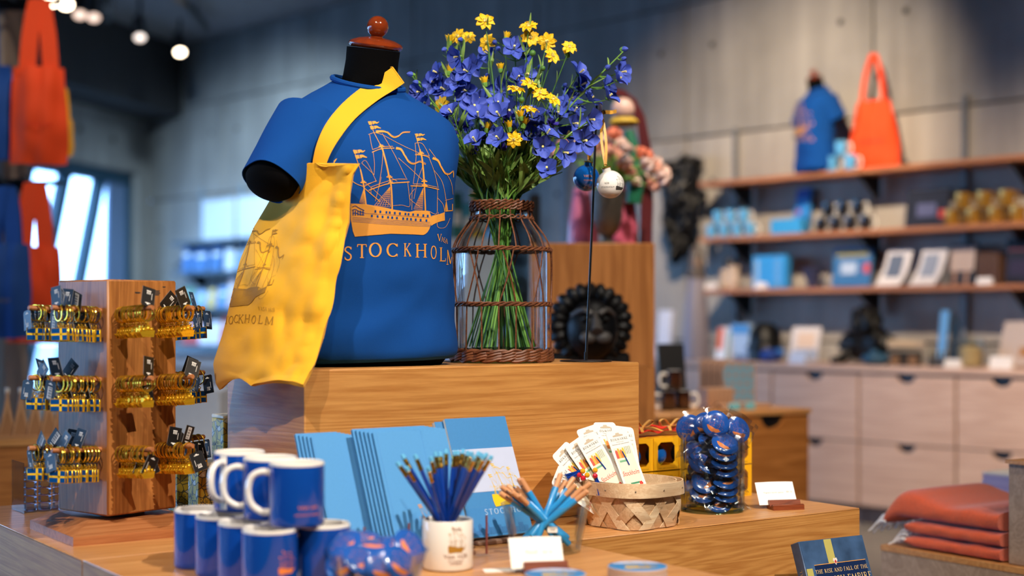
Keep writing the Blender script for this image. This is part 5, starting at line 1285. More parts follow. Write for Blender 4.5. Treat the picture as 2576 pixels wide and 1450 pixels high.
for k in range(6):
    t = leaning(1.192-.004*k, .146, 2.045+.0070*k, ln_, .216+.0008*k, .0055, NOTEB, 'notebook', ['wide light blue notebook at the front of the middle pile', None, None, None, None, 'wide light blue notebook at the back of the middle pile'][k] or 'wide light blue notebook inside the middle pile', 'notebook', group=None if k in (0, 5) else 'notebooks in the middle pile')
    if k == 0:
        g = G(); g.add(box(.0014, .0006, .213), tr(-.066, -.0003, .001), smooth=False); g.add(box(.0014, .0006, .213), tr(.022, -.0003, .001), smooth=False); obj('spine_crease', g, C_('#4a93cf'), t)
        g = G(); kk = .07/900; quads_to(g, SHIP, lambda x, y: Vector(((x-500)*kk+.012, -.0006, .055-(y-700)*kk))); obj('ship_print', g, GOLDPRINT, t)
for k in range(2):
    t = leaning(1.379-.016*k, .134, 2.108+.012*k, ln_, .226-.006*k, .008, NOTEC, 'notebook', ['blue and white book cover with a golden ship leaning on the plinth', 'dark blue book half hidden behind the ship cover'][k], 'book', zb=ZT+.014, edge=C_('#e8e2d4'))
    if k == 0:
        g = G(); g.add(box(.1335, .0006, .082), tr(0, -.0003, .083), smooth=False); obj('pale_band', g, LAV, t)
        g = G(); kk = .070/900; quads_to(g, SHIP, lambda x, y: Vector(((x-480)*kk+.024, -.0010, .088-(y-700)*kk))); obj('ship_print', g, FLAGYEL, t)
        g = G(); quads_to(g, serif_quads('STOCKHOLM', .0105, .024, .040, .34, 'C'), lambda a, b: Vector((a, -.0010, b))); obj('lettering', g, C_('#bcd6ee'), t)
        g = G(); x = -.064
        for wd, hh in ((.008, .014), (.006, .008), (.007, .018), (.008, .012), (.006, .022), (.009, .013), (.007, .027), (.008, .016), (.01, .012), (.007, .02), (.009, .014), (.008, .01), (.01, .017), (.009, .011)):
            g.add(box(wd, .0006, hh), tr(x+wd/2, -.0003, .004), smooth=False)
            if hh > .017: g.add(([(x, -.0007, .004+hh), (x+wd, -.0007, .004+hh), (x+wd/2, -.0007, .008+hh)], [[0, 1, 2]]), smooth=False)
            x += wd+.0008
        obj('skyline', g, C_('#2a6ba8'), t)
for v0, w, ub, lab, m in ((1.10, .084, 2.095, 'low brown card ledge under the left notebooks', C_('#8a5b40')), (1.188, .15, 2.035, 'low brown card ledge under the middle notebooks', C_('#8a5b40')), (1.385, .128, 2.104, 'brown leather-like easel under the ship cover book', C_('#7a5a48'))):
    t = thing('book_ledge', lab, 'stand', T(v0+w/2, ub+.02, ZT), ROT_T); g = G(); g.add(box(w-.004, .05, .009, .002), smooth=False); obj('board', g, m, t)
    g = G(); g.add(box(w-.01, .006, .11, .001), tr(0, .078, .0) @ rot(-ln_, 'X'), smooth=False); obj('easel_back', g, m, t)
    g = G(); g.add(box(w-.02, .012, .008, .001), tr(0, .05, .0), smooth=False); obj('foot', g, m, t)
ac = thing('acrylic_holder', 'clear acrylic front panel before the light blue notebooks', 'holder', T(1.225, 2.005, ZT), ROT_T)
g = G(); g.add(box(.25, .0025, .085), tr(0, 0, 0), smooth=False); obj('front_panel', g, ACRYL, ac)
g = G(); g.add(box(.25, .012, .0025), tr(0, .008, 0), smooth=False); obj('base_panel', g, ACRYL, ac)
for x in (-.118, -.035, .055, .118):
    g = G(); g.add(box(.0026, .0026, .065), tr(x, .003, .004), smooth=False); obj('edge_strip', g, C_('#8f4436'), ac)
g = G(); g.add(box(.018, .0006, .011, .0002), tr(.02, -.0016, .066), smooth=False); obj('price_sticker', g, WHITE, ac)
# ------------------------------------------------------------------ chip-wood basket with bookmarks
BKC = T(1.78, 2.150, ZT); bk = thing('chip_basket', 'woven chip-wood basket of bookmarks on the right oak table', 'basket', BKC, ROT_T+.12)
def sq(r, a, k): # rounded square radius
    c, s = abs(cos(a)), abs(sin(a)); n = 2+k*5; return r/((c**n+s**n)**(1/n))
BH = .088
def brad(a, t): return sq(.072+.016*t, a+radians(45)*0, .55*(1-t)+.05)
def bpt(a, t, dr=0.0): r = brad(a, t)+dr; return Vector((r*cos(a), r*sin(a), .002+BH*t))
CHIPS = [CHIP, wood('chip_wood_light', '#f0d8b4', '#dfbd92', 'X', 2.5, rough=0.6, ring=5, bump=.25), wood('chip_wood_brown', '#dcb78e', '#c49a70', 'X', 2.5, rough=0.6, ring=5, bump=.25)]
def strip(a0, da, t0, t1, w, dr, n=9):
    rows_ = []
    for j in range(n+1):
        f = j/n; a = a0+da*f; t = t0+(t1-t0)*f; o_ = dr*(0.6+0.4*sin(f*pi*5))
        nx = bpt(a+.01*(1 if da >= 0 else -1), t+(t1-t0)*.01)-bpt(a, t); tt = Vector((-sin(a), cos(a), 0)); up = Vector((0, 0, 1)); nn = Vector((cos(a), sin(a), 0))
        side = nn.cross(nx).normalized()
        rows_.append([bpt(a, t, o_)+side*(w*(k/2-.5)) for k in range(3)])
    return rows_
NSX = 9; WA = .30
g = G(); g.add(thick([[bpt(2*pi*i/48, t, -.0030) for i in range(49)] for t in (.0, .2, .4, .6, .8)], .0008)); obj('lining', g, CHIPS[2], bk)
for k in range(NSX):
    for sgn in (1, -1):
        a0 = 2*pi*k/NSX+(.0 if sgn > 0 else .22); rows_ = []
        for j in range(13):
            f = j/12; row = []
            for q in range(4):
                a = a0+sgn*.70*f+WA*(q/3-.5)
                ph = (a/(2*pi/NSX)+f*1.0)*pi*2*.5
                row.append(bpt(a, .80*f, .0012*sgn*cos(pi*2.0*f+k*pi)+.0004))
            rows_.append(row)
        g = G(); g.add(thick(rows_, .0009)); obj('woven_strip', g, CHIPS[(k*2+(sgn > 0)) % 3], bk)
g = G(); P = [(brad(2*pi*i/40, 0)*.95*cos(2*pi*i/40), brad(2*pi*i/40, 0)*.95*sin(2*pi*i/40)) for i in range(40)]; g.add(prism(P, .002, 0)); obj('bottom', g, CHIP, bk)
for dr, nm in ((.0062, 'rim_hoop'), (-.0045, 'rim_hoop')):
    rws = [[bpt(2*pi*i/64, t, dr)+Vector((0, 0, .0)) for i in range(65)] for t in (.70, .80, .90, 1.0)]
    g = G(); g.add(thick(rws, .0022 if dr > 0 else -.0018)); obj(nm, g, CHIPS[0], bk)
for i in range(10):
    a = 2*pi*i/10+.2; g = G(); g.add(ball(.0016, 8, 6), Matrix.Translation(bpt(a, .85, .0088))); obj('staple', g, C_('#7c6a58'), bk)
def bookmark(c, ang, lean, label, front=True, yaw=0.0, w=.056, h=.165, group=None):
    t = thing('bookmark', label, 'bookmark', c, group=group)
    t.rotation_euler = (Matrix.Rotation(ROT_T+yaw, 4, 'Z') @ rot(-lean, 'X') @ rot(ang, 'Y')).to_euler()
    g = G(); P = [(-w/2, 0), (w/2, 0), (w/2, h-.006), (w/2-.002, h-.002), (w/2-.006, h), (-w/2+.006, h), (-w/2+.002, h-.002), (-w/2, h-.006)]
    g.add(prism(P, .0009, -.00045), rot(pi/2, 'X'), smooth=False); obj('card', g, WHITE, t)
    Y = -.0008
    g = G(); hook = [(-.013, h-.013), (.013, h-.013), (.013, h-.0105), (.005, h-.009), (.004, h-.006), (-.004, h-.006), (-.005, h-.009), (-.013, h-.0105)]; g.add(prism(hook, .0004, 0), tr(0, Y+.0002, 0) @ rot(pi/2, 'X'), smooth=False); obj('hang_hole', g, C_('#c6b69f'), t)
    fl = lambda x, z: Vector((x, Y-.0003, z))
    g = G(); quads_to(g, serif_quads('BOKMÄRKE', .0052, 0, h-.0215, .3, 'C'), fl); 
    for s, wd, z in (('med tofs och pärlor', .020, h-.0255), ('Bookmark with tassel and beads', .044, h-.0300)):
        vs_, fs = textw(s, wd); g.add(([fl(q.x, q.y+z) for q in vs_], fs), smooth=False)
    obj('lettering', g, GREYTXT, t)
    g = G(); g.add(box(w-.012, .0002, h-.040), tr(0, Y, .004), smooth=False); o = obj('picture', g, C_('#efe6d0'), t)
    def rc(x, z, ww, hh, c, nm='printed_patch'):
        g = G(); g.add(box(ww, .0002, hh), tr(x, Y-.0002, z), smooth=False); return obj(nm, g, C_(c), o)
    for i, c in enumerate(('#cf5a4a', '#e8b04a', '#d97f3c', '#e5c14f')):
        x = -.0185+i*.0062
        g = G(); z = h-.058; hh = .014+.003*(i % 2); g.add(prism([(x-.003, z), (x+.003, z), (x+.003, z+hh), (x+.0012, z+hh+.0035), (x-.0012, z+hh+.0035), (x-.003, z+hh)], .0002), tr(0, Y-.0001, 0) @ rot(pi/2, 'X'), smooth=False); obj('printed_house', g, C_(c), o)
    g = G()
    for i in range(4): g.add(([fl(.004+i*.004, h-.052), fl(.0048+i*.004, h-.052), fl(.0063+i*.004, h-.036), fl(.0055+i*.004, h-.036)], [[0, 1, 2, 3]]), smooth=False)
    for i in range(9): g.add(([fl(-.018+i*.0043, .030), fl(-.0165+i*.0043, .030), fl(-.0165+i*.0043, .044), fl(-.018+i*.0043, .044)], [[0, 1, 2, 3]]), smooth=False)
    g.add(([fl(-.019, .044), fl(.019, .041), fl(.019, .0445), fl(-.019, .0475)], [[0, 1, 2, 3]]), smooth=False); g.add(([fl(-.019, .028), fl(.019, .028), fl(.019, .0305), fl(-.019, .0305)], [[0, 1, 2, 3]]), smooth=False)
    obj('drawing', g, C_('#45423c'), o)
    rc(-.008, h-.0665, .020, .004, '#7ab58c'); rc(.002, .051, .024, .0035, '#3f8f6a'); rc(-.001, .006, .040, .010, '#7fb9dc'); rc(-.010, .016, .018, .004, '#e57a86')
    for x, z in ((-.018, .024), (.016, .050)):
        g = G(); 
        for k in range(5): a = 2*pi*k/5; g.add(lathe([(0, 0), (.0022, .0002), (0, .0003)], 8), tr(x+.0026*cos(a), Y-.0002, z+.0026*sin(a)) @ rot(pi/2, 'X'))
        obj('printed_flower', g, C_('#e0342c'), o)
    # red script word
    g = G(); vs_, fs = textw('Stockholm', .043); g.add(([fl(q.x+q.y*.35-.001, q.y*1.35+.070) for q in vs_], fs), smooth=False); obj('script', g, C_('#dd2b22'), o)
    if front:
        g = G(); g.add(tube(spline([(-.004, Y-.001, h-.045), (-.002, Y-.002, h-.058), (.001, Y-.002, h-.075)], 5), .0011, 6)); obj('cord', g, PENCILB, t)
    return t
DNV = Vector((VX, VY, 0))
def bkp(dv, du, z): return BKC+DV*dv+DU*du+Vector((0, 0, z))
bookmark(bkp(.030, .000, .030), radians(-6), radians(24), 'bookmark card with red script leaning right in front of the basket')
bookmark(bkp(.000, .012, .028), radians(-20), radians(24), 'bookmark card leaning left in front of the basket, beads beside it')
bookmark(bkp(-.010, .022, .026), radians(-25), radians(25), 'bookmark card just behind the left-leaning front one')
bookmark(bkp(-.022, .028, .024), radians(-33), radians(26), 'bookmark card tilted low to the left, blue tassel across it')
bookmark(bkp(-.020, .012, .010), radians(-52), radians(22), 'bookmark card lying lowest at the left rim of the basket', w=.05)
bookmark(bkp(.006, .040, .040), radians(-12), radians(26), 'plain-looking bookmark card at the back of the basket, left', False)
bookmark(bkp(.020, .046, .045), radians(2), radians(27), 'bookmark card at the very back of the basket, its top highest', False)
bookmark(bkp(.040, .040, .036), radians(9), radians(26), 'bookmark card at the back of the basket leaning right', False)
# beads and tassels hanging over the cards
BEADR = plain('red_bead', '#c3122c', .1, coat=.7, var=0); BEADY = plain('amber_bead', '#e8a91c', .1, coat=.7, var=0)
def tassel(px, py, Y, dirn, beads, label):
    c = at(px, py, Y); t = thing('bead_tassel', label, 'tassel', c)
    d = Vector(dirn).normalized()
    for i, (bx, by, m) in enumerate(beads):
        p = at(bx, by, Y-.004); g = G(); g.add(ball(.0052, 16, 10), Matrix.Translation(p-c)); obj('bead', g, m, t)
    M = Vector((0, 0, -1)).rotation_difference(d).to_matrix().to_4x4()
    g = G(); g.add(lathe([(0, .012), (.003, .011), (.0042, .007), (.003, .003), (0, .003)], 12), M); obj('knot', g, PENCILB, t)
    g = G()
    for k in range(22):
        a = 2*pi*k/22; r_ = .0035+.001*(k % 3); g.add(tube([(r_*.5*cos(a), r_*.5*sin(a), .005), (r_*.9*cos(a), r_*.9*sin(a), -.008), (r_*1.6*cos(a), r_*1.6*sin(a), -.026)], .0009, 4), M)
    obj('threads', g, PENCILB, t)
tassel(1502, 1212, BKC.y-.055, (.35, -.1, -1), [(1497, 1184, BEADY), (1497, 1198, BEADR)], 'dark blue tassel with amber and red beads hanging over the basket rim')
tassel(1455, 1190, BKC.y-.03, (-.8, -.2, -.4), [(1466, 1186, BEADY), (1457, 1196, BEADR), (1477, 1196, BEADY), (1467, 1204, BEADR)], 'dark blue tassel lying on the low bookmark beside four beads')
# ------------------------------------------------------------------ glass jar of badges
JC = Vector(((1792-1288)/F*2.985, 2.985, ZT)); jar = thing('glass_jar', 'tall clear glass jar full of wrapped blue badges beside the basket', 'jar', JC)
g = G(); g.add(lathe([(0, 0), (.062, 0), (.0665, .003), (.0672, .008), (.0672, .155), (.070, .161), (.0745, .1625), (.0755, .1645), (.0745, .166), (.070, .1655), (.0655, .160), (.0648, .154), (.0648, .010), (.060, .008), (0, .008)], 64)); obj('body', g, JARG, jar)
g = G(); g.add(lathe([(.055, .0012), (.0645, .003), (.0648, .007), (.055, .0068)], 64)); obj('thick_foot', g, clearmat('foot_glass', (.62, .85, .74), .3), jar)
g = G(); P = spline([(-.036, -.036, 0), (.036, -.036, 0)], 4)
rows_ = []
rs = random.Random(3)
for j in range(9):
    rows_.append([(-.037+.074*i/8, -.037+.074*j/8, .0045*(1-max(abs(i-4), abs(j-4))/4)+rs.uniform(-.0024, .0024)+(.0035 if abs(i-4)+abs(j-4) < 5 else 0)) for i in range(9)])
FILMM = mesh('plastic_sleeve', (lambda g: (g.add(thick(rows_, .0003)), g)[1])(G()), [FILM], sharp=20)
# (px, py, dY, tilt toward camera, lean sideways, spin)
jb = [(1800, 1068, -.005, 1.35, .0, -.25), (1776, 1072, .012, 1.3, -.25, -.3), (1735, 1078, .02, 1.2, -1.0, .2), (1855, 1082, .02, 1.0, .8, .5),
      (1740, 1160, -.045, 1.3, -.35, .4), (1762, 1215, -.045, .95, -.2, .5), (1755, 1240, -.04, .9, -.15, .2), (1785, 1168, -.02, .75, .3, .2),
      (1845, 1120, -.04, .75, .25, -.2), (1820, 1142, -.03, .55, .15, .3), (1835, 1165, -.04, .5, .1, .4), (1838, 1185, -.04, .5, .1, .1), (1835, 1215, -.04, .45, .2, .6), (1838, 1232, -.04, .5, .15, .2), (1830, 1250, -.035, .4, .2, .9),
      (1815, 1280, -.045, .8, .0, .1), (1855, 1272, -.02, .3, .4, .2), (1740, 1125, .0, .4, -.4, .3), (1790, 1110, .0, .8, .2, 1.2), (1810, 1195, .0, .4, 0, .1), (1790, 1150, .03, .3, 0, .1), (1760, 1180, .03, .8, -.3, .1), (1840, 1150, .03, .7, .3, .1), (1790, 1230, .03, .5, .1, .1), (1780, 1268, -.01, .3, -.1, .4), (1765, 1275, .03, .2, -.1, .4)]
jl = {0: 'blue badge facing front on top of the jar, gold ship on its side', 1: 'blue badge half hidden behind the top one in the jar', 2: 'shiny blue badge on edge at the left of the jar mouth', 3: 'wrapped badge showing its back at the right of the jar mouth', 4: 'dark blue badge upright against the left glass of the jar', 5: 'blue badge with orange ship, middle left of the jar', 7: 'tilted blue badge in the middle of the jar behind the left ones', 8: 'blue badge with orange lettering, upper right inside the jar', 15: 'glossy badge lying at the bottom front of the jar'}
for i, (px, py, dy, tx, ly, sp_) in enumerate(jb):
    p = at(px, py, JC.y+dy); d = p-JC; rr = math.hypot(d.x, d.y)
    if rr > .033 and p.z < ZT+.15: d.x *= .033/rr; d.y *= .033/rr
    d.z = max(d.z, .022+.0*i)
    t = thing('badge', jl.get(i) or 'blue badge in its plastic sleeve inside the tall jar', 'badge', JC+d, group=None if i in jl else 'badges stacked inside the tall jar')
    t.rotation_euler = (rot(ly, 'Y') @ rot(tx, 'X') @ rot(sp_*1.5, 'Z')).to_euler()
    obj('disc', BADM, None, t); o = obj('plastic_sleeve', FILMM, None, t); o.location = (0, 0, .004); o.rotation_euler = (0, 0, sp_*2)
# ------------------------------------------------------------------ yellow gift boxes
BX_ = .0735
def giftbox(v, u, z, label):
    t = thing('gift_box', label, 'box', T(v, u, z), ROT_T); w = BX_-.003; th = .0012; fr = .011
    g = G()
    g.add(box(w, th, fr), tr(0, -w/2, 0), smooth=False); g.add(box(w, th, fr*.9), tr(0, -w/2, w-fr*.9), smooth=False)
    for s in (-1, 1):
        g.add(box(fr, th, w-fr*1.9), tr(s*(w/2-fr/2), -w/2, fr), smooth=False)
        for zz, sg in ((fr, 1), (w-fr*.9, -1)): g.add(prism([(0, 0), (.008*-s, 0), (0, .008*sg)], th, -th/2), tr(s*(w/2-fr), -w/2, zz) @ rot(pi/2, 'X'), smooth=False)
    g.add(box(w, th, w), tr(0, w/2, 0), smooth=False); g.add(box(w, w, th), tr(0, 0, w-th), smooth=False); g.add(box(w, w, th), smooth=False)
    for s in (-1, 1):
        g.add(box(th, w, fr), tr(s*w/2, 0, 0), smooth=False); g.add(box(th, w, fr), tr(s*w/2, 0, w-fr), smooth=False)
        for q in (-1, 1): g.add(box(th, fr, w-2*fr), tr(s*w/2, q*(w/2-fr/2), fr), smooth=False)
    obj('card_box', g, YBOX, t)
    g = G(); g.add(ball(.024, 24, 14), tr(0, 0, .030)); g.add(lathe([(.008, .020), (.008, .028)], 12), tr(0, 0, .030)); obj('bauble', g, ORNB, t)
    g = G(); vs_, fs = textw('VASA 1628 STOCKHOLM', .045); g.add(([Vector((q.x, -w/2-.0008, q.y+.003)) for q in vs_], fs), smooth=False); obj('lettering', g, C_('#8a6a1a'), t)
    return t
pos = ['at the plinth end', 'second from the plinth', 'third, behind the jar', 'fourth, behind the jar', 'at the table end']
for k in range(5):
    for r_ in range(2):
        giftbox(1.970+BX_*k, 2.35+BX_/2, ZT+BX_*r_, 'yellow gift box with blue bauble, %s row, %s' % (('bottom', 'top')[r_], pos[k]))
def softstrip(pts, w, m, label, nm, cat, wob=0.0):
    c = Vector(pts[0]); t = thing(nm, label, cat, c); S = spline(pts, 8); rows_ = []
    for i, p in enumerate(S):
        d = (S[min(i+1, len(S)-1)]-S[max(i-1, 0)]).normalized(); sd = d.cross(Vector((0, 0, 1))).normalized()
        k = wob*sin(i*.8); rows_.append([p-c+sd*(w*(j/2-.5))+Vector((0, 0, k*(j-1))) for j in range(3)])
    g = G(); g.add(thick(rows_, .0012)); obj('band', g, m, t); return t
zt = ZT+2*BX_
softstrip([T(1.94, 2.395, zt+.004), T(2.0, 2.385, zt+.010), T(2.06, 2.40, zt+.006), T(2.12, 2.385, zt+.011), T(2.17, 2.40, zt+.004)], .030, RED, 'red felt band lying over the front of the yellow gift boxes', 'felt_band', 'ribbon', .003)
softstrip([T(1.96, 2.425, zt+.014), T(2.03, 2.42, zt+.016), T(2.10, 2.43, zt+.013), T(2.16, 2.42, zt+.014)], .03, RED, 'red felt band lying behind the first one on the gift boxes', 'felt_band', 'ribbon', .004)
def bow(v, u, z, label):
    c = T(v, u, z); t = thing('ribbon_bow', label, 'ribbon', c, ROT_T); 
    for s in (-1, 1):
        P = [(0, 0, 0), (s*.018, -.004, .016), (s*.030, -.002, .012), (s*.020, .004, .002), (0, .002, .001)]
        rows_ = [[p+Vector((0, -.004, 0)), p, p+Vector((0, .004, 0))] for p in spline(P, 6)]; g = G(); g.add(thick(rows_, .0006)); obj('loop', g, RIBBON, t)
        P = [(0, 0, 0), (s*.015, -.015, .002), (s*.028, -.036, -.006)]
        rows_ = [[p+Vector((-.004, 0, 0)), p, p+Vector((.004, 0, 0))] for p in spline(P, 6)]; g = G(); g.add(thick(rows_, .0006)); obj('tail', g, RIBBON, t)
    g = G(); g.add(ball(.0045, 10, 8)); obj('knot', g, RIBBON, t)
bow(2.005, 2.388, zt+.018, 'gold ribbon bow on the gift box beside the plinth'); bow(2.085, 2.388, zt+.018, 'gold ribbon bow on the gift box behind the jar rim')
# ------------------------------------------------------------------ tins and clear box behind the stand
m, nt, b = new_mat('city_print')
tc = N(nt, 'ShaderNodeTexCoord'); vo = N(nt, 'ShaderNodeTexVoronoi', feature='DISTANCE_TO_EDGE'); vo.inputs['Scale'].default_value = 62
v2 = N(nt, 'ShaderNodeTexVoronoi'); v2.inputs['Scale'].default_value = 62
nt.links.new(tc.outputs['Object'], vo.inputs['Vector']); nt.links.new(tc.outputs['Object'], v2.inputs['Vector'])
rp = N(nt, 'ShaderNodeValToRGB'); rp.color_ramp.interpolation = 'CONSTANT'; e = rp.color_ramp.elements; e[0].color = lin('#e9c64a'); e[1].position = .5; e[1].color = lin('#f3ead2')
x_ = rp.color_ramp.elements.new(.75); x_.color = lin('#d8ad3c')
sp3 = N(nt, 'ShaderNodeSeparateColor'); nt.links.new(v2.outputs['Color'], sp3.inputs[0]); nt.links.new(sp3.outputs[0], rp.inputs[0])
lt = N(nt, 'ShaderNodeMath', operation='LESS_THAN'); lt.inputs[1].default_value = .045; nt.links.new(vo.outputs['Distance'], lt.inputs[0])
mx = N(nt, 'ShaderNodeMix', data_type='RGBA'); mx.inputs[7].default_value = lin('#5b5648'); nt.links.new(lt.outputs[0], mx.inputs[0]); nt.links.new(rp.outputs[0], mx.inputs[6]); nt.links.new(mx.outputs[2], b.inputs['Base Color']); b.inputs['Roughness'].default_value = .4
CITY = m
def citybox(c, w, h, rz, label, z=ZT):
    t = thing('gift_tin', label, 'box', (c.x, c.y, z), rz); g = G(); g.add(box(w, w, h, .002), smooth=False); obj('tin_body', g, CITY, t)
    g = G()
    for s in range(4):
        R_ = rot(pi/2*s, 'Z'); Y = -w/2-.0004; x = -w*.45
        rr = random.Random(s)
        while x < w*.42:
            bw = rr.uniform(.1, .2)*w; bh = rr.uniform(.2, .42)*h; bw = min(bw, w*.45-x)
            for (a, b_, c_, d) in ((x, 0, x+.0006, bh), (x+bw, 0, x+bw+.0006, bh), (x, bh, x+bw, bh+.0006)): g.add(([(a, Y, b_+.004), (c_, Y, b_+.004), (c_, Y, d+.004), (a, Y, d+.004)], [[0, 1, 2, 3]]), R_, smooth=False)
            for wy in range(int(bh/.006)):
                for wx in range(int(bw/.005)): q0, q1 = x+.0015+wx*.005, .008+wy*.006; g.add(([(q0, Y, q1), (q0+.002, Y, q1), (q0+.002, Y, q1+.003), (q0, Y, q1+.003)], [[0, 1, 2, 3]]), R_, smooth=False)
            if rr.random() < .4: g.add(([(x, Y, bh+.004), (x+bw, Y, bh+.004), (x+bw/2, Y, bh+.014)], [[0, 1, 2]]), R_, smooth=False)
            x += bw+.001
    obj('city_lines', g, C_('#6a6250'), t)
    g = G(); g.add(box(w+.001, w+.001, .008, .002), tr(0, 0, h), smooth=False); obj('lid', g, C_('#ece3cc'), t)
citybox(Vector(((512-1288)/F*2.86, 2.90, 0)), .062, .105, ROT_T-.05, 'yellow city-patterned tin beside the blue mugs, on the right')
citybox(Vector(((458-1288)/F*2.95, 2.99, 0)), .062, .105, ROT_T-.05, 'yellow city-patterned tin half hidden behind the keyring stand')
cc_ = Vector(((577-1288)/F*3.0, 3.02, 0))
citybox(cc_, .062, .092, ROT_T, 'lower city-patterned tin of the stack left of the plinth'); citybox(cc_, .062, .092, ROT_T, 'upper city-patterned tin of the stack left of the plinth', ZT+.1005)
ab = thing('acrylic_box', 'clear acrylic box behind the keyring stand at the far left', 'box', on(123, 1290, ZT)+DU*.05, ROT_T)
for M_, s in ((tr(0, -.045, 0), (.10, .0025, .105)), (tr(0, .045, 0), (.10, .0025, .105)), (tr(-.05, 0, 0), (.0025, .09, .105)), (tr(.05, 0, 0), (.0025, .09, .105)), (tr(0, 0, 0), (.10, .09, .002))):
    g = G(); g.add(box(*s), M_, smooth=False); obj('panel', g, ACRYL, ab)
CLR = clearmat('clear_cap', (.80, .86, .95), .35, .1, .8)
for i in range(3):
    for k in range(6):
        o = thing('clear_cap', 'clear round cap stacked in the acrylic box', 'cap', ab.location+DV*(-.03+.03*i)+DU*(-.02)+Vector((0, 0, .003+.0155*k)), group='clear caps stacked in the acrylic box')
        g = G(); g.add(lathe([(0, 0), (.012, 0), (.0135, .002), (.0125, .008), (.0135, .013), (0, .0145)], 18)); obj('cap_body', g, CLR, o)
# ------------------------------------------------------------------ book at the lower right
bs = T(2.155, 1.875, 0); zb = .487
stp = thing('low_stand', 'low dark brown ledge under the history book', 'stand', T(2.14, 1.93, 0), ROT_T)
g = G(); g.add(box(.26, .16, zb-.002, .002), smooth=False); obj('block', g, OAK, stp)
t = thing('history_book', 'dark blue history book with gold title leaning before the right oak table', 'book', T(2.150, 1.895, zb+.010)); t.rotation_euler = (Matrix.Rotation(ROT_T-.06, 4, 'Z') @ rot(-radians(20), 'X')).to_euler()
bw, bh, bt = .172, .245, .026
g = G(); g.add(box(bw-.006, bt-.006, bh-.008), tr(.002, bt/2, .004), smooth=False); obj('pages', g, C_('#e6dfcf'), t)
NAVY = plain('navy_cover', '#16284e', .3, coat=.3, var=.12, scale=20); PAINT = plain('painted_sky', '#3a5478', .3, coat=.3, var=.6, scale=22)
g = G(); g.add(box(bw, .003, bh, .0006), tr(0, .0015, 0), smooth=False); g.add(box(bw, .003, bh, .0006), tr(0, bt-.0015, 0), smooth=False); g.add(box(.004, bt, bh, .0015), tr(-bw/2+.001, bt/2, 0), smooth=False); obj('cover', g, PAINT, t)
g = G(); g.add(box(.138, .0004, .190), tr(.008, -.0002, .005), smooth=False); obj('title_panel', g, NAVY, t)
g = G(); g.add(box(.020, .0003, .050), tr(-.012, -.0001, .194), smooth=False); g.add(box(.016, .0003, .19), tr(-.076, -.0001, .0), smooth=False); obj('yellow_field', g, C_('#b3a85a'), t)
g = G(); g.add(box(.139, .0005, .0012), tr(.008, -.0003, .195), smooth=False); obj('gold_rule', g, GOLDPRINT, t)
g = G(); 
g.add(prism([(-.006, .004), (0, -.006), (.006, .004), (.004, .009), (0, .007), (-.004, .009)], .0006, 0), tr(-.004, -.0004, .197) @ rot(pi/2, 'X'), smooth=False); obj('crest', g, C_('#d9cfc6'), t)
g = G(); g.add(prism([(-.003, 0), (0, -.004), (.003, 0), (0, .004)], .0007, 0), tr(-.004, -.0006, .198) @ rot(pi/2, 'X'), smooth=False); obj('crest_shield', g, C_('#b02a24'), t)
g = G(); f = lambda a, b: Vector((a, -.0007, b))
quads_to(g, serif_quads('THE RISE AND FALL OF THE', .0078, .008, .178, .14, 'C'), f); quads_to(g, serif_quads('SWEDISH EMPIRE', .0135, .008, .157, .14, 'C'), f)
obj('title', g, C_('#e8c07a'), t)
g = G(); quads_to(g, serif_quads('THE RISE AND FALL', .0065, 0, 0, .2, 'R'), lambda a, b: Vector((-bw/2-.0012, .010+b, .19+a))); obj('spine_title', g, C_('#c9a25e'), t)
# ------------------------------------------------------------------ wall shelves and drawer counter on the right
def wl_base(px, c, z=0.0): 
    Y = wallY(px, c); return Vector(((px-1288)/F*Y, Y, z))
WD = Vector((WXX, WXY, 0)); WN = Vector((NX, NY, 0))
def wspan(px0, c, px1=None, L=None):
    a = wl_base(px0, c); b = wl_base(px1, c) if px1 else a+WD*L; return a, b
SH = [(465, 1760, 'top'), (605, 1757, 'second'), (735, 1763, 'third')]
shz = []
a, b = wspan(1758, SHELF_C, L=3.3)
def shelf_unit(a, L, z, label, th=.030, dep=.26, nb=4, m=OAK_S, wd=WD, wn=WN, rz=ROT_W):
    t = thing('display_shelf', label, 'shelf', (a.x, a.y, z-th), rz)
    g = G(); g.add(box(L, dep, th, .002), tr(L/2, dep/2, 0), smooth=False); obj('board', g, m, t)
    for k in range(nb if nb > 1 else 0):
        x = .22+(L-.44)*k/(nb-1); g = G(); g.add(prism([(.02, 0), (dep, 0), (dep, -.14), (dep-.03, -.14)], .012, -.006), tr(x, 0, 0) @ rot(pi/2, 'Z') @ rot(pi/2, 'X'), smooth=False); obj('bracket', g, BLACK, t)
    return t
for py, px, nm in SH:
    Y = wallY(px, SHELF_C); z = H+(800-py)/F*Y+.015; shz.append(z)
    shelf_unit(a, 3.3, z, '%s wooden wall shelf on black brackets along the concrete wall' % nm)
for px, ytop in ((1848, 322), (2425, 240), (3000, 240)):
    p = wl_base(px, WALL_C-.068); Y = p.y; z1 = H+(800-ytop)/F*Y
    t = thing('shelf_upright', {1848: 'steel shelf rail on the wall left of the blue shirt bust', 2425: 'steel shelf rail on the wall right of the orange bag', 3000: 'steel shelf rail at the far right of the wall'}[px], 'rail', (p.x, p.y, .95), ROT_W)
    g = G(); g.add(box(.035, .02, z1-.95, .002), tr(0, .01, 0), smooth=False); obj('rail', g, plain('rail_paint%d' % px, '#6b6c6e', .4), t)
    g = G()
    for k in range(28): g.add(box(.006, .002, .02), tr(0, -.0005, .05+k*(z1-1.05)/28), smooth=False)
    obj('slots', g, BLACK, t)
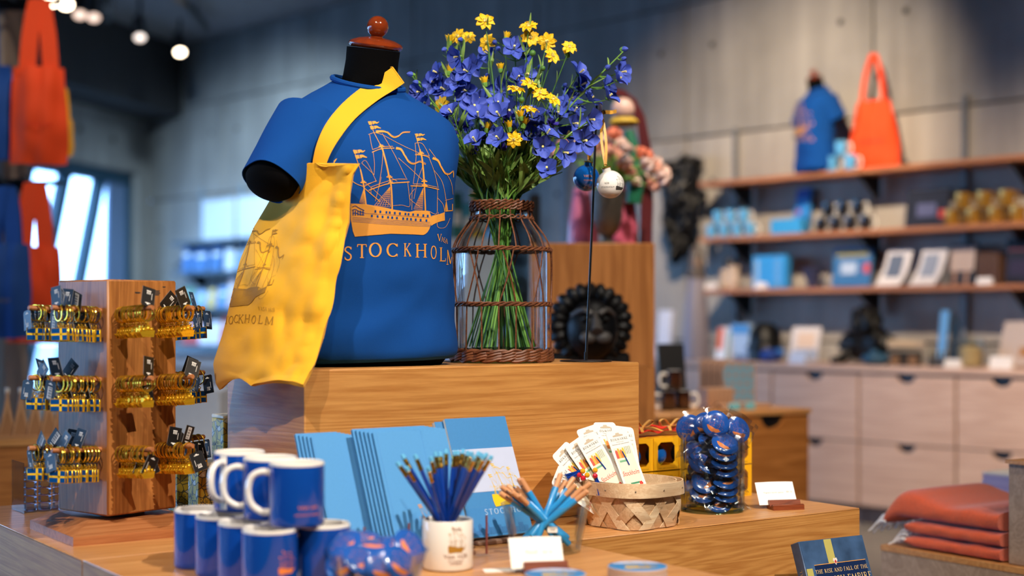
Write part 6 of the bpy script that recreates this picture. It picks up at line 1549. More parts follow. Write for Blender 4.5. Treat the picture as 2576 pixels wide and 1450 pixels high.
# counter
CB = wl_base(1700, CNT_C); CL = 4.4
zc = .902
t = thing('counter_top', 'long pale oak counter top below the shelves', 'worktop', (CB.x, CB.y, zc-.035), ROT_W); g = G(); g.add(box(CL, .57, .035, .002), tr(CL/2, .285-.015, 0), smooth=False); obj('board', g, OAK_P, t)
edges = [1700, 1941, 2160, 2404, 2640, 3050]
for i in range(5):
    p, q = wl_base(edges[i], CNT_C), wl_base(edges[i+1], CNT_C); w = (q-p).length
    t = thing('drawer_cabinet', ['oak drawer cabinet at the far end, half hidden by the trays', 'oak drawer cabinet second from the far end', 'oak drawer cabinet in the middle of the counter', 'oak drawer cabinet nearer, behind the orange blankets', 'oak drawer cabinet at the right edge of the counter'][i], 'cabinet', (p.x, p.y, 0), ROT_W)
    g = G(); g.add(box(w-.004, .50, zc-.0355-.1005), tr(w/2, .04+.25, .1005), smooth=False); obj('carcass', g, C_('#6e5a50'), t)
    g = G(); g.add(box(w-.01, .44, .10), tr(w/2, .30, 0), smooth=False); obj('toe_kick', g, C_('#8f7466'), t)
    for z0, hh in ((.115, .355), (.478, .372)):
        zt_ = z0+hh; cx = w/2; r_ = .058
        P = [(.008, z0), (w-.008, z0), (w-.008, zt_)]+[(cx+r_*cos(a), zt_-r_*.72*sin(a)) for a in [pi*k/12 for k in range(13)]]+[(.008, zt_)]
        g = G(); g.add(prism(P, .02, 0), tr(0, .02, 0) @ rot(pi/2, 'X'), smooth=False); d = obj('drawer', g, OAK_P, t)
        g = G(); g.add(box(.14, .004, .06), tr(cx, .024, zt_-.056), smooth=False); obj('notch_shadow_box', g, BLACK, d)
# ---- goods on the shelves
def shelf_at(px, lvl, back=.12): 
    p = wl_base(px, SHELF_C+back); return Vector((p.x, p.y, shz[lvl]))
def cnt_at(px, back=.2):
    p = wl_base(px, CNT_C+back); return Vector((p.x, p.y, zc))
def hpx(p, n): return n*p.y/F
def smug(p, r, h, m, ha, label, group, inner=WHITEG):
    t = thing('mug', label, 'mug', p, group=group)
    g = G(); g.add(lathe([(0, .001), (r-.003, .0), (r, .004), (r, h)], 28), mi=0); g.add(lathe([(r, h), (r-.003, h), (r-.004, .008), (0, .008)], 28), mi=1); obj('body', g, [m, inner], t)
    g = G(); g.add(tube(spline([(r-.002, 0, h*.8), (r+.022, 0, h*.82), (r+.030, 0, h*.5), (r+.022, 0, h*.22), (r-.002, 0, h*.2)], 5), .0055, 8)); o = obj('handle', g, inner if m is not GOLDM else m, t); o.rotation_euler = (0, 0, ha); return t
LBLUE = plain('pale_blue_glaze', '#5fa9dc', .15, coat=.5, var=.05); GOLDM = plain('gold_glaze', '#b98a3a', .2, metal=.5, var=.05); DKM = plain('dark_glaze', '#181a20', .1, coat=.6, var=.05); BRM = plain('brown_glaze', '#2c1710', .2, coat=.4, var=.1)
# pyramid of pale blue mugs
def pyramid(px0, px1, lvl, n, rows_, m, nm, r=.036, h=.085, ha=0.3, step=None, bk_=.12):
    p0, p1 = shelf_at(px0, lvl, bk_), shelf_at(px1, lvl, bk_); d = (p1-p0).normalized(); w = (p1-p0).length/(n-1) if n > 1 else .1
    for k in range(rows_):
        for i in range(n-k):
            p = p0+d*(w*(i+k/2)); p.z += h*k+.0005*k
            lay = ['bottom', 'second', 'top'][k]
            smug(p, min(r, w*.48), h, m, ROT_W+ha, '%s mug, %s from the left in the %s row on the %s shelf' % (nm, ['first', 'second', 'third', 'fourth', 'fifth'][i], lay, SH[lvl][2]), nm+'s on the %s shelf' % SH[lvl][2])
pyramid(1790, 1888, 1, 4, 2, LBLUE, 'pale blue', .033, .088, ha=.2)
pyramid(2066, 2178, 1, 4, 2, DKM, 'black', .035, .09, ha=.1)
pyramid(2395, 2560, 1, 4, 2, GOLDM, 'gold coloured', .042, .092, ha=0)
pyramid(2092, 2140, 0, 2, 2, LBLUE, 'pale blue', .036, .088, ha=.2, bk_=.045)
# shirt bust on the top shelf
sb = shelf_at(2052, 0, .09); k = .86
def scaled_copy(root, loc, rz, s, label):
    c = dup(root, loc, rz, label); c.scale = (s, s, s); return c
scaled_copy(man, sb, ROT_W-.55, .93, 'black torso mannequin under the blue shirt on the top wall shelf')
scaled_copy(shirt, sb, ROT_W-.55, .93, 'blue ship t-shirt on the small bust on the top wall shelf')
# orange tote on the top shelf
def tote_hang(loc, rz, w, h, L, m, label, print_c=None, flare=.8, seed=0, depth=.05, strapw=.022, lean=0.0):
    rr = random.Random(seed); t = thing('tote_bag', label, 'bag', loc); t.rotation_euler = (Matrix.Rotation(rz, 4, 'Z') @ rot(lean, 'X')).to_euler()
    rows_ = []
    for j in range(15):
        f = j/14; wj = w*(flare+(1-flare)*min(1, f*1.4)); row = []
        for i in range(13):
            s = -1+2*i/12; y = -depth*(1-s*s)*(.35+.65*sin(pi*min(1, f*.9+.05)))+noise.noise(Vector((s*2.2, f*4, seed)))*.014+.010*sin(s*9+seed+f*2)*(1-f*.5)
            row.append((s*wj/2, y, -L-h*f))
        rows_.append(row)
    g = G(); g.add(thick(rows_, .0)) if False else g.add(thick(rows_, -.012)); obj('body', g, m, t, sharp=80)
    for yy in (-.012, .010):
        P = [(-w*.22, yy-.012, -L-.03), (-w*.16, yy-.004, -L*.5), (-.012, yy, -.01), (0, yy, 0), (.012, yy, -.01), (w*.16, yy-.004, -L*.5), (w*.22, yy-.012, -L-.03)]
        S = spline(P, 6); rws = [[p+Vector((-strapw/2*(1 if i < len(S)/2 else 1), 0, 0)), p+Vector((strapw/2, 0, 0))] for i, p in enumerate(S)]
        g = G(); g.add(thick(rws, .003)); obj('strap', g, m, t, sharp=80)
    if print_c is not None:
        g = G()
        vs_, fs = textw('STOCKHOLM', w*.5); 
        def fm(x, z):
            s = x/(w/2); return Vector((x, -depth*(1-s*s)*1.0-.022, -L-h*.62+z))
        g.add(([fm(q.x, q.y) for q in vs_], fs), smooth=False); obj('lettering', g, print_c, t)
    return t
ob = shelf_at(2198, 0, .13); hh = hpx(ob, 290)
tote_hang(ob+Vector((0, 0, hh)), ROT_W+.15, hpx(ob, 132), hpx(ob, 172), hpx(ob, 118), ORANGE, 'orange tote bag standing on the top wall shelf', C_('#d8260a'), .62, 3)
# leaning blue pack and box on the second shelf
def slabx(nm, label, cat, p, w, d, h, m, rz=ROT_W, lean=0.0, extra=None, group=None, yaw=0.0):
    t = thing(nm, label, cat, Vector(p)+Vector((0, 0, (d+.003)*sin(abs(lean))+.0005)), group=group); t.rotation_euler = (Matrix.Rotation(rz+yaw, 4, 'Z') @ rot(-lean, 'X')).to_euler()
    g = G(); g.add(box(w, d, h, min(.002, d/5)), tr(0, d/2, 0), smooth=False); obj('body', g, m, t)
    for (name, x, z, ww, hh_, mm) in (extra or ()):
        g = G(); g.add(box(ww, .002, hh_), tr(x, -.0012, z), smooth=False); obj(name, g, mm, t)
    return t
p = shelf_at(1976, 1, .06); slabx('carton', 'bright blue carton on the second shelf, right of the pale blue mugs', 'box', p, hpx(p, 92), .07, hpx(p, 38), C_('#2f95d6'))
p2 = shelf_at(2006, 1, .2); slabx('leaning_pack', 'tall blue pack with a pink dot leaning on the second shelf', 'box', p2, hpx(p2, 52), .03, hpx(p2, 118), C_('#2c86d2'), lean=.2, extra=[('pink_dot', -.02, hpx(p2, 50), .03, .035, C_('#b0306e')), ('dark_top', 0, hpx(p2, 92), hpx(p2, 52), hpx(p2, 24), C_('#1b4fa8'))], yaw=-.25)
p = shelf_at(2328, 1, .1); slabx('framed_picture', 'dark framed ship picture behind the gold mugs', 'picture', p, hpx(p, 118), .03, hpx(p, 96), C_('#161826'), lean=.12, extra=[('pale_image', 0, hpx(p, 26), hpx(p, 54), hpx(p, 34), C_('#55587a')), ('red_sticker', hpx(p, 46), hpx(p, 20), hpx(p, 22), hpx(p, 22), C_('#b2372c'))])
# third shelf
p = shelf_at(1836, 2, .12); t = thing('wooden_figure', 'pale carved wooden figure at the left end of the third shelf', 'figurine', p, ROT_W)
g = G(); g.add(box(hpx(p, 50), .05, hpx(p, 52), .01), smooth=False); obj('torso', g, C_('#cbb6a4'), t)
g = G(); g.add(ball(hpx(p, 15), 14, 10), tr(0, 0, hpx(p, 66))); obj('head', g, C_('#2a2c34'), t)
g = G(); g.add(box(hpx(p, 26), .06, hpx(p, 10), .004), tr(hpx(p, 10), 0, hpx(p, 50)), smooth=False); obj('arm', g, C_('#cbb6a4'), t)
def cardtent(px, lvl, w=24, h=13, back=.03, label='', c='#e8e2e4'):
    p = shelf_at(px, lvl, back) if lvl < 3 else cnt_at(px, back)
    t = thing('price_card', label, 'card', p, ROT_W); a, b = hpx(p, w), hpx(p, h)
    g = G(); g.add(prism([(-.02, 0), (.02, 0), (.003, b), (-.003, b)], a, -a/2), rot(pi/2, 'Z') @ rot(pi/2, 'X'), smooth=False); obj('card', g, C_(c), t)
cardtent(1788, 2, 36, 16, .02, 'white price card at the left end of the third shelf'); cardtent(1915, 2, 32, 15, .02, 'white price card before the blue box on the third shelf'); cardtent(2478, 2, 40, 18, .02, 'white price card near the brown cards on the third shelf')
p = shelf_at(1934, 2, .1); slabx('boxed_set', 'bright blue box with pale side strips on the third shelf', 'box', p, hpx(p, 100), .06, hpx(p, 84), C_('#2f93dd'), extra=[('pale_strip', -hpx(p, 36), .01, hpx(p, 12), hpx(p, 70), C_('#8fb4dc')), ('pale_strip', hpx(p, 26), .01, hpx(p, 16), hpx(p, 72), C_('#5b9bd8'))])
p = shelf_at(2044, 2, .15); t = thing('dark_vase', 'dark blue tapered vase on the third shelf', 'vase', p); g = G(); w = hpx(p, 28); g.add(lathe([(0, 0), (w*.45, 0), (w*.5, hpx(p, 14)), (w, hpx(p, 52)), (w*.94, hpx(p, 52)), (w*.4, hpx(p, 14)), (0, hpx(p, 8))], 24)); obj('body', g, C_('#2a3050'), t)
p = shelf_at(2138, 2, .12); slabx('picture_book', 'blue picture book with a pale ship and yellow title on the third shelf', 'book', p, hpx(p, 112), .025, hpx(p, 100), C_('#30689e'), lean=.15, extra=[('yellow_title', 0, hpx(p, 78), hpx(p, 92), hpx(p, 12), C_('#c9b450')), ('pale_ship', -hpx(p, 8), hpx(p, 32), hpx(p, 46), hpx(p, 30), C_('#a7b9d4')), ('red_sticker', hpx(p, 44), hpx(p, 34), hpx(p, 18), hpx(p, 24), C_('#c4484a'))])
for px, lab, c in ((2250, 'curved white picture holder with dark sketch on the third shelf', '#5e6a80'), (2338, 'curved white picture holder with grey picture, right of the sketch one', '#8f98ac')):
    p = shelf_at(px, 2, .08); t = thing('picture_holder', lab, 'picture', p, ROT_W); w, h = hpx(p, 70), hpx(p, 92)
    rows_ = [[(-w/2+w*i/2-.0*j, .10*(j/8)**.6-.03, h*j/8) for i in range(3)] for j in range(9)]
    rows_ = [[(x-.035*(1-(j/8))**2, y, z) for x, y, z in r] for j, r in enumerate(rows_)]
    g = G(); g.add(thick(rows_, .008)); obj('curved_sheet', g, C_('#dcd6d8'), t)
    rows2 = [[(x*.62+(-.01), y-.0095 if False else y-.003, z) for x, y, z in r] for r in rows_[2:8]]; g = G(); g.add(thick([[ (x, y-.004, z) for x, y, z in r] for r in rows2], .003)); obj('image', g, C_(c), t)
p = shelf_at(2416, 2, .12); slabx('card_rack', 'beige card in a dark rack on the third shelf', 'card', p, hpx(p, 72), .03, hpx(p, 105), C_('#2b2c33'), lean=.18, extra=[('beige_card', 0, hpx(p, 34), hpx(p, 66), hpx(p, 62), C_('#bda79c')), ('post', -hpx(p, 18), 0, hpx(p, 9), hpx(p, 34), C_('#a9816b')), ('post', hpx(p, 14), 0, hpx(p, 9), hpx(p, 34), C_('#a9816b'))])
for i in range(5):
    p = shelf_at(2462+i*11, 2, .14); slabx('brown_book', 'thin brown book standing in the row on the third shelf', 'book', p, .018, .14, hpx(p, 82), C_('#5d4030'), group='brown books on the third shelf')
p = shelf_at(2560, 2, .12); slabx('dark_book', 'dark picture book at the right end of the third shelf', 'book', p, hpx(p, 70), .03, hpx(p, 118), C_('#171522'), lean=.12, extra=[('red_rule', 0, hpx(p, 84), hpx(p, 60), hpx(p, 4), C_('#6e3038')), ('purple_image', 0, hpx(p, 20), hpx(p, 50), hpx(p, 40), C_('#2c2038'))])
# counter goods
p = cnt_at(1666, .3); slabx('folded_sheet', 'white folded sheet standing at the far end of the counter', 'card', p, hpx(p, 44), .03, hpx(p, 120), C_('#e9e6ee'), lean=.1)
p = cnt_at(1752, .28); t = thing('grey_bottle_figure', 'tall grey bell-shaped figure on the counter before the black carving', 'figurine', p)
w = hpx(p, 36); h = hpx(p, 290); g = G(); g.add(lathe([(0, 0), (w*1.0, 0), (w*.98, h*.1), (w*.8, h*.45), (w*.62, h*.62), (w*.58, h*.70)], 24)); obj('robe', g, C_('#8d8794'), t)
g = G(); g.add(lathe([(w*.58, h*.70), (w*.62, h*.76), (w*.48, h*.9), (w*.24, h*.97), (0, h)], 24)); g.add(lathe([(w*.60, h*.70), (w*.70, h*.72), (w*.60, h*.74)], 24)); obj('hood', g, C_('#5a514c'), t)
g = G(); g.add(ball(w*.3, 12, 8), tr(-.0, -w*.42, h*.83)); obj('face', g, C_('#8f7360'), t)
p = cnt_at(1816, .22); slabx('striped_book', 'orange, white and green striped book on the counter', 'book', p, hpx(p, 46), .03, hpx(p, 82), C_('#e9e3e4'), lean=.14, extra=[('orange_stripe', -hpx(p, 13), hpx(p, 24), hpx(p, 18), hpx(p, 56), C_('#ee6a28')), ('green_stripe', hpx(p, 18), 0, hpx(p, 8), hpx(p, 74), C_('#4c8f86')), ('white_label', -hpx(p, 8), 0, hpx(p, 30), hpx(p, 26), C_('#f0f4f8'))], yaw=-.12)
p = cnt_at(1862, .24); slabx('pale_blue_box', 'tall pale blue box beside the striped book on the counter', 'box', p, hpx(p, 56), .05, hpx(p, 92), C_('#a8c4e6'), extra=[('blue_top', 0, hpx(p, 68), hpx(p, 55), hpx(p, 22), C_('#3f8fd8')), ('dark_foot', 0, 0, hpx(p, 40), hpx(p, 14), C_('#5a6f94'))])
p = cnt_at(1925, .3); t = thing('black_helmet', 'black dome-shaped helmet on the counter behind the white booklet', 'helmet', p); w = hpx(p, 42); g = G(); g.add(lathe([(0, hpx(p, 98)), (w*.5, hpx(p, 94)), (w*.9, hpx(p, 74)), (w, hpx(p, 40)), (w*1.05, 0), (0, 0)], 24)); obj('shell', g, STONEBLK, t)
g = G(); g.add(lathe([(w*1.0, hpx(p, 30)), (w*1.14, hpx(p, 32)), (w*1.1, hpx(p, 38)), (w*.98, hpx(p, 40))], 24)); obj('band', g, BLACK, t)
p = cnt_at(1938, .1); t = thing('blue_plush', 'royal blue soft toy lying before the black helmet', 'toy', p); r = hpx(p, 22); g = G(); g.add(ball(r, 18, 12), tr(0, 0, r*.8) @ scl(1.2, 1, .8)); obj('body', g, C_('#12439e'), t)
g = G(); g.add(ball(r*.55, 14, 10), tr(r*1.1, -.0, r*1.1)); obj('head', g, C_('#2a78d2'), t)
p = cnt_at(2020, .18); slabx('booklet', 'white booklet leaning back on the counter', 'book', p, hpx(p, 74), .02, hpx(p, 92), C_('#d5cfd4'), lean=.35, extra=[('peach_panel', hpx(p, 2), hpx(p, 36), hpx(p, 46), hpx(p, 40), C_('#d9bfb0')), ('grey_panel', hpx(p, 5), hpx(p, 4), hpx(p, 60), hpx(p, 28), C_('#98a3bc'))], yaw=.3)
cardtent(2008, 3, 50, 30, .02, 'white price card before the leaning booklet on the counter', '#cfd8ee')
p = cnt_at(2180, .3); t = thing('black_lion_figure', 'large black carved lion figure in the middle of the counter', 'figurine', p, ROT_W); r = hpx(p, 40)
g = G(); bm = bmesh.new(); bmesh.ops.create_icosphere(bm, subdivisions=4, radius=1.0)
for v in bm.verts: v.co *= 1+.22*noise.noise(v.co*2.2)
g.add(([v.co.copy() for v in bm.verts], [[v.index for v in f.verts] for f in bm.faces]), tr(0, 0, r*1.28) @ scl(r*1.9, r*.9, r*1.05)); obj('body', g, STONEBLK, t)
g = G(); g.add(([v.co.copy() for v in bm.verts], [[v.index for v in f.verts] for f in bm.faces]), tr(r*.1, -.02, r*2.5) @ scl(r*1.0, r*.9, r*1.1)); obj('head', g, STONEBLK, t); bm.free()
for s in (-1, 1):
    g = G(); g.add(ball(r*.28, 10, 8), tr(r*.1+s*r*.75, -.02, r*3.2)); obj('ear', g, STONEBLK, t)
    g = G(); g.add(tube([(s*r*.9, -.03, r*.9), (s*r*1.3, -.08, r*.2), (s*r*1.5, -.14, r*.15)], [r*.4, r*.32, r*.26], 12)); obj('paw', g, STONEBLK, t)
p = cnt_at(2205, .08); t = thing('teal_plush', 'dark teal soft toy lying in front of the black lion figure', 'toy', p); r = hpx(p, 30); g = G(); g.add(ball(r, 18, 12), tr(0, 0, r*.55) @ scl(1.3, .9, .55)); obj('body', g, C_('#1f4f70'), t); g = G(); g.add(ball(r*.4, 14, 10), tr(-r*.2, 0, r*1.0)); obj('head', g, C_('#1f4f70'), t)
p = cnt_at(2280, .16); t = thing('model_cannon', 'beige and bronze model cannon on a black block on the counter', 'model', p, ROT_W+.3)
g = G(); g.add(box(hpx(p, 70), .10, hpx(p, 34), .003), smooth=False); obj('carriage', g, C_('#141416'), t); g = G(); g.add(lathe([(0, -.11), (.026, -.10), (.03, -.06), (.022, .04), (.018, .09), (.024, .10), (.012, .102), (0, .08)], 20), tr(0, 0, hpx(p, 52)) @ rot(pi/2, 'Y')); obj('barrel', g, C_('#c5ad92'), t)
for s in (-1, 1):
    g = G(); g.add(lathe([(0, -.006), (.03, -.006), (.03, .006), (0, .006)], 18), tr(s*.05, -.056, .03) @ rot(pi/2, 'X')); obj('wheel', g, C_('#7b5c40'), t)
p = cnt_at(2372, .22); t = thing('folding_fan', 'pale blue angular stand-up card on the counter', 'card', p, ROT_W); h = hpx(p, 140); w = hpx(p, 40)
g = G(); g.add(prism([(-w*.4, 0), (w*.15, 0), (w*.5, h), (-w*.05, h)], .012, 0), rot(pi/2, 'X') if False else rot(pi/2, 'X'), smooth=False); obj('front_leaf', g, C_('#6aa6de'), t)
g = G(); g.add(prism([(w*.15, 0), (w*1.0, 0), (w*.9, h*.75), (w*.5, h)], .012, 0), tr(0, .04, 0) @ rot(pi/2, 'X'), smooth=False); obj('rear_leaf', g, C_('#23384e'), t)
p = cnt_at(2440, .2); t = thing('glass_of_sand', 'drinking glass filled with beige pebbles on the counter', 'glass', p); w = hpx(p, 36); h = hpx(p, 72)
g = G(); g.add(lathe([(0, 0), (w*.8, 0), (w*.9, .004), (w, h), (w*.96, h), (w*.86, .006), (0, .006)], 28)); obj('tumbler', g, JARG, t); g = G(); g.add(lathe([(0, .008), (w*.83, .008), (w*.9, h*.6), (w*.5, h*.72), (0, h*.76)], 20)); obj('filling', g, C_('#b59a74'), t)
p = cnt_at(2350, .12); 
for i in range(4):
    q = cnt_at(2340+i*13, .10+.03*(i % 2)); t = thing('small_bottle', 'little dark glass bottle before the pale blue card on the counter', 'bottle', q, group='little bottles on the counter'); w = hpx(q, 6); g = G(); g.add(lathe([(0, 0), (w, 0), (w, hpx(q, 22)), (w*.4, hpx(q, 28)), (w*.4, hpx(q, 36)), (0, hpx(q, 36))], 14)); obj('body', g, C_('#3a3a3e'), t); g = G(); g.add(lathe([(w*.5, hpx(q, 34)), (w*.5, hpx(q, 40)), (0, hpx(q, 40))], 12)); obj('cap', g, BRASS, t)
cardtent(2398, 3, 44, 22, .03, 'white price card left of the pebble glass', '#e4dcd6')
p = cnt_at(2550, .24); slabx('slanted_board', 'big beige display board leaning at the right end of the counter', 'board', p, hpx(p, 110), .03, hpx(p, 118), C_('#c4b0a4'), lean=.3, extra=[('brown_label', hpx(p, 24), hpx(p, 26), hpx(p, 30), hpx(p, 24), C_('#b07a44'))], yaw=-.2)
cardtent(2520, 3, 60, 32, .03, 'white price card before the slanted beige board', '#efe6e2')
# black carved relief on the wall
p = onw(1718, 650, WALL_C-.16); p.z -= 0; t = thing('carved_console', 'black carved relief figure hanging on the concrete wall', 'sculpture', (p.x, p.y, p.z), ROT_W); w = hpx(p, 112); h = hpx(p, 245)
bm = bmesh.new(); bmesh.ops.create_grid(bm, x_segments=28, y_segments=46, size=.5); g = G(); rows_ = []
for j in range(47):
    f = j/46; wj = w*(.45+.75*min(1, f*2.6)) if f < .4 else w*1.2*(1 if f < .93 else .96); row = []
    for i in range(29):
        s = -1+2*i/28; x = s*wj/2*.86; b = noise.noise(Vector((s*2.6, f*7, 2)))*.05+noise.noise(Vector((s*6, f*15, 7)))*.025+.03*cos(s*3)*sin(f*12)
        row.append((x, -.06*(1-abs(s)**4)-b*(1-abs(s)**6)-.02, h*f))
    rows_.append(row)
bm.free(); g.add(thick(rows_, -.07)); obj('figure', g, STONEBLK, t)
g = G(); g.add(box(w*.95, .05, h*.08, .006), tr(0, .02, h*.93), smooth=False); obj('cornice', g, STONEBLK, t)
# ------------------------------------------------------------------ tall oak block with tulips, painted figure and lion head
TBY = 4.75; TBX0, TBX1 = at(1335, 0, TBY).x, at(1647, 0, TBY).x; tbz = H+(800-612)/F*TBY
tb = thing('tall_block', 'tall oak display block behind the vase carrying tulips and a painted figure', 'plinth', ((TBX0+TBX1)/2, TBY+.21, 0), 0); g = G(); g.add(box(TBX1-TBX0, .42, tbz, .003), smooth=False); obj('block', g, OAK_D, tb)
uc = Vector((at(1528, 0, TBY+.2).x, TBY+.2, tbz)); un = thing('grey_urn', 'dark grey metal urn of peach tulips on the tall oak block', 'vase', uc)
w = hpx(uc, 44); h = hpx(uc, 140); g = G(); g.add(lathe([(0, 0), (w*.75, 0), (w*.72, h*.04), (w*.3, h*.10), (w*.28, h*.16), (w*.6, h*.26), (w*.86, h*.5), (w*.92, h*.8), (w*1.02, h*.97), (w*1.02, h), (w*.94, h), (w*.82, h*.6), (0, h*.4)], 36)); obj('body', g, plain('pewter', '#5d564c', .45, metal=.6, var=.2), un)
def tulip(r):
    g = G()
    for k in range(6): g.add(petal(r*2.3, r*.72, .8, lambda t: r*.75*sin(pi*min(1, t*1.05))*.9, 4, 5), rot(2*pi*k/6, 'Z') @ rot(radians(88), 'X') @ tr(0, -r*.1, r*.12), 0)
    return g
TU = [mesh('tulip_head', tulip(.019), [plain('tulip_peach', '#f0a58c', .6, var=.2, scale=60)]), mesh('tulip_head', tulip(.019), [plain('tulip_pink', '#f2c4b4', .6, var=.2, scale=60)]), mesh('tulip_head', tulip(.019), [plain('tulip_coral', '#ee7f5e', .6, var=.2, scale=60)])]
heads = [(1422, 375), (1436, 405), (1460, 380), (1440, 345), (1415, 400), (1475, 360), (1520, 365), (1545, 350), (1560, 372), (1530, 395), (1552, 400), (1575, 415), (1605, 395), (1620, 400), (1618, 425), (1580, 440), (1560, 425), (1640, 430), (1655, 455), (1632, 470), (1660, 440), (1590, 460), (1605, 440), (1645, 415), (1500, 380), (1510, 410), (1575, 385)]
tg = random.Random(4)
for i, (px, py) in enumerate(heads):
    q = at(px, py, uc.y+tg.uniform(-.1, .12)); nk = uc+Vector((tg.uniform(-.03, .03), tg.uniform(-.03, .03), h*.96)); b = uc+Vector((0, 0, h*.55))
    ps = ('left of the black rod' if px < 1490 else 'above the urn' if px < 1590 else 'to the right of the urn')
    c_ = 2 if (px, py) in ((1605, 395), (1620, 400), (1545, 350)) else tg.choice((0, 0, 1, 1))
    t = thing('tulip', '%s tulip %s on the tall oak block' % (['peach', 'pale pink', 'coral'][c_], ps), 'flower', b, group='tulips in the urn')
    g = G(); S = spline([b, nk, nk.lerp(q, .6)+Vector((0, 0, .03)), q], 6); g.add(tube([s-b for s in S], .003, 6)); obj('stem', g, STEMG, t)
    o = obj('tulip_head', TU[c_], None, t, q-b); d = (q-nk); d.z += .06; o.rotation_euler = Vector((0, 0, 1)).rotation_difference(d.normalized()).to_euler(); s = tg.uniform(.85, 1.15); o.scale = (s, s, s)
    g = G(); g.add(petal(.13, .012, .3, lambda t: .05*t*t, 2, 6)); o = obj('leaf', g, plain('tulip_leaf', '#7d9c4a', .6, var=.2) if 'tulip_leaf' not in MATS else MATS['tulip_leaf'], t, nk-b); f = (d.normalized()*.6+Vector((tg.uniform(-1, 1), tg.uniform(-1, 1), .3))*.5).normalized(); o.rotation_euler = Vector((0, 1, 0)).rotation_difference(f).to_euler()
# painted figure (arched robe, sash, face) behind the tulips
fy = TBY+.36; fb = Vector((at(1530, 0, fy).x, fy, tbz)); fg = thing('painted_figure', 'colourful painted wooden figure with dark red cloak behind the tulips', 'figurine', fb, radians(-8)); S_ = fy/F
g = G(); 
arch = [(110, 0), (112, 120), (108, 250), (92, 330), (70, 372), (40, 395), (10, 400), (10, 385), (36, 378), (58, 352), (76, 300), (84, 200), (80, 0)]
g.add(prism([(x*S_, z*S_) for x, z in arch], .06, -.03), tr(0, 0, 0) @ rot(pi/2, 'X'), smooth=False); obj('cloak', g, plain('dark_red_paint', '#5c1f22', .4, coat=.3), fg)
g = G(); g.add(lathe([(0, 0), (46*S_, 0), (44*S_, 60*S_), (34*S_, 140*S_), (40*S_, 210*S_), (30*S_, 262*S_), (0, 270*S_)], 24), tr(30*S_, 0, 0)); obj('robe', g, plain('pink_paint', '#c85a72', .4, var=.35, scale=16, coat=.3), fg)
g = G(); g.add(lathe([(0, 0), (40*S_, 0), (38*S_, 70*S_), (30*S_, 120*S_), (26*S_, 150*S_), (0, 158*S_)], 24), tr(-62*S_, -.02, 0)); obj('kneeling_part', g, plain('rose_paint', '#cf6f8c', .4, var=.4, scale=14, coat=.3), fg)
g = G(); g.add(tube([Vector((x*S_, -.05, z*S_)) for x, z in ((64, 110), (70, 170), (66, 230), (52, 290))], [.03, .034, .03, .018], 10)); obj('green_sash', g, plain('green_paint', '#1f6a4c', .4, coat=.3), fg)
g = G(); g.add(ball(30*S_, 18, 12), tr(38*S_, -.03, 345*S_)); obj('head', g, plain('face_paint', '#e3b8a6', .4, coat=.2), fg)
g = G(); g.add(lathe([(30*S_, 0), (38*S_, 8*S_), (30*S_, 18*S_)], 18), tr(40*S_, -.03, 305*S_)); obj('yellow_collar', g, C_('#d8b03a'), fg)
g = G(); g.add(ball(31*S_, 16, 10), tr(38*S_, -.0, 362*S_) @ scl(1.05, 1, .6)); obj('green_cap', g, MATS['green_paint'], fg)
g = G(); g.add(ball(24*S_, 16, 10), tr(44*S_, -.06, 210*S_) @ scl(1.2, .6, 1.2)); obj('white_beard', g, C_('#d8ccd2'), fg)
# black lion mask on a pedestal
lp = Vector((at(1490, 0, 4.25).x, 4.25, 0)); lz = H-(905-800)/F*4.25-.02
pd = thing('pedestal', 'oak pedestal behind the tall plinth under the black lion mask', 'plinth', (lp.x, lp.y+.02, 0), radians(10)); g = G(); g.add(box(.32, .26, lz, .003), smooth=False); obj('block', g, OAK_D, pd)
lm = thing('lion_mask', 'black carved lion mask with thick mane behind the ornament stand', 'sculpture', (lp.x, lp.y, lz), radians(4)); R_ = 100*4.25/F; cz = R_*1.02
g = G()
for ring, (rr_, nl, ww, yy) in enumerate(((1.0, 19, .125, .07),)):
    for k in range(nl):
        a = radians(-48)+radians(276)*k/(nl-1); c, s = cos(a), sin(a)
        P = [(R_*.50*c, yy-.01, cz+R_*.50*s), (R_*.76*rr_*c, yy-.04, cz+R_*.76*rr_*s), (R_*.96*rr_*c, yy-.03, cz+R_*.96*rr_*s), (R_*rr_*1.0*c, yy+.01, cz+R_*rr_*1.0*s)]
        o = G(); o.add(tube(spline(P, 4), [R_*ww*(.7+.5*sin(pi*i/12)) for i in range(13)], 8)); obj('mane_lock', o, STONEBLK, lm)
g = G(); g.add(ball(R_*.66, 28, 18), tr(0, -.01, cz-R_*.10) @ scl(.98, .70, 1.15)); obj('face', g, STONEBLK, lm)
STONEHI = plain('black_stone_highlight', '#4a4644', .5, var=.3, scale=40)  # highlights on the black lion face, painted in as a greyer stone colour
g = G(); g.add(tube([(0, -.062, cz+R_*.30), (0, -.094, cz+R_*.05), (0, -.112, cz-R_*.14)], [R_*.07, R_*.10, R_*.15], 12)); obj('nose', g, STONEHI, lm)
for s in (-1, 1):
    g = G(); g.add(tube(spline([(s*R_*.10, -.078, cz+R_*.30), (s*R_*.30, -.068, cz+R_*.40), (s*R_*.52, -.02, cz+R_*.26)], 4), R_*.07, 8)); obj('brow', g, STONEHI, lm)
    g = G(); g.add(ball(R_*.085, 14, 10), tr(s*R_*.26, -.066, cz+R_*.17)); obj('eye', g, STONEBLK, lm)
    g = G(); g.add(ball(R_*.19, 16, 10), tr(s*R_*.19, -.086, cz-R_*.28) @ scl(1.1, .7, .8)); obj('muzzle', g, STONEHI, lm)
g = G(); g.add(box(R_*2.0, .05, R_*.35, .01), tr(0, .05, 0), smooth=False); obj('mount', g, STONEBLK, lm)
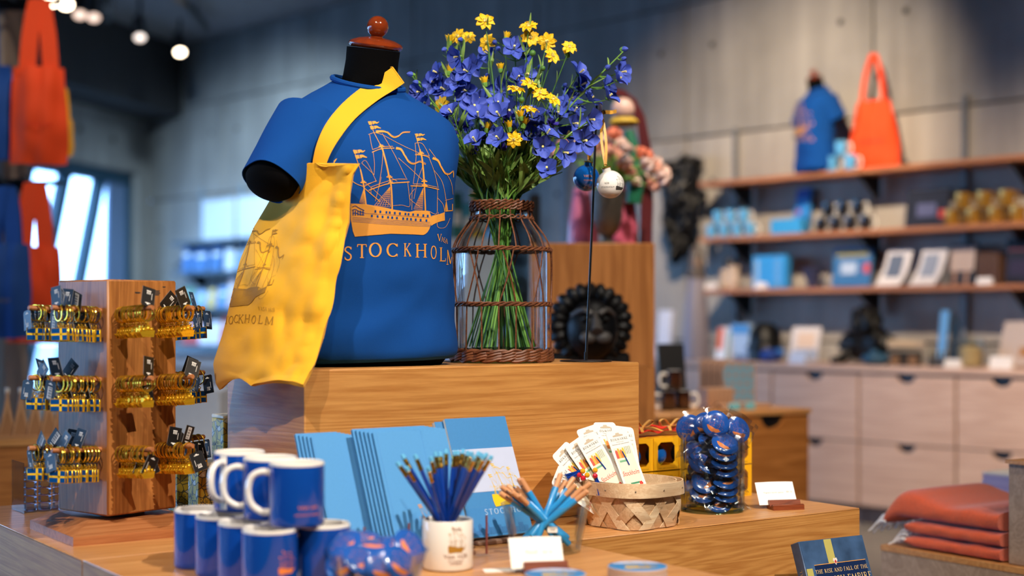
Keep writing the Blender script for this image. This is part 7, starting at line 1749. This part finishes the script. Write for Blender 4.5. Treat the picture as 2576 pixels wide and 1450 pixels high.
# ------------------------------------------------------------------ oak drawer block with brown mugs and trays
DY = 5.5; dc = at(2035, 0, DY); dz = H-(1028-800)/F*DY; W_ = .71
db_ = thing('drawer_block', 'warm oak drawer block behind the jar carrying brown mugs and trays', 'cabinet', (dc.x, dc.y, 0), ROT_T-.12)
g = G(); g.add(box(W_, .6, dz-.02, .003), tr(-W_/2, .3, 0), smooth=False); obj('carcass', g, OAK_DX, db_)
g = G(); g.add(box(W_+.01, .62, .02, .002), tr(-W_/2, .3, dz-.02), smooth=False); obj('top_board', g, OAK_T, db_)
P = [(-W_+.02, .05), (-.025, .05), (-.025, dz-.03)]+[(-.19+.055*cos(a), dz-.03-.04*sin(a)) for a in [pi*k/10 for k in range(11)]]+[(-W_+.02, dz-.03)]
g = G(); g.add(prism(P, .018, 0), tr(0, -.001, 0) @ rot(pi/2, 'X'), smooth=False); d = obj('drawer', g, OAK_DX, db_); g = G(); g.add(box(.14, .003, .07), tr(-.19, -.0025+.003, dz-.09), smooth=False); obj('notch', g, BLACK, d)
def dbp(px, back): 
    q = Vector((VX, VY, 0)); rz = ROT_T-.12; e1 = Vector((cos(rz), sin(rz), 0)); e2 = Vector((-sin(rz), cos(rz), 0)); base = dc+e2*back
    # intersect image column with the line base + s*e1
    k = (px-1288)/F; s = (k*base.y-base.x)/(e1.x-k*e1.y); p = base+e1*s; return Vector((p.x, p.y, dz))
for px, lay, ha, lab in ((1680, 0, 3.3, 'brown mug, left one of the bottom pair on the drawer block'), (1718, 0, 0.1, 'brown mug, right one of the bottom pair on the drawer block'), (1696, 1, 3.4, 'brown mug on top of the pair on the drawer block')):
    p = dbp(px, .14); r = hpx(p, 19.5); p.z += lay*hpx(p, 51); t = smug(p, r, hpx(p, 50), BRM, ha, lab, 'brown mugs on the drawer block')
    g = G(); f = cylmap(r, radians(-75)); g.add(([f(x, z) for x, z in ((-.012, .02), (.012, .02), (.012, .055), (-.012, .055))], [[0, 1, 2, 3]]), smooth=False); obj('amber_print', g, C_('#a85a1e'), t)
p = dbp(1698, .34); slabx('black_sign', 'plain black sign board behind the brown mugs', 'sign', p, hpx(p, 72), .012, hpx(p, 158), BLACKCARD, rz=ROT_T-.3, lean=.16)
for i in range(5):
    p = dbp(1802+i*14, .42-.045*i); w = hpx(p, 84); h = hpx(p, 112); t = thing('serving_tray', ['wooden tray at the left end of the rack', 'second wooden tray in the rack', 'third wooden tray in the rack', 'fourth wooden tray in the rack', 'blue patterned tray at the front of the rack on the drawer block'][i], 'tray', p, ROT_T-.75)
    pr_ = []
    for cx_, cz_, a0 in ((w/2-.02, h-.02, 0), (-w/2+.02, h-.02, 90), (-w/2+.02, .02, 180), (w/2-.02, .02, 270)): pr_ += arcp(cx_, cz_, .02, .02, a0, a0+90, 5)
    M_ = rot(radians(-8), 'X') @ rot(pi/2, 'X')
    g = G(); g.add(prism(pr_, .012, 0), M_, smooth=False); obj('rim', g, C_('#a07a62'), t)
    g = G(); g.add(prism([(x*.9, h/2+(z-h/2)*.9) for x, z in pr_], .003, .0115), M_, smooth=False); s_ = obj('surface', g, C_('#5f8494') if i == 4 else C_('#6b4f42'), t)
    if i == 4:
        for a in range(4):
            for b2 in range(5):
                g = G(); g.add(lathe([(0, 0), (.008, .0002), (0, .0004)], 8), M_ @ tr(-w*.33+w*.22*a+(w*.1 if b2 % 2 else 0)-.01, .022+b2*h*.19, .0148)); obj('printed_dot', g, C_('#8a6a58'), s_)
p = dbp(1815, .10)
for i in range(6):
    q = dbp(1786+i*11, .12); slabx('coaster_board', 'small wooden coaster upright in the front row of the drawer block', 'coaster', q, hpx(q, 12), .09, hpx(q, 52), C_('#a87e60'), rz=ROT_T-.3, group='wooden coasters on the drawer block')
p = dbp(1880, .08); slabx('low_tray', 'flat pale wooden tray lying at the right of the drawer block', 'tray', p, hpx(p, 150), .2, hpx(p, 12), C_('#b08a6c'), rz=ROT_T-.12)
p = dbp(1868, .045); slabx('turquoise_tile', 'turquoise patterned strip before the blue tray', 'tile', p, hpx(p, 80), .012, hpx(p, 17), C_('#6fb6c4'), rz=ROT_T-.12, extra=[('gap', 0, 0, hpx(p, 14), hpx(p, 17), C_('#a07a62'))])
# ------------------------------------------------------------------ blanket stand at the right
z3 = .585
bp0 = on(2216, 1371, z3); bp0.z = 0; bdir = Vector((-UX, -UY, 0))
st3 = thing('low_display_table', 'grey oak low display table with orange blankets at the lower right', 'display table', bp0, ROT_T)
g = G(); g.add(box(.80, 1.1, z3-.015, .002), tr(.40, -.55, 0), smooth=False); obj('body', g, OAK_G, st3)
g = G(); g.add(box(.802, 1.102, .015, .001), tr(.40, -.55, z3-.015), smooth=False); obj('top_board', g, OAK_T, st3)
p4 = on(2521, 1420, z3); e4 = at(2521, 1158, p4.y)
hb = thing('tall_box_block', 'taller grey oak block at the right edge beside the blankets', 'plinth', (p4.x, p4.y-.0, z3+.001), ROT_T)
g = G(); g.add(box(.50, .5, e4.z-z3-.008, .002), tr(.26, -.26, 0), smooth=False); obj('block', g, OAK_G, hb)
g = G(); g.add(box(.502, .502, .008), tr(.25, -.26, e4.z-z3-.008), smooth=False); obj('top_board', g, OAK_T, hb)
def blanket(z, L, W, hs_, label, off, droop=0.0, nose=0.0):
    t = thing('wool_blanket', label, 'blanket', bp0+Vector((0, 0, z3+z))+bdir*off+DV*.012, ROT_T-pi/2)
    # local x: along the table edge toward the camera, y: inwards
    zb_ = 0.0
    for k, h in enumerate(hs_):
        rows_ = []; nx = 26
        for i in range(nx+1):
            f = i/nx; x = L*f; sec = []
            top = nose*math.exp(-((f-.20)/.20)**2)+.004*noise.noise(Vector((f*6, k*3+1, 2)))
            dr = droop*max(0, (.14-f)/.14)**1.6
            e0 = min(1.0, .55+.45*min(1, f*14))
            for j in range(24):
                a = 2*pi*j/24; cx_, sx_ = cos(a), sin(a)
                yy = W/2*abs(cx_)**.22*(1 if cx_ > 0 else -1); q = abs(sx_)**.6*(1 if sx_ > 0 else -1)
                zz = zb_+h/2+(h/2)*q*e0*.99+(top if q > 0 else 0)*max(0, q)-dr
                sec.append((x, W/2+yy+.004*noise.noise(Vector((f*9, a*2, k))), max(zz, -z+.002)))
            sec.append(sec[0]); rows_.append(sec)
        g = G(); g.add(gridf([r[::-1] for r in rows_]))
        for rr2, fl_ in ((rows_[0], 1), (rows_[-1], 0)):
            o_ = len(g.v); g.v += [tuple(v) for v in rr2[:-1]]; g.f.append(list(range(o_, o_+24)) if fl_ else list(range(o_, o_+24))[::-1]); g.m.append(0); g.s.append(True)
        obj('fold', g, TERRA, t, sharp=80); zb_ += h
    g = G(); H_ = sum(hs_)
    for k in range(46):
        y = W*k/45; zz = H_*(.3+.3*(k % 3)/2)-droop*.9
        g.add(tube(spline([(.004, y, zz), (-.02, y+.003, zz-.004), (-.045-.01*(k % 4)/4, y+.006*((k*7) % 5-2)/2, max(-z+.003, zz-.03-.012*((k*3) % 5)/5))], 3), [.0035]*4+[.002]*3, 5), smooth=True)
    obj('fringe', g, FRINGE, t)
blanket(.001, .285, .34, (.034, .036), 'orange wool blanket with white fringe, lower of the folded pair', .065)
blanket(.0722, .345, .34, (.048,), 'orange wool blanket with white fringe, upper one drooping at the end', .0, .030, .026)
for i in range(3):
    p = Vector((p4.x, p4.y, z3))+DU*.12+DV*(.012); w_ = .22
    p = at(2545, 0, 3.9); p.z = 0
lbx = at(2556, 1262, 4.25)
sup = thing('low_table', 'pale low table behind the blankets carrying lilac boxes', 'table', (lbx.x+.15, lbx.y+.12, 0), ROT_T)
g = G(); g.add(box(.55, .45, lbx.z-.03), tr(0, .1, 0), smooth=False); obj('body', g, OAK_G, sup); g = G(); g.add(box(.56, .46, .03), tr(0, .1, lbx.z-.03), smooth=False); obj('top_board', g, OAK_T, sup)
for i in range(3):
    t = thing('lilac_box', ['lilac carton at the bottom of the stack at the right edge', 'lilac carton in the middle of the stack at the right edge', 'white-lidded lilac carton on top of the stack at the right edge'][i], 'box', (lbx.x+.045, lbx.y+.06, lbx.z+.027*i), ROT_T+.03*i); g = G(); g.add(box(.17, .17, .018), smooth=False); obj('tray', g, C_('#a9a2cf'), t); g = G(); g.add(box(.175, .175, .008, .001), tr(0, 0, .0185), smooth=False); obj('lid', g, C_('#b9b3da') if i < 2 else C_('#e6e0dc'), t)
# ------------------------------------------------------------------ tote bag pillar at the left
PY_ = 5.75
pil = thing('pillar', None, None, (at(-60, 0, PY_+.25).x, PY_+.25, 0)); pil['kind'] = 'structure'
pw_ = at(45, 0, PY_).x-at(-165, 0, PY_).x
g = G(); g.add(box(pw_, .3, CZ), smooth=False); obj('shaft', g, cement('pale_concrete', '#b3a08f', '#94836f', .3), pil)
rk_ = thing('hook_rail', 'black hook rails on the pillar at the left edge, holding tote bags', 'rack', (at(-60, 0, PY_).x, PY_+.02, 0))
for py in (-2, 460):
    zz = at(0, py, PY_).z; g = G(); g.add(box(pw_+.02, .02, .05), tr(0, .07, zz-.025), smooth=False); obj('rail', g, BLACK, rk_)
    for px in (-30, 28, 95) if py < 0 else (-20, 20, 82):
        x = at(px, 0, PY_).x-at(-60, 0, PY_).x; g = G(); g.add(tube([(x, .06, zz), (x, -.12, zz+.005), (x, -.13, zz+.02)], .006, 8)); obj('hook', g, BLACK, rk_)
    x1 = at(110, 0, PY_).x-at(-60, 0, PY_).x; g = G(); g.add(box(x1+.1, .02, .02), tr(x1/2, .05, zz-.005), smooth=False); obj('arm_bar', g, BLACK, rk_)
def totepx(px, top, body, bot, wpx, Y, m, label, rz, seed, pc, flare=.8):
    c = at(px, top, Y); tote_hang(c, rz, wpx*Y/F, (bot-body)*Y/F, (body-top)*Y/F, m, label, pc, flare, seed, .06, .062)
totepx(99, 2, 172, 415, 132, PY_-.14, ORANGE, 'orange tote bag hanging highest on the pillar hooks', .25, 1, C_('#d8260a'), .92)
totepx(-64, -200, 168, 405, 218, PY_-.10, BLUEC, 'blue tote bag hanging beside the highest orange one', -.1, 2, None, .9)
totepx(88, 462, 622, 862, 124, PY_-.14, ORANGE, 'orange tote bag hanging in the lower row behind the keyring stand', .15, 4, C_('#d8260a'), .9)
totepx(12, 470, 615, 850, 130, PY_-.32, BLUEC, 'blue tote bag in the lower row at the left edge', -.1, 5, C_('#8a7a4a'), .9)
totepx(142, 220, 300, 392, 74, PY_+.12, YELLOW, 'yellow tote bag peeping out behind the highest orange one', .3, 6, None, .9)
# ------------------------------------------------------------------ kraft bags on an oak block at the far left
ky = 4.1; kz = H-(1106-800)/F*ky; kb = thing('kraft_bag_table', 'oak block at the left edge carrying a row of brown paper bags', 'display table', (at(40, 0, ky).x, ky+.28, 0), ROT_T-.3)
g = G(); g.add(box(.9, .52, kz-.02, .003), tr(-.2, 0, 0), smooth=False); obj('body', g, OAK_DX, kb); g = G(); g.add(box(.91, .53, .02, .001), tr(-.2, 0, kz-.02), smooth=False); obj('top_board', g, OAK_T, kb)
for i, px in enumerate((-20, 18, 52, 88, 122, 152)):
    p = at(px, 0, ky+.14); h = 112*p.y/F; w = .050; d = .075
    t = thing('paper_bag', ['cut-off brown paper bag at the frame edge', 'first whole brown paper bag from the left edge', 'second brown paper bag, its fold in shadow', 'brown paper bag in the middle of the row', 'brown paper bag next to last in the row', 'brown paper bag nearest the keyring stand'][i], 'bag', (p.x, p.y, kz), ROT_T-.25)
    vs_ = [(-w/2, -d/2, 0), (w/2, -d/2, 0), (w/2, d/2, 0), (-w/2, d/2, 0), (-.004, -d/2, h*.86), (.004, -d/2, h*.86), (.004, d/2, h*.86), (-.004, d/2, h*.86), (-.003, -d/2, h), (.003, -d/2, h), (.003, d/2, h), (-.003, d/2, h)]
    g = G(); g.add((vs_, [[3, 2, 1, 0], [0, 1, 5, 4], [1, 2, 6, 5], [2, 3, 7, 6], [3, 0, 4, 7], [4, 5, 9, 8], [5, 6, 10, 9], [6, 7, 11, 10], [7, 4, 8, 11], [8, 9, 10, 11]]), smooth=False); obj('paper_body', g, KRAFT, t)
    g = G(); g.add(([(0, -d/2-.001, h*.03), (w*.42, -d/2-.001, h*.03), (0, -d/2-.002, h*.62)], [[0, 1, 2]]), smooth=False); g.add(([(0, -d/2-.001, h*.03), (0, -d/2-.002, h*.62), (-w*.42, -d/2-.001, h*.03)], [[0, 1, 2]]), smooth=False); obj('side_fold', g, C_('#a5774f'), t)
    g = G(); g.add(box(.012, d*.9, .014), tr(0, 0, h-.006), smooth=False); obj('white_clip', g, WHITE, t)
# ------------------------------------------------------------------ pale block and tables behind the stand
wy = 5.4; wx0, wx1 = at(430, 0, wy).x, at(545, 0, wy).x; wz = at(0, 985, wy).z
t = thing('white_block', 'pale white display block between the keyring stand and the yellow bag', 'plinth', ((wx0+wx1)/2-.1, wy+.2, 0), .05); g = G(); g.add(box(wx1-wx0+.2, .4, wz, .003), smooth=False); obj('block', g, C_('#dfe4ea'), t)
ty = 7.4; tz = at(0, 905, ty).z; tx = at(560, 0, ty).x
t = thing('far_table', 'oak table far back with a pale top behind the yellow bag', 'table', (tx, ty+.4, 0), ROT_W); g = G(); g.add(box(1.3, .8, tz-.03), smooth=False); obj('body', g, OAK_DX, t); g = G(); g.add(box(1.34, .84, .03), tr(0, 0, tz-.03), smooth=False); obj('top_board', g, OAK_P, t)
# ------------------------------------------------------------------ far bookshelves along the wall (left half)
FS_C = WALL_C-.34; fx0 = wl_base(432, FS_C); fL = (wl_base(700, FS_C)-fx0).length
BK = ['#e8eaf0', '#4f8a6a', '#a9b84a', '#dfe6f2', '#d9b3b0', '#8fb2d8', '#f0eee8', '#5c86b8', '#c94a3c', '#d9d2e2', '#3f6fa8', '#b7c9dc', '#e0c070', '#f2f0ee']
rb_ = random.Random(12)
for li, (py, nm) in enumerate(((605, 'top'), (683, 'second'), (775, 'third'), (868, 'bottom'))):
    z = at(500, py, wallY(500, FS_C)).z
    shelf_unit(fx0, fL+2.9, z, '%s far bookshelf on the wall behind the mannequin' % nm, .035, .26, 6 if li < 3 else 0, C_('#3d4d5a'))
    for seg, (x0, x1) in enumerate(((.05, 1.6), (2.55, fL+2.8))):
        x = x0
        while x < x1 and li > 0:
            w = rb_.uniform(.05, .26); h = rb_.uniform(.16, .30); p = fx0+WD*(x+w/2)+WN*.08
            c = rb_.choice(BK if not (li == 3 and x < .9) else ['#c8402f', '#d9564a', '#e6e0ea'])
            slabx('book', '%s book on the %s far bookshelf, %s' % ({'#e8eaf0': 'whitish', '#4f8a6a': 'green', '#a9b84a': 'olive', '#dfe6f2': 'pale blue-white', '#d9b3b0': 'pinkish', '#8fb2d8': 'light blue', '#f0eee8': 'cream', '#5c86b8': 'mid blue', '#c94a3c': 'red', '#d9d2e2': 'lilac', '#3f6fa8': 'dark blue', '#b7c9dc': 'grey-blue', '#e0c070': 'sand', '#f2f0ee': 'white', '#c8402f': 'bright red', '#d9564a': 'faded red', '#e6e0ea': 'pale lilac'}[c], nm, 'left of the yellow bag' if seg == 0 else 'beside the vase'), 'book', Vector((p.x, p.y, z)), w, .03, h, C_(c), lean=rb_.uniform(.05, .2), extra=[('pale_title', 0, h*.6, w*.7, h*.14, C_('#f4f2ec'))], group='books on the far bookshelves')
            x += w+rb_.uniform(.01, .09)
for k in range(9):
    p = fx0+WD*(.1+k*.72)+WN*.278; t = thing('shelf_upright', 'dark steel upright carrying the far bookshelves', 'rail', (p.x, p.y, .3), ROT_W, group='uprights of the far bookshelves'); g = G(); g.add(box(.035, .02, 2.15), smooth=False); obj('rail', g, C_('#7f8f9c'), t)
    g = G()
    for q in range(20): g.add(box(.008, .002, .025), tr(0, -.011, .1+q*.1), smooth=False)
    obj('slots', g, BLACK, t)
for k in range(4):
    p = fx0+WD*(.45+k*.62)+WN*.25; z = at(500, 605, wallY(500, FS_C)).z; t = thing('white_print_panel', ['white panel nearest the window corner above the far shelf', 'second white panel above the far shelf', 'third white panel above the far shelf', 'white panel above the far shelf close to the blue sleeve'][k], 'panel', (p.x, p.y, z), ROT_W); g = G(); g.add(box(.56, .02, .40, .002), smooth=False); obj('board', g, C_('#dfe6ee'), t)
    g = G(); g.add(box(.57, .012, .02), tr(0, -.008, .395), smooth=False); obj('rim', g, C_('#c3ced8'), t)
cpt = wl_base(440, FS_C-.25); zc2 = at(520, 885, wallY(520, FS_C-.25)).z
t = thing('far_counter', 'dark counter under the far bookshelves', 'cabinet', (cpt.x, cpt.y, 0), ROT_W); g = G(); g.add(box(5.2, .5, zc2-.04), tr(2.6, .28, 0), smooth=False); obj('body', g, C_('#27303c'), t); g = G(); g.add(box(5.24, .54, .04), tr(2.6, .27, zc2-.04), smooth=False); obj('top', g, C_('#4a5866'), t)
for k in range(6):
    g = G(); g.add(box(.82, .02, zc2-.14), tr(.46+k*.86, .02, .06), smooth=False); obj('door', g, C_('#2f3946'), t)
# black banner and coloured goods seen right of the mannequin
by = 6.2; p = at(1345, 0, by); t = thing('black_stand_sign', 'narrow black standing sign right behind the vase rim', 'sign', (p.x, p.y, 0)); g = G(); g.add(box(.05, .04, at(0, 490, by).z, .003), smooth=False); obj('post', g, BLACK, t); g = G(); g.add(lathe([(0, 0), (.13, 0), (.13, .012), (0, .014)], 24)); obj('foot', g, BLACK, t)
gy = 6.6; gz = at(0, 600, gy).z; p = at(1172, 0, gy)
t = thing('goods_table', 'pale lilac block behind the vase carrying green and yellow goods', 'plinth', (p.x+.02, p.y+.14, 0), .1); g = G(); g.add(box(.24, .3, gz, .003), smooth=False); obj('block', g, C_('#b9bccb'), t)
for px, w, h, c, lab in ((1150, 26, 118, '#1f6a60', 'dark green bottle-like pack behind the vase beside the shirt'), (1176, 22, 92, '#3f9ab0', 'turquoise pack behind the vase'), (1196, 20, 128, '#e2b02a', 'yellow pack behind the vase under the flowers'), (1214, 16, 80, '#2a5a40', 'small green pack behind the glass shoulder')):
    q = at(px, 0, gy+.08); slabx('goods_pack', lab, 'box', Vector((q.x, q.y, gz)), hpx(q, w), .06, hpx(q, h), C_(c), rz=.1, extra=[('label', 0, hpx(q, h*.3), hpx(q, w*.7), hpx(q, h*.3), C_('#e9e6da'))])
